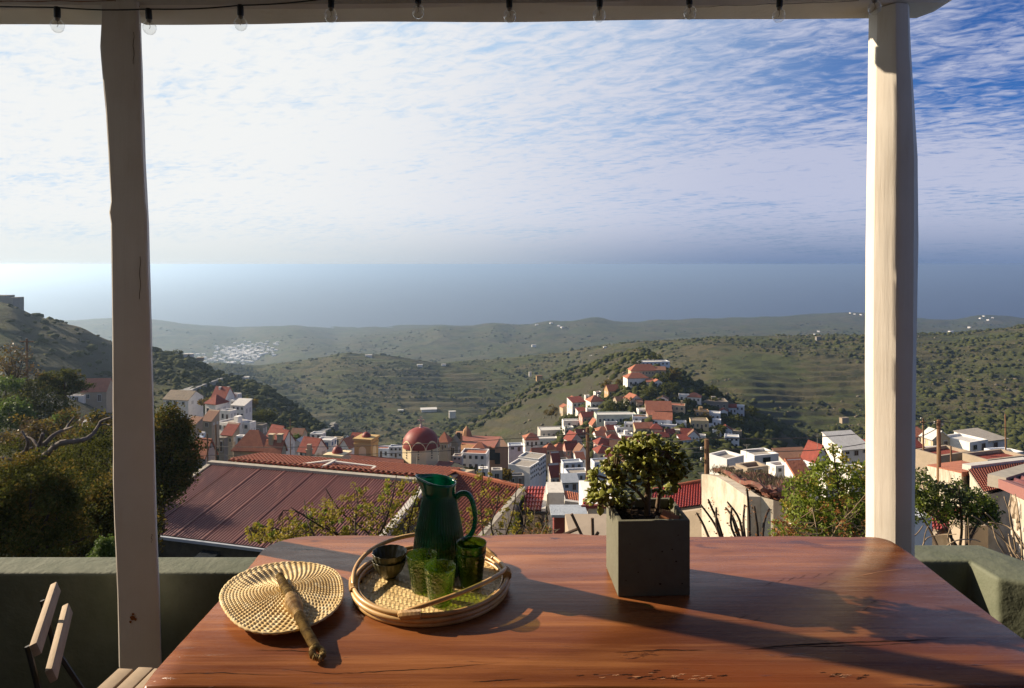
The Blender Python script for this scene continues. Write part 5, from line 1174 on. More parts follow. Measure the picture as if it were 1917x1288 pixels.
# big wine-red corrugated roof
TL = PZ(399, 869, -11.9); TR = PZ(792, 905, -11.9); d = Vector((-2.5, -6.6, -1.85)); BL, BR = TL+d, TR+d
b1 = thing('long_shed', 'long building with wine-red corrugated roof below the terrace', 'building', (TL+TR)/2-Vector((0, 3, 5)))
tiled(TL, TR, BR, BL, 80, 1, .036, 0, 'corrugated_roof', M_CORR, b1, per=6, duty=1)
for k in range(1, 8):        # overlapping sheet joints
    f = k/8+rnd.uniform(-.02, .02); a = TL.lerp(TR, f); bar(a+Vector((0, 0, .045)), a+d+Vector((0, 0, .045)), .08, .03, 'sheet_joint', M_CORR, b1)
walls_under([TL, TR, BR, BL], -19, 'wall', M_DARKWALL, b1, .25)
n_ = Vector((0, 0, .06)); 
bar(BL+Vector((-.3, -.05, -.10)), BR+Vector((.1, -.05, -.10)), .16, .16, 'gutter', material('grey_gutter', (.42, .45, .48), .5), b1)
bar(TL+Vector((-.35, .18, .02)), TR+Vector((.5, .18, .02)), .42, .30, 'ridge_coping', M_CEM, b1)
bar(TR+Vector((.32, .3, .02)), BR+Vector((.32, 0, .02)), .42, .26, 'verge_coping', M_WHITEV, b1)
bar(TL+Vector((-.22, .1, .0)), BL+Vector((-.22, 0, .0)), .30, .14, 'verge_coping', M_CEM, b1)
m = MB(); q = P(408, 1018, 39.4); m.box((q.x+.3, q.y-1.2, q.z), (1.1, 3.0, .5)); m.build('vent_opening', M_PANE, b1, world=True)
# tiled roof behind it, its near edge a row of barrel tiles
e0 = TL+Vector((.9, .45, .13)); e1 = TR+Vector((1.4, .55, .13)); up2 = Vector((1.7, 4.6, -.78))
b2 = thing('tiled_house', 'low house with broad orange tiled roof right behind the wine-red roof', 'building', (e0+e1)/2+Vector((0, 2, -5)))
tiled(e0+up2+Vector((-1.2, 0, 0)), e1+up2+Vector((-1.0, 0, .05)), e1+Vector((0, 0, .10)), e0+Vector((0, 0, .10)), 48, 10, .05, .03, 'roof_tiles', M_TILEO, b2, per=6)
walls_under([e0+up2, e1+up2, e1, e0], -17, 'wall', WM['c'], b2, .2)
m = MB(); pts = []
for i_ in range(6):
    a = math.pi*i_/5; pts.append((math.cos(a)*.155, math.sin(a)*.145))
vs = [(x, y_, z) for y_ in (0, .42) for x, z in pts]+[(x*.8, y_, z-.03) for y_ in (0, .42) for x, z in pts]
m.add(vs, [(i, i+1, 7+i, 6+i) for i in range(5)]+[(12+i, 18+i, 19+i, 13+i) for i in range(5)]+[(i, 12+i, 13+i, i+1) for i in range(5)]+[(6+i, 7+i, 19+i, 18+i) for i in range(5)]); tile_me = m.mesh('edge_tile', M_TILEO)
rdir = (e1-e0); ra = math.atan2(rdir.y, rdir.x); NT = 40
for k in range(NT):
    p = e0.lerp(e1, (k+.5)/NT)+Vector((0, -.30, .03)); link('edge_tile', tile_me, b2, p-b2.location, (R(-5)+rnd.uniform(-.05, .05), rnd.uniform(-.06, .06), ra+rnd.uniform(-.07, .07)))
def wpt(px_, py_, Y): return P(px_, py_, Y)
bar(wpt(545, 872, 45.4), wpt(624, 862, 46.4), .20, .12, 'parapet', M_WHITEV, b2); bar(wpt(600, 876, 44.6), wpt(628, 862, 46.2), .20, .12, 'parapet', M_WHITEV, b2)
bar(wpt(622, 864, 46), wpt(702, 874, 45.6), .20, .12, 'parapet', M_WHITEV, b2); bar(wpt(693, 882, 44.0), wpt(702, 874, 45.6), .20, .12, 'parapet', M_WHITEV, b2)
stc = thing('stone_chimney', 'tall weathered square chimney in front of the white gabled houses', 'chimney', wpt(579, 870, 52))
m = MB(); q = stc.location; m.box((0, 0, -1.0), (.36, .36, 4.2)); m.box((0, 0, 1.15), (.46, .46, .10)); m.build('shaft', WM['t'], stc); m = MB(); m.box((0, 0, 1.38), (.30, .30, .36)); m.box((-.3, 0, .62), (.5, .08, .08)); m.build('cap', WM['t'], stc)
# dark tiled roof right of the jug, falling to the right-hand gable
T1 = PZ(845, 884, -12.2); T2 = PZ(978, 914, -12.2); dd_ = (P(888, 1018, 36.5)-T2)
b3 = thing('gabled_house', 'house with dark rust tiled roof and plain white gable behind the jug', 'building', T2+Vector((-2, -2, -6)))
G2 = T2+dd_; G1 = T1+dd_
tiled(T1, T2, G2, G1, 26, 22, .07, .03, 'roof_tiles', M_DARKTILE, b3, per=6)
walls_under([T1, T2, G2, G1], -24, 'wall', M_WHITEV, b3, .15)
bk = Vector((.8, 3.4, -2.0)); tiled(T2+bk, T1+bk, T1+Vector((0, .02, .0)), T2+Vector((0, .02, 0)), 26, 8, .07, .03, 'back_slope', M_DARKTILE, b3, per=6)
m = MB(); m.add([T2+Vector((.02, 0, -.05)), T2+bk+Vector((.02, 0, -.05)), (T2+bk).to_tuple()[:2]+(-24,), G2.to_tuple()[:2]+(-24,), G2+Vector((.02, 0, -.05))], [(0, 1, 2, 3, 4)])
m.build('gable_wall', M_WHITEV, b3, world=True)
bar(T2+Vector((.05, 0, .06)), G2+Vector((.05, 0, .06)), .30, .14, 'verge', M_CEM, b3); bar(T1+Vector((0, 0, .1)), T2+Vector((0, 0, .1)), .26, .16, 'ridge', M_TILEO, b3)
# bright red tiled roof (980-1022, 911-960)
q1, q2, q3, q4 = P(986, 912, 44.5), P(1021, 912, 44.5), P(1013, 958, 40.5), P(979, 958, 40.5)
b4 = thing('red_roofed_annex', 'narrow annex with glossy red tiled roof and white verge', 'building', (q3+q4)/2-Vector((0, 0, 4)))
tiled(q1, q2, q3, q4, 6, 6, .09, .05, 'roof_tiles', M_TILER, b4, per=10); walls_under([q1, q2, q3, q4], -22, 'wall', WM['t'], b4, .05)
bar(q2+Vector((.14, 0, .04)), q3+Vector((.14, 0, .04)), .24, .3, 'verge', M_WHITEV, b4); bar(q4+Vector((0, -.1, -.05)), q3+Vector((.5, -.1, -.05)), .14, .14, 'gutter', M_IRON, b4)
b5 = thing('white_wall_block', 'bare white wall block between the red annex and the wooden pole', 'wall', PZ(1040, 960, -14.6))
m = MB(); q = P(1042, 912, 42); m.box2((P(1024, 912, 42).x, 41.0, -24), (P(1054, 912, 42).x, 43.0, q.z)); m.build('wall', M_WHITEV, b5, world=True)
m = MB(); m.tube([P(1025, 925, 40.9), P(1025, 956, 40.9)], .05, 6); m.build('drain_pipe', M_CEM, b5, world=True)
# curved rust roof and maroon wall
q1, q2, q3, q4 = P(1050, 918, 56), P(1120, 930, 55), P(1118, 950, 51), P(1056, 942, 51)
b6 = thing('rust_roofed_house', 'house with sagging rust roof and white wall tops left of the wooden pole', 'building', (q3+q4)/2-Vector((0, 0, 4)))
tiled(q1, q2, q3, q4, 16, 8, .06, .03, 'roof_tiles', M_TILEO, b6, per=6); walls_under([q1, q2, q3, q4], -26, 'wall', WM['w'], b6, .1); bar(q4, q3, .4, .5, 'verge', M_WHITEV, b6); bar(q1, q4, .3, .3, 'verge', M_WHITEV, b6)
b7 = thing('maroon_house', 'flat-roofed house with maroon wall and lilac terrace', 'building', P(1068, 985, 30))
x0_, x1_ = P(1036, 965, 33).x, P(1092, 965, 33).x
m = MB(); m.box2((x0_, 32.5, -24), (x1_, 33.6, P(1060, 966, 32.5).z)); m.build('wall', WM['r'], b7, world=True)
m = MB(); m.box2((x0_-.15, 32.3, P(1060, 966, 32.5).z), (x1_+.15, 33.7, P(1060, 966, 32.5).z+.12)); m.build('roof_slab', RM['l'], b7, world=True)
b8 = thing('white_yard_house', 'white house corner with red gate post behind the wooden pole', 'building', P(1110, 960, 34))
m = MB(); m.box2((P(1092, 950, 34).x, 33.8, -24), (P(1098, 950, 34).x, 34.4, P(1092, 938, 34).z)); m.build('gate_post', M_TILER, b8, world=True)
m = MB(); m.box2((P(1098.5, 950, 34).x, 33.6, -24), (P(1160, 950, 34).x, 38, P(1092, 947, 34).z)); m.build('wall', WM['w'], b8, world=True)
m = MB(); m.slab([P(1088, 946, 33.4), P(1165, 946, 33.4), P(1150, 934, 38), P(1100, 934, 38)], .15); m.build('roof', RM['r'], b8, world=True)
# tiled roof right behind the planter
q1, q2, q3, q4 = P(1180, 912, 47), P(1330, 902, 47.6), P(1330, 944, 44), P(1238, 957, 43.2)
b9 = thing('red_tiled_house', 'beige house with striped red tiled roof behind the planter', 'building', (q3+q4)/2-Vector((0, 0, 4)))
q1 = q2+(q4-q3)*1.25; q4 = q3+(q4-q3)*1.25
tiled(q1, q2, q3, q4, 22, 14, .09, .035, 'roof_tiles', M_TILER, b9, per=8); walls_under([q1, q2, q3, q4], -24, 'wall', WM['t'], b9, .12)
m = MB(); m.tube([q1, q1.lerp(q2, .5)+Vector((0, 0, .10)), q2+Vector((0, 0, .2))], .12, 8); m.build('ridge_tiles', M_TILEO, b9, world=True)
b10 = thing('beige_wall', 'beige cement wall in front of the striped red roof', 'wall', P(1270, 960, 30))
m = MB(); m.add([P(1205, 960, 34), P(1262, 958, 33), P(1345, 946, 31), (*P(1345, 960, 31)[:2], -24), (*P(1205, 960, 34)[:2], -24)], [(0, 1, 2, 3, 4)]); o = m.build('wall', WM['t'], b10, world=True); sm_ = o.modifiers.new('thick', 'SOLIDIFY'); sm_.thickness = .5
b11 = thing('cement_ledge', 'weathered beige cement ledge below the wooden pole with broken rods', 'wall', P(1100, 985, 14))
m = MB(); m.box2((P(1062, 985, 14).x, 13.4, -14), (P(1150, 985, 14).x, 14.6, P(1100, 982, 14).z)); m.build('wall', WM['t'], b11, world=True)
for (a, b_, c_, d_) in ((1070, 962, 1090, 998), (1109, 970, 1110, 1002), (1052, 1002, 1082, 984), (1120, 996, 1112, 1004)):
    m = MB(); m.tube([P(a, b_, 13), P(c_, d_+6, 13)], .03, 6); m.build('rod', M_BROWN, b11, world=True)
# derelict house with the ruined roof
W0 = P(1333, 888, 26.5); W1 = P(1424, 930, 20.5); WB = P(1440, 934, 20.3)
b12 = thing('derelict_house', 'derelict whitewashed house with overgrown collapsed tile roof', 'building', P(1400, 980, 24))
def poly_wall(pts, name, mat, th=.4):
    m = MB(); m.add(pts, [tuple(range(len(pts)))]); o = m.build(name, mat, b12, world=True); s_ = o.modifiers.new('thick', 'SOLIDIFY'); s_.thickness = th; s_.offset = -1; return o
M_OLDW = material('stained_whitewash', (.58, .52, .42), .9, .15, noise=(.9, (.36, .30, .22), .46, .66), noise2=(4, (.46, .40, .31), .5, .7), bump=(5, .5, .04))
zb_ = -15
poly_wall([W0, P(1345, 889, 26), P(1362, 893, 25), P(1380, 902, 23.6), P(1398, 913, 22.2), P(1412, 923, 21.3), W1, (W1.x, W1.y, zb_), (W0.x, W0.y, zb_)], 'side_wall', M_OLDW)
poly_wall([W1+Vector((0, .02, 0)), P(1440, 934, 20.9), P(1440, 950, 20.9), P(1452, 950, 21.2), (P(1452, 950, 21.2).x, 21.2, zb_), (W1.x, W1.y+.02, zb_)], 'front_wall', M_OLDW)
g = []
for i in range(30):
    v_ = i/29; row_ = []
    for j in range(60):
        u_ = j/59; a = W0.lerp(W1, v_)+Vector((.1, .1, .12)); b_ = P(1500, 905, 29).lerp(P(1530, 975, 21.5), v_)
        p = a.lerp(b_, u_); sag = -.35*math.sin(math.pi*u_)*math.sin(math.pi*v_); p.z += sag+.07*abs(math.sin(u_*60*1.1+.6*math.sin(v_*9)))+.16*float(fbm(np.array([u_*7]), np.array([v_*6]), 3)[0])
        row_.append(p)
    g.append(row_)
m = MB(); m.grid(np.array([[tuple(p) for p in r_] for r_ in g])); o = m.build('collapsed_roof', M_TILEOLD, b12, smooth=False, world=True)
s_ = o.modifiers.new('thick', 'SOLIDIFY'); s_.thickness = .12; s_.offset = -1
m = MB()
for k in range(70):      # loose tiles lying on the slope
    i, j = rnd.randint(8, 29), rnd.randint(4, 57); p = g[i][j]; m.box((p.x, p.y-.02, p.z+.05), (.20, .42, .05), (rnd.uniform(-.3, .1), rnd.uniform(-.3, .3), rnd.uniform(-.6, .6)))
tag(m.build('loose_tiles', M_TILEOLD, b12, world=True), kind='stuff')
M_DRYGRASS = leaf_material('dry_grass', (.085, .075, .040), (.17, .14, .08), trans=.2, scale=2)
vs, qs = [], []
gr = np.random.default_rng(5)
for k in range(2600):
    u_ = gr.random(); v_ = gr.random()*.30+.02*gr.normal(); i = int(max(0, min(28, v_*29))); j = int(u_*58); p = g[i][j]
    a = gr.random()*6.28; l = .10+.16*gr.random(); dx_, dy_ = math.cos(a)*.016, math.sin(a)*.016; lean = gr.normal(0, .08, 2); bx, by, bz = p.x+gr.normal(0, .1), p.y+gr.normal(0, .12), p.z
    n0 = len(vs); vs += [(bx-dx_, by-dy_, bz), (bx+dx_, by+dy_, bz), (bx+lean[0]+dx_*.3, by+lean[1], bz+l), (bx+lean[0]-dx_*.3, by+lean[1], bz+l)]; qs.append((n0, n0+1, n0+2, n0+3))
vs = np.array(vs)-np.array(b12.location); tag(link('roof_grass', fast_mesh('roof_grass', vs, np.array(qs), M_DRYGRASS), b12), kind='stuff')
# right edge house with stone facade and wine-red sheet roof
b13 = thing('stone_house', 'stone-faced house at the right edge with wine-red sheet roof', 'building', P(1890, 980, 16))
q1, q2, q3, q4 = P(1896, 898, 20), P(2000, 866, 22), P(2010, 930, 15.5), P(1868, 900, 18.2)
roofq = [P(1884, 902, 17.4), P(1990, 868, 21), P(2080, 895, 15.5), P(1960, 930, 12.5)]
tiled(roofq[0], roofq[1], roofq[2], roofq[3], 9, 1, .06, 0, 'sheet_roof', M_CORR, b13, per=8, duty=1)
walls_under(roofq, -14, 'wall', M_OLDW, b13, .1)
bar(roofq[0]+Vector((-.25, 0, .0)), roofq[1]+Vector((-.25, 0, .0)), .4, .3, 'coping', M_CEM, b13); bar(roofq[0]+Vector((-.1, -.15, -.02)), roofq[3]+Vector((-.1, -.15, -.02)), .35, .22, 'fascia', material('faded_maroon_fascia', (.30, .13, .11), .7), b13)
sp_ = random.Random(3); A_, B_ = roofq[0]+Vector((-.12, -.18, -.3)), roofq[3]+Vector((-.12, -.18, -.3)); dirw = (B_-A_); wlen = dirw.length; dirw.normalize(); wn = Vector((dirw.y, -dirw.x, 0)).normalized()
if wn.y > 0: wn = -wn
for k in range(110):      # rubble stones showing in the facade
    s_, h_ = sp_.uniform(0, wlen), sp_.uniform(0, 3.4); p = A_+dirw*s_+Vector((0, 0, -h_)); m = MB(); w_ = sp_.uniform(.12, .26); m.box((0, 0, 0), (w_, .10, w_*sp_.uniform(.5, .9)), (0, sp_.uniform(-.3, .3), 0), taper=.8)
    if k == 0: me0 = [MB().box((0, 0, 0), (.24, .14, .15), (0, .1*q_, 0), taper=.75).mesh('stone', WM['t' if q_ % 2 else 'd']) for q_ in range(4)]
    link('stone', me0[k % 4], b13, p+wn*.10-b13.location, (0, sp_.uniform(-.2, .2), math.atan2(dirw.y, dirw.x)), (w_*5, 1, w_*5))
# orange terrace roofs on the right
b14 = thing('terrace_house', 'whitewashed house with flat orange roof left of the stone-faced house', 'building', P(1790, 930, 34))
tq = [P(1735, 870, 44), P(1800, 862, 46), P(1862, 877, 36), P(1800, 884, 32)]
m = MB(); m.slab(tq, .2); m.build('roof', RM['o'], b14, world=True); walls_under(tq, -18, 'wall', M_OLDW, b14, .05)
b15 = thing('long_tiled_house', 'long low dark tiled roof running toward the stone-faced house', 'building', P(1850, 900, 30))
tq = [P(1812, 880, 33), P(1925, 866, 36), P(1930, 905, 24), P(1842, 925, 23)]
tiled(tq[0], tq[1], tq[2], tq[3], 24, 14, .07, .03, 'roof_tiles', M_DARKTILE, b15, per=6); walls_under(tq, -18, 'wall', M_OLDW, b15, .1); bar(tq[0]+Vector((0, .1, .1)), tq[1]+Vector((0, .1, .1)), .4, .25, 'ridge_coping', M_WHITEV, b15)
b16 = thing('low_house', 'low house with broken red roof under the dark-leaved bush', 'building', P(1780, 960, 18))
tq = [P(1728, 945, 20), P(1820, 955, 20), P(1830, 985, 16), P(1735, 1000, 15)]
tiled(tq[0], tq[1], tq[2], tq[3], 14, 10, .06, .03, 'roof_tiles', M_TILER, b16, per=6); walls_under(tq, -12, 'wall', M_OLDW, b16, .1)
b17 = thing('pale_yard_wall', 'pale plastered yard wall right of the white post', 'wall', P(1740, 1000, 12))
m = MB(); m.box2((P(1712, 990, 13).x, 13, -10), (P(1745, 990, 13).x, 13.5, P(1712, 968, 13).z)); m.build('wall', WM['b'], b17, world=True)
b18 = thing('tan_yard_wall', 'tan yard wall below the dry branches on the right', 'wall', P(1840, 1000, 13))
m = MB(); m.box2((P(1806, 990, 14).x, 14, -11), (P(1850, 990, 14).x, 14.5, P(1812, 984, 14).z)); m.build('wall', WM['t'], b18, world=True)
# ---- church with the red dome
YC = 118.0
M_DOME = material('dome_red', (.24, .032, .024), .55, .3, noise=(.8, (.24, .045, .032), .4, .65)); M_CHY = material('church_cream', (.90, .76, .48), .8, .2, noise=(.6, (.80, .66, .40), .45, .7)); M_CHO = material('church_ochre', (.58, .40, .17), .8, .2)
dc = P(*C5(858, 520), YC+3.3); church = thing('church', 'cream church with big dark red dome, bell tower and red tiled nave', 'church', (dc.x, dc.y, P(*C5(858, 610), YC).z-4))
def wz(y): return P(*C5(0, y), YC).z
Rr = 3.35; zlow, zspring, ztop = wz(640), wz(462), wz(432)
m = MB(); r8 = Rr*1.0
ang8 = [R(22.5+45*k-90) for k in range(8)]
base8 = [(dc.x+r8*math.cos(a), dc.y+r8*math.sin(a)) for a in ang8]
m.prism(base8, zlow-6, zspring); 
for k in range(8):           # arched gable over each side
    (xa, ya), (xb, yb_) = base8[k], base8[(k+1) % 8]; top = []
    for i in range(13):
        t_ = i/12; h_ = math.sin(math.pi*t_)**.75*(ztop-zspring+.55); top.append((xa+(xb-xa)*t_, ya+(yb_-ya)*t_, zspring+h_))
    cxx, cyy = dc.x, dc.y; inn = [(x+(cxx-x)*.22, y+(cyy-y)*.22, z) for x, y, z in top]
    nT = 13; v = top+inn+[(xa, ya, zspring-.01), (xb, yb_, zspring-.01)]
    m.add(v, [tuple([26]+list(range(nT))+[25+2])]+[(i, nT+i, nT+i+1, i+1) for i in range(nT-1)])
autosmooth(m.build('drum', M_CHY, church, world=True), 30)
wq = MB().box((0, 0, 0), (.22, .10, .22), (0, R(45), 0)).mesh('window', M_PANE)
for k in range(8):
    (xa, ya), (xb, yb_) = base8[k], base8[(k+1) % 8]; mx_, my_ = (xa+xb)/2, (ya+yb_)/2; az = math.atan2(my_-dc.y, mx_-dc.x)+math.pi/2
    for y in (487, 508, 529, 550): link('window', wq, church, (mx_-church.location.x, my_-church.location.y, wz(y)-church.location.z), (0, 0, az))
m = MB(); zd0, zd1 = wz(476), wz(312); pr = [(Rr*1.0*math.cos(t)**.9*.985+0.001, zd0+(zd1-zd0)*math.sin(t)) for t in np.linspace(0, math.pi/2-.02, 16)]
m.lathe([(r, z-church.location.z) for r, z in pr]+[(.001, zd1-church.location.z)], 40); m.build('dome', M_DOME, church, smooth=True)
cz = zd1-church.location.z; m = MB(); m.lathe([(.001, cz-.1), (.35, cz-.05), (.18, cz+.15), (.26, cz+.35), (.12, cz+.5), (.001, cz+.55)], 10); h_ = wz(222)-zd1
m.box((0, 0, cz+.5+(h_-.5)/2), (.16, .14, h_-.5)); m.box((0, 0, cz+h_*.68), (.95, .14, .16)); 
for dx_ in (-.5, .5): m.box((dx_, 0, cz+h_*.68), (.14, .12, .34))
m.box((0, 0, cz+h_-.05), (.36, .12, .14)); m.build('cross', material('cross_pale_red', (.62, .42, .38), .7), church)
def P5(x, y, Y): return P(*C5(x, y), Y)
def P5z(x, y, z): return PZ(*C5(x, y), z)
# nave roof left of the drum and its walls
zr = wz(505)+1; n1, n2 = P5(215, 498, 124), P5(705, 548, 120); n4, n3 = P5(215, 590, 112.5), P5(720, 640, 110)
tiled(n1, n2, n3, n4, 60, 8, .09, .05, 'nave_roof', M_DARKTILE, church, per=5); walls_under([n1, n2, n3, n4], -48, 'nave_wall', M_CHO, church, .2)
m = MB(); ap = P5(1075, 560, 118); A1, A2 = P5(950, 655, 112), P5(1140, 572, 121)
m.slab([P5(1010, 560, 117), P5(1145, 570, 121), P5(1060, 668, 112), P5(945, 655, 111)], .2); m.build('transept_roof', M_DARKTILE, church, world=True)
m = MB(); m.add([P5(1145, 573, 121), P5(1270, 620, 122), (*P5(1270, 620, 122)[:2], -46), (*P5(1060, 670, 112)[:2], -46), P5(1060, 670, 112)], [(0, 1, 2, 3, 4)]); m.build('transept_gable', M_CHO, church, world=True)
m = MB(); m.slab([P5(1140, 568, 122), P5(1275, 620, 122.3), P5(1235, 618, 126), P5(1110, 560, 126)], .2); m.build('transept_slope', M_DARKTILE, church, world=True)
m = MB(); m.slab([P5(705, 640, 113), P5(960, 640, 113), P5(940, 600, 116), P5(720, 590, 116)], .2); m.build('aisle_roof', M_TILEO, church, world=True)
m = MB(); m.slab([P5(640, 640, 110), P5(760, 655, 109), P5(770, 600, 113), P5(690, 590, 114)], .2); m.build('porch_roof', M_TILEO, church, world=True)
def belltower(x0, x1, yt, yb, Y, ydt, rdx, nm, mat):
    a, b = P5(x0, yt, Y), P5(x1, yt, Y); w = b.x-a.x; c = Vector(((a.x+b.x)/2, Y+w/2, 0)); zt, zb2 = a.z, P5(0, yb, Y).z-6
    m = MB(); m.box((c.x, c.y, (zt+zb2)/2), (w, w, zt-zb2), (0, 0, R(-14))); m.box((c.x, c.y, zt-.18), (w*1.14, w*1.14, .35), (0, 0, R(-14))); m.box((c.x, c.y, zt-1.0), (w*1.08, w*1.08, .22), (0, 0, R(-14))); tw = m.build(nm, mat, church, world=True)
    rr_ = rdx/4.564/F*Y; hd_ = zt; zz1 = P5(0, ydt, Y).z; m = MB(); L0 = church.location
    m.lathe([(rr_*math.cos(t), hd_-.05+(zz1-hd_)*math.sin(t)) for t in np.linspace(0, math.pi/2-.03, 10)]+[(.001, zz1)], 20, (c.x-L0.x, c.y-L0.y, -L0.z)); m.build('tower_dome', M_DOME, tw, smooth=True)
    m = MB(); m.box((c.x, c.y, zz1+.5), (.08, .08, 1.1)); m.box((c.x, c.y, zz1+.75), (.45, .08, .08)); m.build('tower_cross', M_IRON, tw).location = -church.location
    m = MB()
    for s_, rz in ((0, R(-14)), (1, R(76))):
        cc = Vector((math.sin(rz), -math.cos(rz), 0))*(w*.5+.01) if s_ == 0 else Vector((math.cos(R(-14)), math.sin(R(-14)), 0))*(w*.5+.01)
        pts = [(-.5, -1.1), (.5, -1.1)]+[(.5*math.cos(t), .5*math.sin(t)) for t in np.linspace(0, math.pi, 9)]
        ex_ = Vector((math.cos(rz), math.sin(rz), 0)); m.add([Vector((c.x, c.y, zt-2.1))+cc+ex_*p[0]*w*.45+Vector((0, 0, p[1]*w*.45)) for p in pts], [tuple(range(len(pts)))])
    m.build('belfry_arch', M_CHY, tw).location = -church.location
belltower(300, 452, 372, 530, 122, 328, 40, 'bell_tower', M_CHO)
belltower(45, 205, 512, 590, 114, 448, 46, 'side_turret', M_CHY)
# ---- old terracotta stone church
b20 = thing('stone_church', 'old sandstone church with long terracotta roof and twin bell gables', 'church', P5(1400, 560, 165))
M_TERRA = roofmat_('terracotta_church_roof', (.36, .13, .085), (.30, .12, .085)); M_SAND = wallmat('sandstone', (.42, .235, .125))
r1, r2 = P5(1215, 342, 178), P5(1540, 352, 182); s1, s2 = P5(1195, 405, 166), P5(1430, 440, 158)
m = MB(); m.slab([r1, r2, s2+Vector((1.6, 0, 0)), s1], .3); m.build('nave_roof', M_TERRA, b20, world=True); walls_under([r1, r2, s2, s1], -62, 'nave_wall', M_SAND, b20, .2)
m = MB(); v_ = [P5(1432, 438, 158), P5(1440, 560, 158), P5(1600, 548, 166), P5(1605, 440, 166), P5(1545, 352, 182)]
m.add([v_[0], P5(1545, 352, 182), v_[3], (*v_[3][:2], -62), (*v_[0][:2], -62)], [(0, 1, 2, 3, 4)]); m.build('east_gable', M_SAND, b20, world=True)
m = MB(); q = P5(1180, 310, 168); m.box2((P5(1155, 0, 168).x, 167, -62), (P5(1210, 0, 168).x, 169.5, P5(0, 318, 168).z)); m.build('bell_gable', M_SAND, b20, world=True)
m = MB(); q = P5(1180, 345, 166.9); m.box((q.x, q.y, q.z), (.9, .12, 1.6)); m.build('bell_opening', M_PANE, b20, world=True)
m = MB(); q = P5(1250, 300, 178); m.lathe([(1.3, -3.6), (1.3, -1.2), (.9, .2), (.2, 1.0), (.001, 1.2)], 8, q-b20.location); m.build('small_turret', M_SAND, b20)
m = MB(); q1 = P5(1465, 508, 158.3); m.box((q1.x, q1.y, q1.z), (1.5, .3, 2.4)); q1 = P5(1495, 540, 160); m.box((q1.x+.5, q1.y, q1.z), (1.2, .3, 2.6)); tag(m.build('arched_opening', M_PANE, b20, world=True), kind='stuff')
# ---- poles and wires
M_POLE = material('weathered_pole_wood', (.30, .17, .095), .85, .2, noise=(6, (.12, .07, .04), .4, .65, (6, 6, .4)), bump=(10, .5, .01, (8, 8, .5)))
M_CER = material('white_insulator', (.75, .74, .70), .3, .5)
def pole(px_, pt, pb, Y, rad, label, ins=(), arm=0):
    a, b = P(px_, pt, Y), P(px_+1, pb, Y); t = thing('utility_pole', label, 'utility pole', (a.x, Y, b.z-3))
    m = MB(); m.tube([(b.x, Y, b.z-3), ((a.x+b.x)/2, Y, (a.z+b.z)/2), a], [rad*1.12, rad*1.03, rad*.9], 10); m.build('mast', M_POLE, t, world=True)
    for (yy, sx) in ins:
        c = P(px_, yy, Y); m = MB(); m.tube([c, c+Vector((sx*(rad+.10), 0, .02)), c+Vector((sx*(rad+.12), 0, .12))], .018, 5); br = m.build('bracket', M_IRON, t, world=True)
        m = MB(); m.lathe([(.001, 0), (.05, 0), (.035, .04), (.055, .06), (.03, .11), (.001, .12)], 8, c+Vector((sx*(rad+.12), 0, .10))-t.location); m.build('insulator', M_CER, t, smooth=True)
    if arm:
        m = MB(); m.box((a.x, Y-.02, a.z-.35), (arm, .12, .12)); m.build('crossarm', M_POLE, t, world=True)
    return t
pole(1100, 800, 990, 45, .135, 'utility pole rising left of the potted plant, wires fixed at its top', ((812, -1), (826, 1), (838, -1)))
pole(1323, 822, 930, 29, .105, 'short brown utility pole between the plant and the derelict house', ((846, -1), (866, -1), (902, 1), (908, 1)))
pole(1757, 786, 892, 39, .105, 'light brown utility pole right of the white post', ((796, -1), (800, 1)))
pole(50, 634, 706, 82, .12, 'utility pole with crossarm on the hillside at the far left', (), 1.7)
pole(1728, 783, 842, 62, .07, 'thin dark pole just right of the white post', ((786, -1),), .5)
pole(1882, 775, 832, 66, .07, 'thin dark pole at the right edge of the white houses')
pole(388, 812, 842, 66, .06, 'left one of two short dark poles near the solar heater'); pole(404, 795, 848, 62, .07, 'right one of two short dark poles near the solar heater')
pole(1048, 868, 912, 60, .05, 'thin wooden pole above the red annex'); pole(1497, 850, 891, 46, .05, 'thin antenna mast pole over the white wall house'); pole(1780, 835, 866, 58, .07, 'short grey post by the tan stone house'); pole(543, 784, 822, 130, .08, 'thin pole behind the white gables of the left town')
def wire(pts, sag, rad, label):
    out = []
    for a, b in zip(pts, pts[1:]):
        A_, B_ = P(*a), P(*b)
        for k in range(14): f = k/14; out.append(A_.lerp(B_, f)-Vector((0, 0, sag*4*f*(1-f))))
    out.append(P(*pts[-1])); m = MB(); m.tube(out, rad, 5); o = m.build('power_line', M_BULBBLACK); tag(o, label, 'cable'); return o
wire([(-200, 820, 60), (405, 836, 55), (1097, 811, 45), (1323, 820, 29), (1757, 789, 39), (2300, 815, 60)], .35, .022, 'upper overhead wire crossing the whole town from left to right')
wire([(-200, 850, 60), (405, 852, 55), (1097, 826, 45), (1323, 836, 29), (1640, 826, 36), (1757, 800, 39)], .35, .020, 'lower overhead wire passing in front of the church dome')
wire([(1180, 841, 40), (1319, 846, 29)], .1, .010, 'pale thin wire to the short brown pole, upper'); wire([(1180, 862, 40), (1319, 866, 29)], .1, .010, 'pale thin wire to the short brown pole, lower')
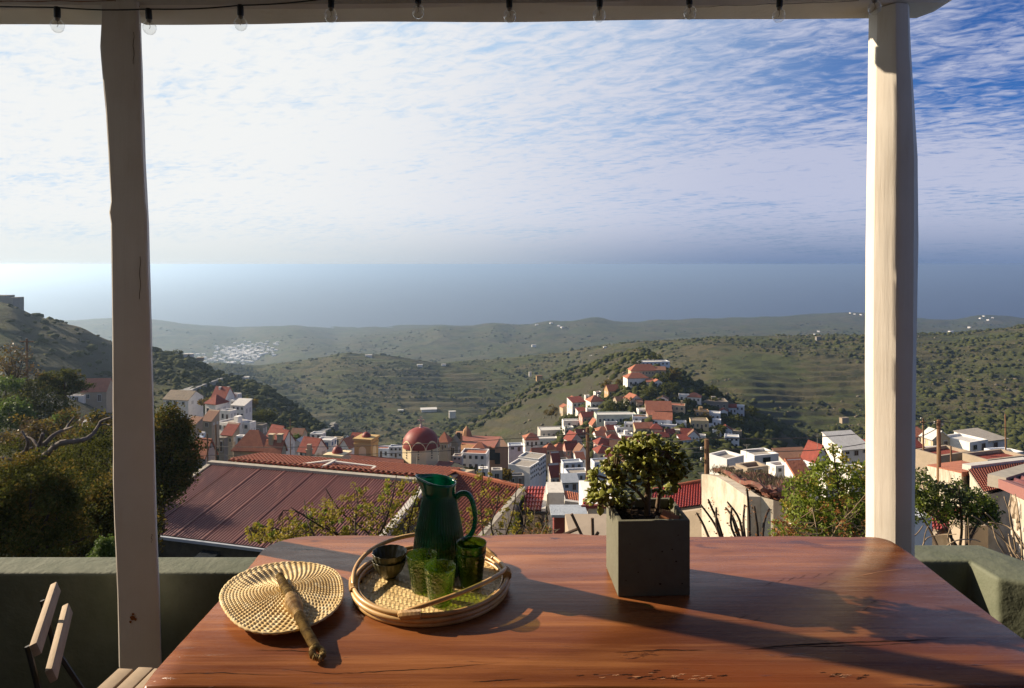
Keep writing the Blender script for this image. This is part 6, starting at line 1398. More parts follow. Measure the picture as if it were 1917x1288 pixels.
for (x, y0_, y1_, Y, lab) in ((1398, 832, 852, 70, 'roof antenna on the bright white modern house'), (1530, 812, 836, 88, 'faint roof antenna behind the pink-tiled house'), (1313, 885, 905, 44, 'bare antenna over the striped red roof'), (780, 848, 886, 60, 'thin antenna in front of the church aisle roof')):
    t = thing('antenna', lab, 'antenna', P(x, y1_, Y)); m = MB(); a, b = P(x, y0_, Y), P(x, y1_+6, Y); m.tube([b, a], .025, 5); m.build('mast', M_CEM, t, world=True); u_ = (y1_-y0_)/F*Y
    for k in range(4): m = MB(); m.tube([a+Vector((-.35*u_*(1-.2*k), 0, -.06*u_*k)), a+Vector((.35*u_*(1-.2*k), 0, -.06*u_*k))], .014, 4); m.build('rod', M_CEM, t, world=True)
t = thing('solar_heater', 'solar water heater panel with white tank beside the dark poles', 'solar heater', P(*C4(440, 765), 100))
A_ = P(*C4(400, 755), 98); m = MB(); m.slab([P(*C4(402, 750), 98), P(*C4(440, 765), 98), P(*C4(475, 710), 99.2), P(*C4(430, 705), 99.2)], .1); m.build('panel', material('pale_collector', (.75, .82, .84), .25), t, world=True)
m = MB(); m.tube([P(*C4(440, 693), 99.5), P(*C4(474, 695), 99.5)], .3, 10); m.build('tank', WM['w'], t, world=True)
# ---- red car on the left
car = thing('parked_car', 'small dark red car parked under the trees on the far left', 'car', (P(161, 903, 84).x, 84, P(161, 903, 84).z), R(14)); M_CARP = material('dark_red_paint', (.22, .012, .022), .35, .5, coat=.5)
m = MB(); m.add([(-.85, -1.9, .25), (.85, -1.9, .25), (.85, 1.9, .25), (-.85, 1.9, .25), (-.87, -1.9, .85), (.87, -1.9, .85), (.87, 1.9, .8), (-.87, 1.9, .8)], [(0, 3, 2, 1), (4, 5, 6, 7), (0, 1, 5, 4), (1, 2, 6, 5), (2, 3, 7, 6), (3, 0, 4, 7)]); bevel(m.build('body', M_CARP, car), .12, 3)
m = MB(); m.box((0, .25, 1.10), (1.62, 2.5, .55), taper=.78); bevel(m.build('cabin', M_PANE, car), .08, 2); m = MB(); m.box((0, .3, 1.40), (1.25, 1.8, .06)); m.build('roof', M_CARP, car)
for sx in (-1, 1):
    m = MB(); m.box((sx*.62, -1.9, .68), (.34, .1, .2)); m.build('headlight', M_CER, car)
    for sy in (-1.2, 1.2): m = MB(); m.tube([(sx*.70, sy, .30), (sx*.88, sy, .30)], .30, 16); m.build('wheel', M_BULBBLACK, car)
m = MB(); m.box((0, -1.93, .45), (.52, .03, .12)); m.build('number_plate', M_CER, car)
# ---- hilltop ruin on the left, scattered farm buildings and far houses
t = thing('hilltop_ruin', 'square stone ruin on the skyline at the upper left', 'ruin', P(2, 572, 263)); m = MB(); m.box2((P(-22, 0, 262).x, 262, P(0, 585, 262).z), (P(24, 0, 262).x, 268, P(0, 557, 262).z)); m.box2((P(-22, 0, 262).x, 262.5, P(0, 557, 262).z), (P(10, 0, 262).x, 267, P(0, 553, 262).z)); m.build('wall', WM['g'], t, world=True)
def small(px_, py_, w, h, yr, label, wall='w', rm='w', roof='flat', group=None, rot=10, k=.6, dome=0):
    Y = ground_hit(px_, py_, *yr); sc = F/Y; t = thing('farm_building', label, 'building', (P(px_, py_, Y).x, Y, P(px_, py_, Y).z), R(rot), group); W_, H2 = w/sc, h/sc
    m = MB(); m.box2((-W_/2, 0, -H2), (W_/2, W_*k, H2)); m.build('wall', WM[wall], t); m = MB(); m.box2((-W_/2-.05*W_, -.05*W_, H2), (W_/2+.05*W_, W_*k+.05*W_, H2*1.12)); m.build('roof', RM[rm], t)
G = 'white farm buildings scattered over the hills'
for q in ((803, 772, 28, 5, (560, 800), 'long white farm building on the valley floor left of the dome', 'w', 'w'), (750, 771, 10, 3, (560, 800), 'smaller pale building left of the long valley farm'), (847, 777, 12, 6, (480, 640), 'white cube above the red dome at the edge of the spur'), (786, 686, 10, 3, (800, 960), 'white hut on the crest of the middle ridge, left one'), (831, 685, 8, 3, (800, 970), 'white hut on the crest of the middle ridge, right one'), (690, 668, 12, 3, (900, 1100), 'flat pale roof on the left end of the terraced ridge'), (1000, 650, 8, 4, (1400, 2200), 'single white hut on the hazy far ridge'), (1133, 652, 6, 3, (800, 1000), 'white speck house left of the pale green ridge top'), (1110, 668, 10, 2, (880, 990), 'low white walls behind the summit of the village hill'), (993, 701, 5, 4, (480, 560), 'tiny white chapel on the brown spur'), (1533, 637, 9, 6, (640, 740), 'dark box-shaped building on the skyline of the right ridge', 'g', 's'), (352, 666, 16, 3, (325, 350), 'small white terrace house at the crest of the left ridge'), (374, 673, 12, 3, (330, 350), 'stone terrace house right of the crest house on the left ridge', 't', 's'), (455, 712, 18, 5, (335, 352), 'pale house at the tip of the dark left ridge'), (1010, 709, 11, 5, (470, 540), 'red-brown ruin on the brown spur', 'o', 'b'), (1583, 788, 14, 5, (330, 440), 'brown stone hut on the right hillside', 't', 's')):
    small(*q[:6], **(dict(wall=q[6], rm=q[7]) if len(q) > 6 else {}), group=None)
fr_ = random.Random(4); cube = MB().box((0, 0, .5), (1, 1, 1)).mesh('distant_house', WM['w'])
for (px_, py_) in [(1842, 591), (1850, 598), (1836, 595), (1858, 594), (1600, 587), (1612, 588), (1592, 585), (1780, 620), (1786, 630), (1795, 632), (1812, 628), (1822, 624), (1830, 626), (1842, 632), (1851, 628), (1836, 634), (1806, 634), (1815, 612), (1865, 618), (1872, 622), (1516, 630), (1524, 626), (1500, 634), (1532, 620), (1005, 607), (1032, 604), (1052, 612), (1046, 609)]:
    Y = ground_hit(px_, py_+2, 1700, 2950); o = link('distant_house', cube, None, (P(px_, py_, Y).x, Y, P(px_, py_+2.4, Y).z-2), (0, 0, fr_.random()), (fr_.uniform(5, 14), 9, 7)); tag(o, 'tiny white house '+('on top of the coastal hill far right' if px_ > 1830 and py_ < 600 else 'of the pale hamlet right of the white post' if px_ > 1700 else 'on the coastal skyline just left of the white post' if px_ > 1560 else 'of the small cluster before the right coastal ridge' if px_ > 1400 else 'on the centre headland by the sea'), 'house', 'distant white houses on the coastal hills')
m = MB()
for k in range(260):      # harbour town seen through the haze
    px_ = fr_.gauss(452, 34); py_ = 662+fr_.gauss(0, 8)-(px_-450)*.10
    if not (292 < px_ < 520): continue
    Y = ground_hit(px_, py_, 1750, 2650); w_ = fr_.uniform(5, 11); m.box((P(px_, py_, Y).x, Y, P(px_, py_, Y).z+1), (w_, 8, fr_.uniform(5, 9)))
tag(m.build('harbour_town', WM['w']), 'hazy white harbour town at the foot of the blue hills', 'town', kind='stuff')
# ---- roads on the left ridge
def road(path, yr, w, label):
    pts = []
    for a, b in zip(path, path[1:]):
        for k in range(8): pts.append((a[0]+(b[0]-a[0])*k/8, a[1]+(b[1]-a[1])*k/8))
    L_ = []
    for (x, y) in pts:
        Y = ground_hit(x, y, *yr); L_.append(P(x, y, Y))
    vs = []; 
    for i, p in enumerate(L_):
        d_ = (L_[min(i+1, len(L_)-1)]-L_[max(i-1, 0)]); s_ = Vector((d_.y, -d_.x, 0)).normalized(); s_ = s_ if s_.length else Vector((1, 0, 0)); vs += [p+s_*w/2+Vector((0, 0, .55)), p-s_*w/2+Vector((0, 0, .55)), p+s_*w/2-Vector((0, 0, 3)), p-s_*w/2-Vector((0, 0, 3))]
    m = MB(); n_ = len(L_); m.add(vs, [(4*i, 4*i+4, 4*i+5, 4*i+1) for i in range(n_-1)]+[(4*i, 4*i+2, 4*i+6, 4*i+4) for i in range(n_-1)]+[(4*i+1, 4*i+5, 4*i+7, 4*i+3) for i in range(n_-1)]); tag(m.build('road', material('pale_road', (.24, .235, .22), .9)), kind='structure')
road([(300, 757), (322, 744), (350, 731), (378, 720), (400, 713), (425, 705), (434, 700)], (225, 352), 5, '')
road([(560, 822), (585, 815), (605, 806), (622, 799), (628, 793)], (250, 345), 5, '')
# ------------------------------------------------------------------ vegetation
M_PINE = leaf_material('dark_pine_foliage', (.024, .032, .007), (.11, .115, .022), .38, .8, scale=.8, spec=.08)
M_OLIVE = leaf_material('olive_brown_foliage', (.065, .052, .010), (.19, .135, .028), .42, .8, scale=.9, spec=.08)
M_BRIGHT = leaf_material('bright_green_foliage', (.055, .095, .015), (.12, .17, .03), .35, scale=.5)
M_BRIGHTG = leaf_material('fresh_green_leaves', (.10, .15, .015), (.24, .28, .035), .45, scale=5)
M_YELLOWG = leaf_material('yellow_green_young_leaves', (.17, .15, .018), (.34, .27, .035), .45, scale=6)
M_DKLEAF = leaf_material('dark_glossy_leaves', (.030, .050, .012), (.085, .10, .022), .3, .4, scale=5)
M_ORANGE = leaf_material('orange_brown_buds', (.20, .075, .020), (.32, .14, .04), .3, scale=6)
M_BROWNL = leaf_material('brown_sparse_foliage', (.085, .055, .025), (.15, .10, .04), .3, scale=.7)
M_TWIG = material('dark_twig_bark', (.065, .045, .032), .85, .2); M_TWIGP = material('pale_dry_twig', (.30, .22, .14), .85, .2); M_LIMB = material('grey_weathered_limb', (.17, .14, .12), .85, .2, noise=(3, (.09, .07, .06), .4, .6), bump=(8, .6, .02))
G2 = np.random.default_rng(77)
def leafcloud(C, Rr_, n, size, aspect=.5, squash=1.0):
    """C: clump centres (k,3), Rr_: clump radii; n leaves each; returns verts, quads"""
    C = np.asarray(C, float); k = len(C); N_ = k*n
    d = G2.normal(size=(N_, 3)); d /= np.linalg.norm(d, axis=1)[:, None]; r = G2.random(N_)**.45
    p = np.repeat(C, n, 0)+d*(r*np.repeat(np.asarray(Rr_, float)*np.ones(k), n))[:, None]*np.array([1, 1, squash])
    a = G2.normal(size=(N_, 3))+d*.6; a /= np.linalg.norm(a, axis=1)[:, None]
    b = np.cross(a, G2.normal(size=(N_, 3))); b /= np.linalg.norm(b, axis=1)[:, None]+1e-9
    s = size*(.6+.8*G2.random(N_))[:, None]
    V = np.stack([p-a*s*.5, p+b*s*aspect*.5, p+a*s*.5, p-b*s*aspect*.5], 1).reshape(-1, 3)
    return V, np.arange(N_*4).reshape(-1, 4)
def blobs_to_clumps(blobs, Y, per, cr, dj=.9):
    """blobs in photo pixels (x, y, rx, ry[, Y]) -> clump centres in the volume"""
    out = []
    for q in blobs:
        x, y, rx, ry = q[:4]; yy = q[4] if len(q) > 4 else Y; c = np.array(P(x, y, yy)); ax = rx/F*yy; az = ry/F*yy; ay = ax*dj
        cnt = max(4, int(per*(rx*ry)/1000)); d = G2.normal(size=(cnt, 3)); d /= np.linalg.norm(d, axis=1)[:, None]; r = .35+.65*G2.random(cnt)**.5
        out.append(c+d*r[:, None]*np.array([ax, ay, az])*(1+.18*G2.normal(size=(cnt, 1))))
    return np.concatenate(out)
def tree(name, label, Y, blobs, base, per, n, size, mat, crad, trunk_r=.15, cat='tree', limbs=10, bark=None, mat2=None, frac2=.0, squash=.8, group=None, joint='crown', bend=0):
    b0 = P(base[0], base[1], Y); t = thing(name, label, cat, b0, 0, group); C = blobs_to_clumps(blobs, Y, per, crad); L0 = np.array(b0)
    V, Q = leafcloud(C, crad*(.7+.6*G2.random(len(C))), n, size, squash=squash)
    if mat2: 
        mi = (np.repeat(G2.random(len(C)) < frac2, n)).astype(int); me = fast_mesh(joint, V-L0, Q, [mat, mat2], midx=mi)
    else: me = fast_mesh(joint, V-L0, Q, mat)
    link(joint, me, t)
    bark = bark or M_TWIG; m = MB(); cm = C.mean(0); fork = Vector(b0)*.45+Vector(cm)*.55; fork.z = b0.z+(cm[2]-b0.z)*.45
    m.tube(smooth_pts([Vector(b0)-Vector((0, 0, .3)), Vector(b0).lerp(fork, .5)+Vector((bend, 0, 0)), fork], 4), [trunk_r*(1-.06*i) for i in range(9)], 8)
    pk = C[G2.choice(len(C), min(limbs, len(C)), replace=False)]
    for c in pk:
        c = Vector(c); mid = fork.lerp(c, .5)+Vector((0, 0, -.06*(c-fork).length)); m.tube(smooth_pts([fork, mid, c], 3), list(np.linspace(trunk_r*.5, trunk_r*.08, 7)), 5)
    m.build('trunk', bark, t, world=True, smooth=True); return t
# --- left hand trees and bushes, far to near
tree('bare_tree', 'brown bare-looking tree beside the far left utility pole', 74, [(18, 668, 24, 22), (40, 682, 26, 24), (14, 695, 26, 20), (66, 700, 14, 12), (30, 712, 26, 12)], (32, 735), 30, 16, .30, M_BROWNL, .85, .16, limbs=26, mat2=M_OLIVE, frac2=.25)
tree('umbrella_pine', 'dark umbrella-shaped pine with forked trunk left of the farmhouse', 76, [(110, 704, 34, 13), (90, 716, 26, 14), (135, 712, 20, 16), (156, 720, 12, 9), (112, 722, 40, 9), (128, 730, 22, 7)], (126, 760), 95, 34, .26, M_PINE, .50, .20, limbs=16, squash=.6, mat2=M_OLIVE, frac2=.14)
tree('dark_shrub', 'dense dark thicket under the left side of the umbrella pine', 72, [(60, 735, 44, 22), (95, 755, 34, 20), (30, 750, 30, 14), (110, 768, 26, 12)], (70, 775), 60, 26, .28, M_PINE, .7, .12, 'bush')
tree('green_bush', 'bright green bush low at the far left, upper one', 66, [(8, 722, 30, 12), (26, 716, 16, 8)], (10, 735), 90, 24, .26, M_BRIGHT, .5, .08, 'bush')
tree('green_bush', 'bright green sunlit bush mound at the far left, larger lower one', 58, [(18, 770, 36, 20), (48, 776, 18, 14), (8, 795, 30, 12)], (20, 800), 80, 28, .26, M_BRIGHT, .55, .08, 'bush')
tree('mixed_bush', 'olive green bush below the trunk of the umbrella pine', 62, [(112, 785, 20, 14), (134, 778, 18, 12), (96, 800, 22, 12)], (115, 805), 70, 26, .24, M_OLIVE, .5, .08, 'bush', mat2=M_BRIGHT, frac2=.35)
tree('mixed_bush', 'brownish thicket below the bright green mound', 54, [(50, 805, 36, 18), (20, 830, 34, 18), (80, 820, 26, 18), (130, 815, 24, 14), (160, 800, 26, 14), (185, 825, 24, 16)], (60, 850), 60, 24, .24, M_OLIVE, .55, .08, 'bush', mat2=M_BROWNL, frac2=.5)
tree('mixed_bush', 'orange-green bushes hard against the left edge of the post', 48, [(185, 790, 22, 16), (200, 806, 16, 18), (170, 842, 26, 14), (196, 860, 20, 16)], (180, 870), 60, 26, .22, M_OLIVE, .5, .08, 'bush', mat2=M_PINE, frac2=.4)
tree('orange_tinged_pine', 'orange-tinged pine between the left post and the wine-red roof', 33, [(312, 788, 26, 26), (330, 800, 26, 26), (300, 820, 40, 34), (335, 840, 36, 30), (352, 868, 20, 22), (318, 880, 40, 32), (300, 925, 34, 26), (276, 850, 40, 60), (340, 905, 18, 16)], (300, 985), 70, 34, .15, M_OLIVE, .42, .22, limbs=24, mat2=M_PINE, frac2=.60)
tree('shadow_pine', 'tall dark pine left of the wine-red roof throwing shade on it', 43, [(165, 822, 34, 22), (195, 820, 24, 22), (120, 850, 44, 28), (170, 860, 40, 30), (130, 890, 60, 28), (200, 895, 26, 26)], (150, 985), 40, 34, .18, M_PINE, .55, .22, limbs=22, mat2=M_OLIVE, frac2=.25)
tree('slope_thicket', 'dark thicket on the slope behind the left post', 27, [(150, 915, 62, 26), (225, 930, 50, 40), (90, 930, 50, 26), (260, 985, 36, 40)], (180, 1010), 55, 34, .13, M_PINE, .42, .12, 'bush', mat2=M_OLIVE, frac2=.35)
tree('dark_pine', 'broad dark pine filling the lower left behind the parapet', 15, [(40, 905, 76, 44), (15, 960, 70, 50), (88, 950, 60, 50), (50, 1010, 100, 50), (100, 925, 34, 30)], (60, 1090), 62, 46, .070, M_PINE, .21, .16, limbs=30, mat2=M_OLIVE, frac2=.25)
tree('dark_pine', 'dark olive-leaved tree between the broad pine and the left post', 19, [(165, 960, 62, 52), (190, 1010, 66, 44), (130, 1020, 60, 40), (210, 940, 34, 44), (250, 1010, 40, 36)], (175, 1090), 62, 46, .085, M_PINE, .24, .14, limbs=30, mat2=M_OLIVE, frac2=.42)
tree('small_bush', 'small bright leafy bush just above the parapet left of the post', 8, [(200, 1020, 16, 12), (190, 1032, 22, 12), (212, 1034, 14, 10)], (200, 1060), 260, 30, .028, M_BRIGHT, .055, .015, 'bush', limbs=12)
# gnarled limbs
t = thing('gnarled_tree', 'gnarled grey-limbed tree spreading leafless branches at the left', 'tree', P(40, 920, 17))
for i, (pts, r0) in enumerate([([(35, 935), (48, 900), (62, 868), (72, 838), (80, 812)], .115), ([(66, 862), (88, 850), (110, 831), (140, 826), (160, 822), (174, 812), (184, 798), (190, 788), (210, 781)], .085), ([(84, 830), (104, 812), (122, 804), (128, 795), (140, 780)], .055), ([(62, 868), (48, 860), (30, 862), (5, 858), (-20, 866)], .075), ([(48, 846), (52, 830), (50, 822), (40, 806)], .050), ([(30, 868), (40, 850), (62, 838)], .07), ([(184, 798), (196, 794), (206, 796)], .03), ([(122, 804), (134, 800), (136, 798)], .035), ([(72, 838), (60, 822), (44, 816)], .04), ([(20, 905), (34, 868), (50, 862), (66, 866)], .09)]):
    p3 = [P(x, y, 17+.25*math.sin(i*2.3+k*.8)) for k, (x, y) in enumerate(pts)]; sp = smooth_pts(p3, 5); m = MB(); m.tube(sp, [r0*(1-.72*k/len(sp))*(1+.12*math.sin(k*1.7+i)) for k in range(len(sp))], 8); m.build('limb', M_LIMB, t, world=True, smooth=True)
C = blobs_to_clumps([(110, 862, 70, 20), (60, 880, 60, 16), (190, 838, 26, 24), (20, 845, 34, 16), (160, 880, 50, 14)], 17.6, 40, .2); V, Q = leafcloud(C, .17, 34, .06); link('foliage', fast_mesh('foliage', V-np.array(t.location), Q, M_PINE), t)
# --- trees on the hills of the town
def hilltree(px_, pb, w, h, label, mat=None, Y=None, group=None, tall=.5):
    Y = Y or ground_hit(px_, pb, 214, 330); mat = mat or M_PINE; return tree('hillside_tree', label, Y, [(px_, pb-h*.55, w/2, h*.42), (px_-w*.2, pb-h*.45, w*.3, h*.3), (px_+w*.22, pb-h*.5, w*.28, h*.32)], (px_, pb+2), 150, 22, .75, mat, 1.0, .18, limbs=4, group=group)
hilltree(*C6(770, 535), 36, 24, 'large round dark pine in the middle of the hilltop village'); hilltree(*C6(440, 612), 24, 17, 'dark pine beside the long white wall-like house'); hilltree(*C6(416, 700), 18, 18, 'tall dark tree behind the narrow white house'); hilltree(*C6(825, 330), 30, 18, 'olive-coloured trees left of the summit houses', M_OLIVE); hilltree(*C6(930, 340), 26, 10, 'hedge-like tree before the lower summit house')
hilltree(*C6(1130, 330), 22, 26, 'dark tree right of the summit houses'); hilltree(*C6(1200, 300), 30, 26, 'brown-green tree crowning the right of the summit', M_OLIVE); hilltree(*C6(1060, 125), 34, 10, 'dark trees behind the summit building', Y=326); hilltree(*C6(930, 180), 18, 12, 'small dark tree left of the summit building', Y=318)
hilltree(*C6(1300, 480), 20, 16, 'dark tree before the upper right white house'); hilltree(*C6(1460, 420), 38, 24, 'dark pines on the right shoulder of the hill'); hilltree(*C6(1510, 480), 26, 20, 'dark pine right of the roofless stone building'); hilltree(*C6(1180, 400), 34, 26, 'dense dark trees in the centre of the upper slope'); hilltree(*C6(1030, 420), 28, 22, 'dark trees below the small gabled houses', M_PINE); hilltree(*C6(870, 500), 20, 20, 'dark tree right of the large round pine')
hilltree(*C6(640, 450), 16, 12, 'light brown tree over the steep hipped roof', M_OLIVE); hilltree(*C6(1440, 600), 26, 18, 'grey-green tree between the yellow and the stepped house', M_OLIVE); hilltree(*C6(1650, 620), 40, 18, 'dark bush under the outermost white house', M_PINE); hilltree(*C6(1540, 700), 26, 20, 'dark bush left of the far right trio', M_PINE); hilltree(*C6(1760, 560), 30, 22, 'dark trees on the slope right of the village'); hilltree(*C6(290, 560), 28, 22, 'olive bush on the left rim of the village hill', M_OLIVE); hilltree(*C6(700, 345), 18, 18, 'brown tree above the salmon house', M_OLIVE)
hilltree(*C4(240, 20), 16, 10, 'round dark tree on the crest of the left ridge', Y=338); hilltree(*C4(960, 590), 44, 20, 'dark hedge on the slope right of the white porch house', Y=196); hilltree(*C4(860, 500), 24, 26, 'brown-green tree right of the porch house', M_OLIVE, Y=200); hilltree(*C4(1250, 760), 16, 10, 'green garden shrub by the faded orange roof', M_BRIGHT, Y=160); hilltree(*C5(820, 400), 10, 8, 'tiny green shrub glimpsed behind the dome', M_BRIGHT, Y=220); hilltree(*C4(470, 440), 22, 8, 'garden bush left of the villa', M_OLIVE, Y=182); hilltree(*C5(1560, 720), 16, 12, 'green shrub beside the low flat dark roof', M_OLIVE, Y=100)
hilltree(*C5(1280, 690), 12, 12, 'dark shrub beside the shuttered white house', M_PINE, Y=118)
# --- scrub and rocks over the hills
def ico():
    bm = bmesh.new(); bmesh.ops.create_icosphere(bm, subdivisions=1, radius=1); v = np.array([q.co for q in bm.verts]); f = np.array([[l.index for l in q.verts] for q in bm.faces]); bm.free(); return v, f
IV, IF = ico()
def scatter(name, n, ylo, yhi, smin, smax, mat, thr, sc, flat=.7, pxr=(-150, 2100), sink=.2, bias=1.0, extra=None):
    Y = np.exp(np.log(ylo)+(np.log(yhi)-np.log(ylo))*G2.random(n)**bias); px_ = pxr[0]+(pxr[1]-pxr[0])*G2.random(n)
    if extra is not None: Y = np.concatenate([Y, extra[0]]); px_ = np.concatenate([px_, extra[1]])
    X = (px_-CX)/F*Y; keep = (fbm(X/sc+4, Y/sc+8, 4)+G2.normal(0, .07, len(Y))) > thr; X, Y, px_ = X[keep], Y[keep], px_[keep]
    Z = land_z(px_, Y); k = len(X); s = smin+(smax-smin)*G2.random(k)**3.2
    J = 1+.28*G2.normal(size=(k, len(IV), 1)); V = IV[None]*J*s[:, None, None]*np.array([1, 1, flat]); a = G2.random(k)*6.28; ca, sa = np.cos(a)[:, None], np.sin(a)[:, None]
    V = np.stack([V[..., 0]*ca-V[..., 1]*sa, V[..., 0]*sa+V[..., 1]*ca, V[..., 2]], -1)+np.stack([X, Y, Z+s*sink], -1)[:, None]
    Q = (IF[None]+(np.arange(k)*len(IV))[:, None, None]).reshape(-1, 3); o = link(name, fast_mesh(name, V.reshape(-1, 3), Q, mat)); tag(o, kind='stuff'); return o
M_SCRUB = leaf_material('hill_scrub', (.024, .030, .009), (.060, .064, .021), 0, .95, scale=.05, spec=.05); M_ROCK = material('hill_rock', (.17, .145, .105), .95, .1, noise=(.4, (.10, .085, .06), .4, .65))
scatter('hillside_scrub', 48000, 330, 1100, .30, 3.0, M_SCRUB, -.04, 70)
scatter('far_scrub', 12000, 1100, 2600, 1.0, 6.0, M_SCRUB, .08, 200, .5)
scatter('near_scrub', 9000, 70, 335, .25, 1.8, M_SCRUB, -.15, 30)
scatter('hill_rocks', 6000, 300, 900, .4, 1.5, M_ROCK, .05, 50, .6)
dens = 2600; ex = (220+100*G2.random(dens), 1040+420*G2.random(dens)); scatter('village_hill_scrub', 10, 225, 320, .5, 2.6, M_SCRUB, -.35, 25, .8, extra=ex)
dens = 1500; ex = (240+110*G2.random(dens), 250+420*G2.random(dens)); scatter('ridge_scrub', 10, 225, 320, .5, 2.4, M_SCRUB, -.3, 25, .8, extra=ex)
dens = 2600; ex = (340+120*G2.random(dens), 1380+560*G2.random(dens)); scatter('gully_scrub', 10, 340, 430, .8, 3.4, M_SCRUB, -.3, 40, .8, extra=ex)
# --- shrubs right behind the table
def shrub(name, label, Y, env, ybot, ncl, lsz, per, crad, mat, mat2, frac2, stems, twigmat, thick=.010, dens_up=1.5, depth=.5, cat='shrub', tw=.0022):
    b0 = P(stems[0][0][0], stems[0][0][1], Y); t = thing(name, label, cat, b0); L0 = np.array(b0); xs = [e[0] for e in env]; ys = [e[1] for e in env]
    SP = []; 
    for sidx, pts in enumerate(stems):
        p3 = [P(x, y, Y+depth*.5*math.sin(sidx*2.1+k*.9)) for k, (x, y) in enumerate(pts)]; sp = smooth_pts(p3, 6); m = MB(); m.tube(sp, [thick*(1-.75*k/len(sp)) for k in range(len(sp))], 6); m.build('branch', twigmat, t, world=True, smooth=True); SP += sp
    SPa = np.array([tuple(p) for p in SP]); C = []; m = MB()
    for k in range(ncl):
        x = G2.uniform(xs[0], xs[-1]); yt = np.interp(x, xs, ys); y = yt+(ybot-yt)*G2.random()**(1/dens_up); c = np.array(P(x, y, Y+depth*(G2.random()-.5))); C.append(c)
        dd_ = np.linalg.norm(SPa-c-np.array([0, 0, -.05]), axis=1); j = int(np.argmin(dd_)); a = Vector(SPa[j]); cc = Vector(c); mid = a.lerp(cc, .5)+Vector((G2.normal(0, .012), 0, -.02)); m.tube([a, mid, cc], [tw, tw*.8, tw*.45], 4)
    tag(m.build('twigs', twigmat, t, world=True), kind='stuff')
    C = np.array(C); V, Q = leafcloud(C, crad*(.6+.8*G2.random(len(C))), per, lsz, .6); mi = (np.repeat(G2.random(len(C)) < frac2, per)).astype(int); tag(link('leaves', fast_mesh('leaves', V-L0, Q, [mat, mat2], midx=mi), t), kind='stuff'); return t
shrub('budding_shrub', 'budding yellow-green shrub with thin dark branches left of the jug', 5.2, [(462, 985), (500, 972), (525, 968), (545, 945), (580, 938), (640, 925), (662, 905), (700, 912), (730, 890), (760, 893), (790, 902), (800, 900)], 1012, 330, .021, 20, .028, M_YELLOWG, M_BRIGHTG, .15,
      [[(690, 1080), (660, 1030), (620, 990), (560, 960), (530, 955)], [(700, 1080), (700, 1020), (720, 980), (735, 930), (742, 890)], [(690, 1080), (670, 1020), (665, 980), (670, 940), (664, 905)], [(640, 1080), (600, 1030), (550, 1000), (490, 985), (466, 990)], [(740, 1080), (760, 1010), (770, 960), (790, 905)], [(600, 1070), (590, 1010), (575, 975), (570, 935)], [(720, 1060), (690, 1000), (640, 960), (610, 915)], [(660, 1040), (630, 1000), (600, 985), (545, 950)]], M_TWIG, .011)
shrub('budding_shrub', 'sparser yellow-green shrub with reddish dry twigs right of the jug', 5.4, [(800, 905), (840, 892), (870, 882), (905, 872), (935, 905), (955, 925), (968, 905), (985, 915), (998, 975), (1030, 980)], 1008, 150, .021, 18, .027, M_YELLOWG, M_BRIGHTG, .1,
      [[(900, 1080), (905, 1010), (900, 950), (905, 872)], [(930, 1080), (945, 1010), (960, 960), (968, 905)], [(930, 1080), (960, 1010), (990, 975), (1010, 968)], [(880, 1080), (865, 1000), (850, 940), (842, 895)], [(960, 1070), (975, 1010), (985, 960), (980, 920)], [(950, 1060), (920, 990), (930, 950), (935, 905)]], M_TWIG, .009)
shrub('dry_twig_tuft', 'tuft of pale dry twigs left of the short black rods', 5.0, [(985, 985), (1010, 960), (1030, 985)], 1000, 26, .02, 5, .03, M_ORANGE, M_BROWNL, .5,
      [[(1000, 1040), (985, 985), (970, 945)], [(1000, 1040), (1000, 980), (1002, 945)], [(1000, 1040), (1020, 985), (1040, 972)], [(1000, 1040), (1012, 990), (1030, 955)], [(1000, 1040), (990, 995), (960, 975)], [(1005, 1040), (1025, 1000), (1048, 990)]], M_TWIGP, .004)
shrub('leafy_bush', 'dense fresh green bush left of the right white post', 6.0, [(1470, 905), (1490, 880), (1512, 872), (1530, 868), (1545, 850), (1552, 822), (1562, 826), (1575, 850), (1590, 858), (1612, 868), (1628, 880), (1650, 905)], 1006, 520, .030, 20, .050, M_BRIGHTG, M_YELLOWG, .22,
      [[(1600, 1080), (1560, 1010), (1540, 950), (1520, 890)], [(1600, 1080), (1580, 1000), (1570, 920), (1558, 830)], [(1590, 1080), (1600, 1000), (1612, 940), (1620, 880)], [(1560, 1080), (1500, 1010), (1480, 950), (1476, 905)], [(1620, 1060), (1590, 1020), (1560, 1000), (1500, 975)], [(1560, 1060), (1600, 1010), (1640, 960)]], M_TWIG, .014, 1.25)
shrub('leafy_bush', 'low bush tinged with orange buds between bare stems and the green bush', 5.6, [(1440, 985), (1460, 965), (1490, 950), (1530, 940), (1570, 935), (1610, 925), (1645, 900)], 1008, 150, .024, 12, .042, M_ORANGE, M_BRIGHTG, .55,
      [[(1520, 1080), (1500, 1010), (1470, 975)], [(1540, 1080), (1560, 1000), (1600, 950), (1625, 920)], [(1540, 1080), (1530, 1000), (1520, 950)], [(1470, 1040), (1560, 990), (1620, 950)]], M_TWIGP, .006)
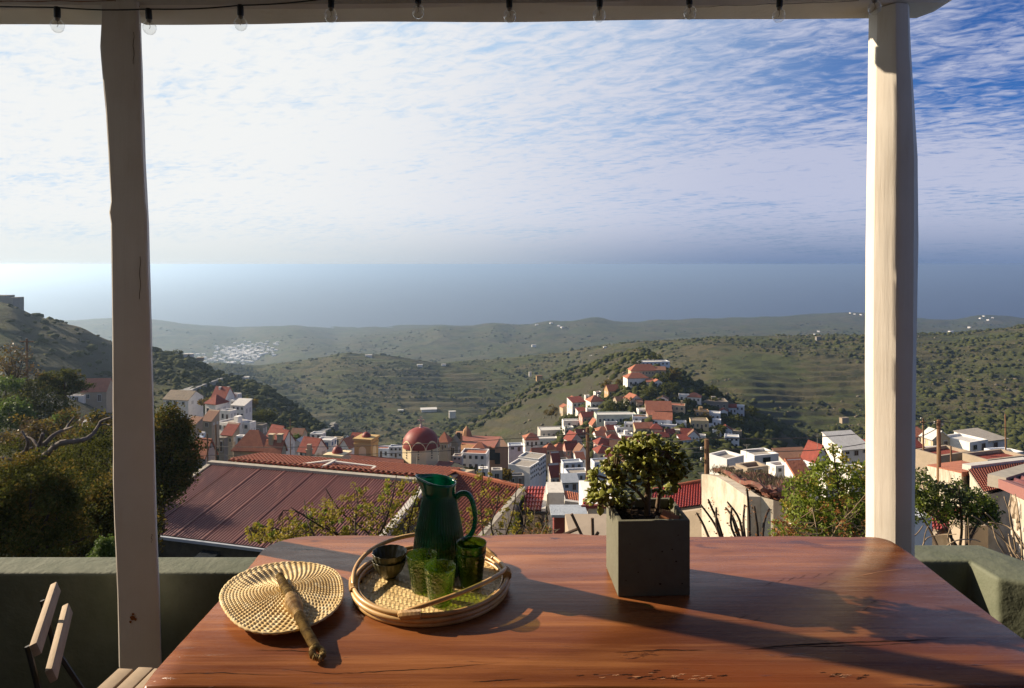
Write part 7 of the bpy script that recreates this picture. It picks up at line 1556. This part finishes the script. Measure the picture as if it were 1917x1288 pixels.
shrub('dark_leaved_bush', 'dark-leaved bush with yellowish tips right of the white post', 6.4, [(1700, 890), (1715, 882), (1735, 885), (1752, 905), (1775, 908), (1795, 898), (1815, 912), (1840, 925), (1860, 940), (1866, 960)], 978, 300, .032, 18, .055, M_DKLEAF, M_BRIGHTG, .25,
      [[(1785, 1060), (1780, 1000), (1760, 950), (1740, 900)], [(1790, 1060), (1800, 1000), (1798, 950), (1795, 905)], [(1790, 1060), (1820, 1000), (1840, 960), (1850, 935)], [(1770, 1060), (1745, 1000), (1722, 960), (1712, 920)], [(1815, 1060), (1813, 1000), (1812, 965)], [(1795, 1030), (1770, 990), (1750, 960)]], M_TWIG, .016, 1.0)
def stems(name, label, Y, groups, r, mat, cat='bush', bud=None):
    t = thing(name, label, cat, P(groups[0][0][0], groups[0][0][1], Y)); C = []
    for i, pts in enumerate(groups):
        p3 = [P(x, y, Y+.12*math.sin(i*1.9+k)) for k, (x, y) in enumerate(pts)]; sp = smooth_pts(p3, 4); m = MB(); m.tube(sp, [r*(1-.45*k/len(sp)) for k in range(len(sp))], 6); m.build('stem', mat, t, world=True, smooth=True)
        C += [tuple(p+Vector((G2.normal(0, .01), 0, 0))) for p in sp[3::2]]
    if bud: V, Q = leafcloud(np.array(C), .03, 4, .02); tag(link('buds', fast_mesh('buds', V-np.array(t.location), Q, bud), t), kind='stuff')
    return t
stems('pruned_shrub', 'pruned shrub of bare dark stems in front of the derelict whitewashed wall', 5.0, [[(1362, 1040), (1340, 985), (1312, 945)], [(1362, 1040), (1345, 980), (1332, 950), (1326, 935)], [(1365, 1040), (1343, 990), (1341, 950)], [(1395, 1040), (1375, 975), (1358, 950)], [(1395, 1040), (1385, 975), (1362, 940)], [(1398, 1040), (1370, 990), (1370, 950)], [(1400, 1040), (1392, 985), (1394, 945)], [(1402, 1040), (1403, 980), (1400, 930), (1398, 915)], [(1420, 1040), (1418, 990), (1412, 948)], [(1425, 1040), (1430, 980), (1440, 952)], [(1340, 1040), (1318, 985), (1304, 960)], [(1395, 1040), (1380, 1000), (1371, 970)]], .011, M_TWIG, 'shrub', M_ORANGE)
stems('bare_shrub', 'tangle of pale bare branches at the right edge behind the parapet', 4.6, [[(1905, 1075), (1890, 1030), (1868, 985), (1845, 960)], [(1910, 1075), (1900, 1020), (1893, 970), (1880, 930)], [(1915, 1075), (1912, 1010), (1905, 950), (1900, 925)], [(1925, 1075), (1905, 1040), (1878, 1010), (1850, 985), (1820, 965)], [(1930, 1075), (1925, 1000), (1918, 940)], [(1900, 1060), (1870, 1020), (1858, 985)], [(1935, 1060), (1910, 1010), (1885, 985), (1850, 978)], [(1895, 1075), (1885, 1040), (1862, 1005)], [(1940, 1060), (1900, 1000), (1890, 960), (1893, 925)], [(1920, 1060), (1895, 1030), (1888, 1000)]], .0065, M_TWIGP, 'bush')
stems('bare_shrub', 'arched bare twigs just right of the white post above the green wall', 4.2, [[(1725, 1030), (1735, 1008), (1760, 1002), (1790, 1000)], [(1728, 1030), (1732, 1000), (1738, 985)], [(1760, 1030), (1790, 1012), (1820, 1010), (1835, 1014)], [(1700, 1010), (1716, 1000), (1728, 984)], [(1815, 1030), (1814, 1000), (1812, 970)], [(1780, 1030), (1775, 1000), (1790, 970)]], .0045, M_TWIGP, 'bush')
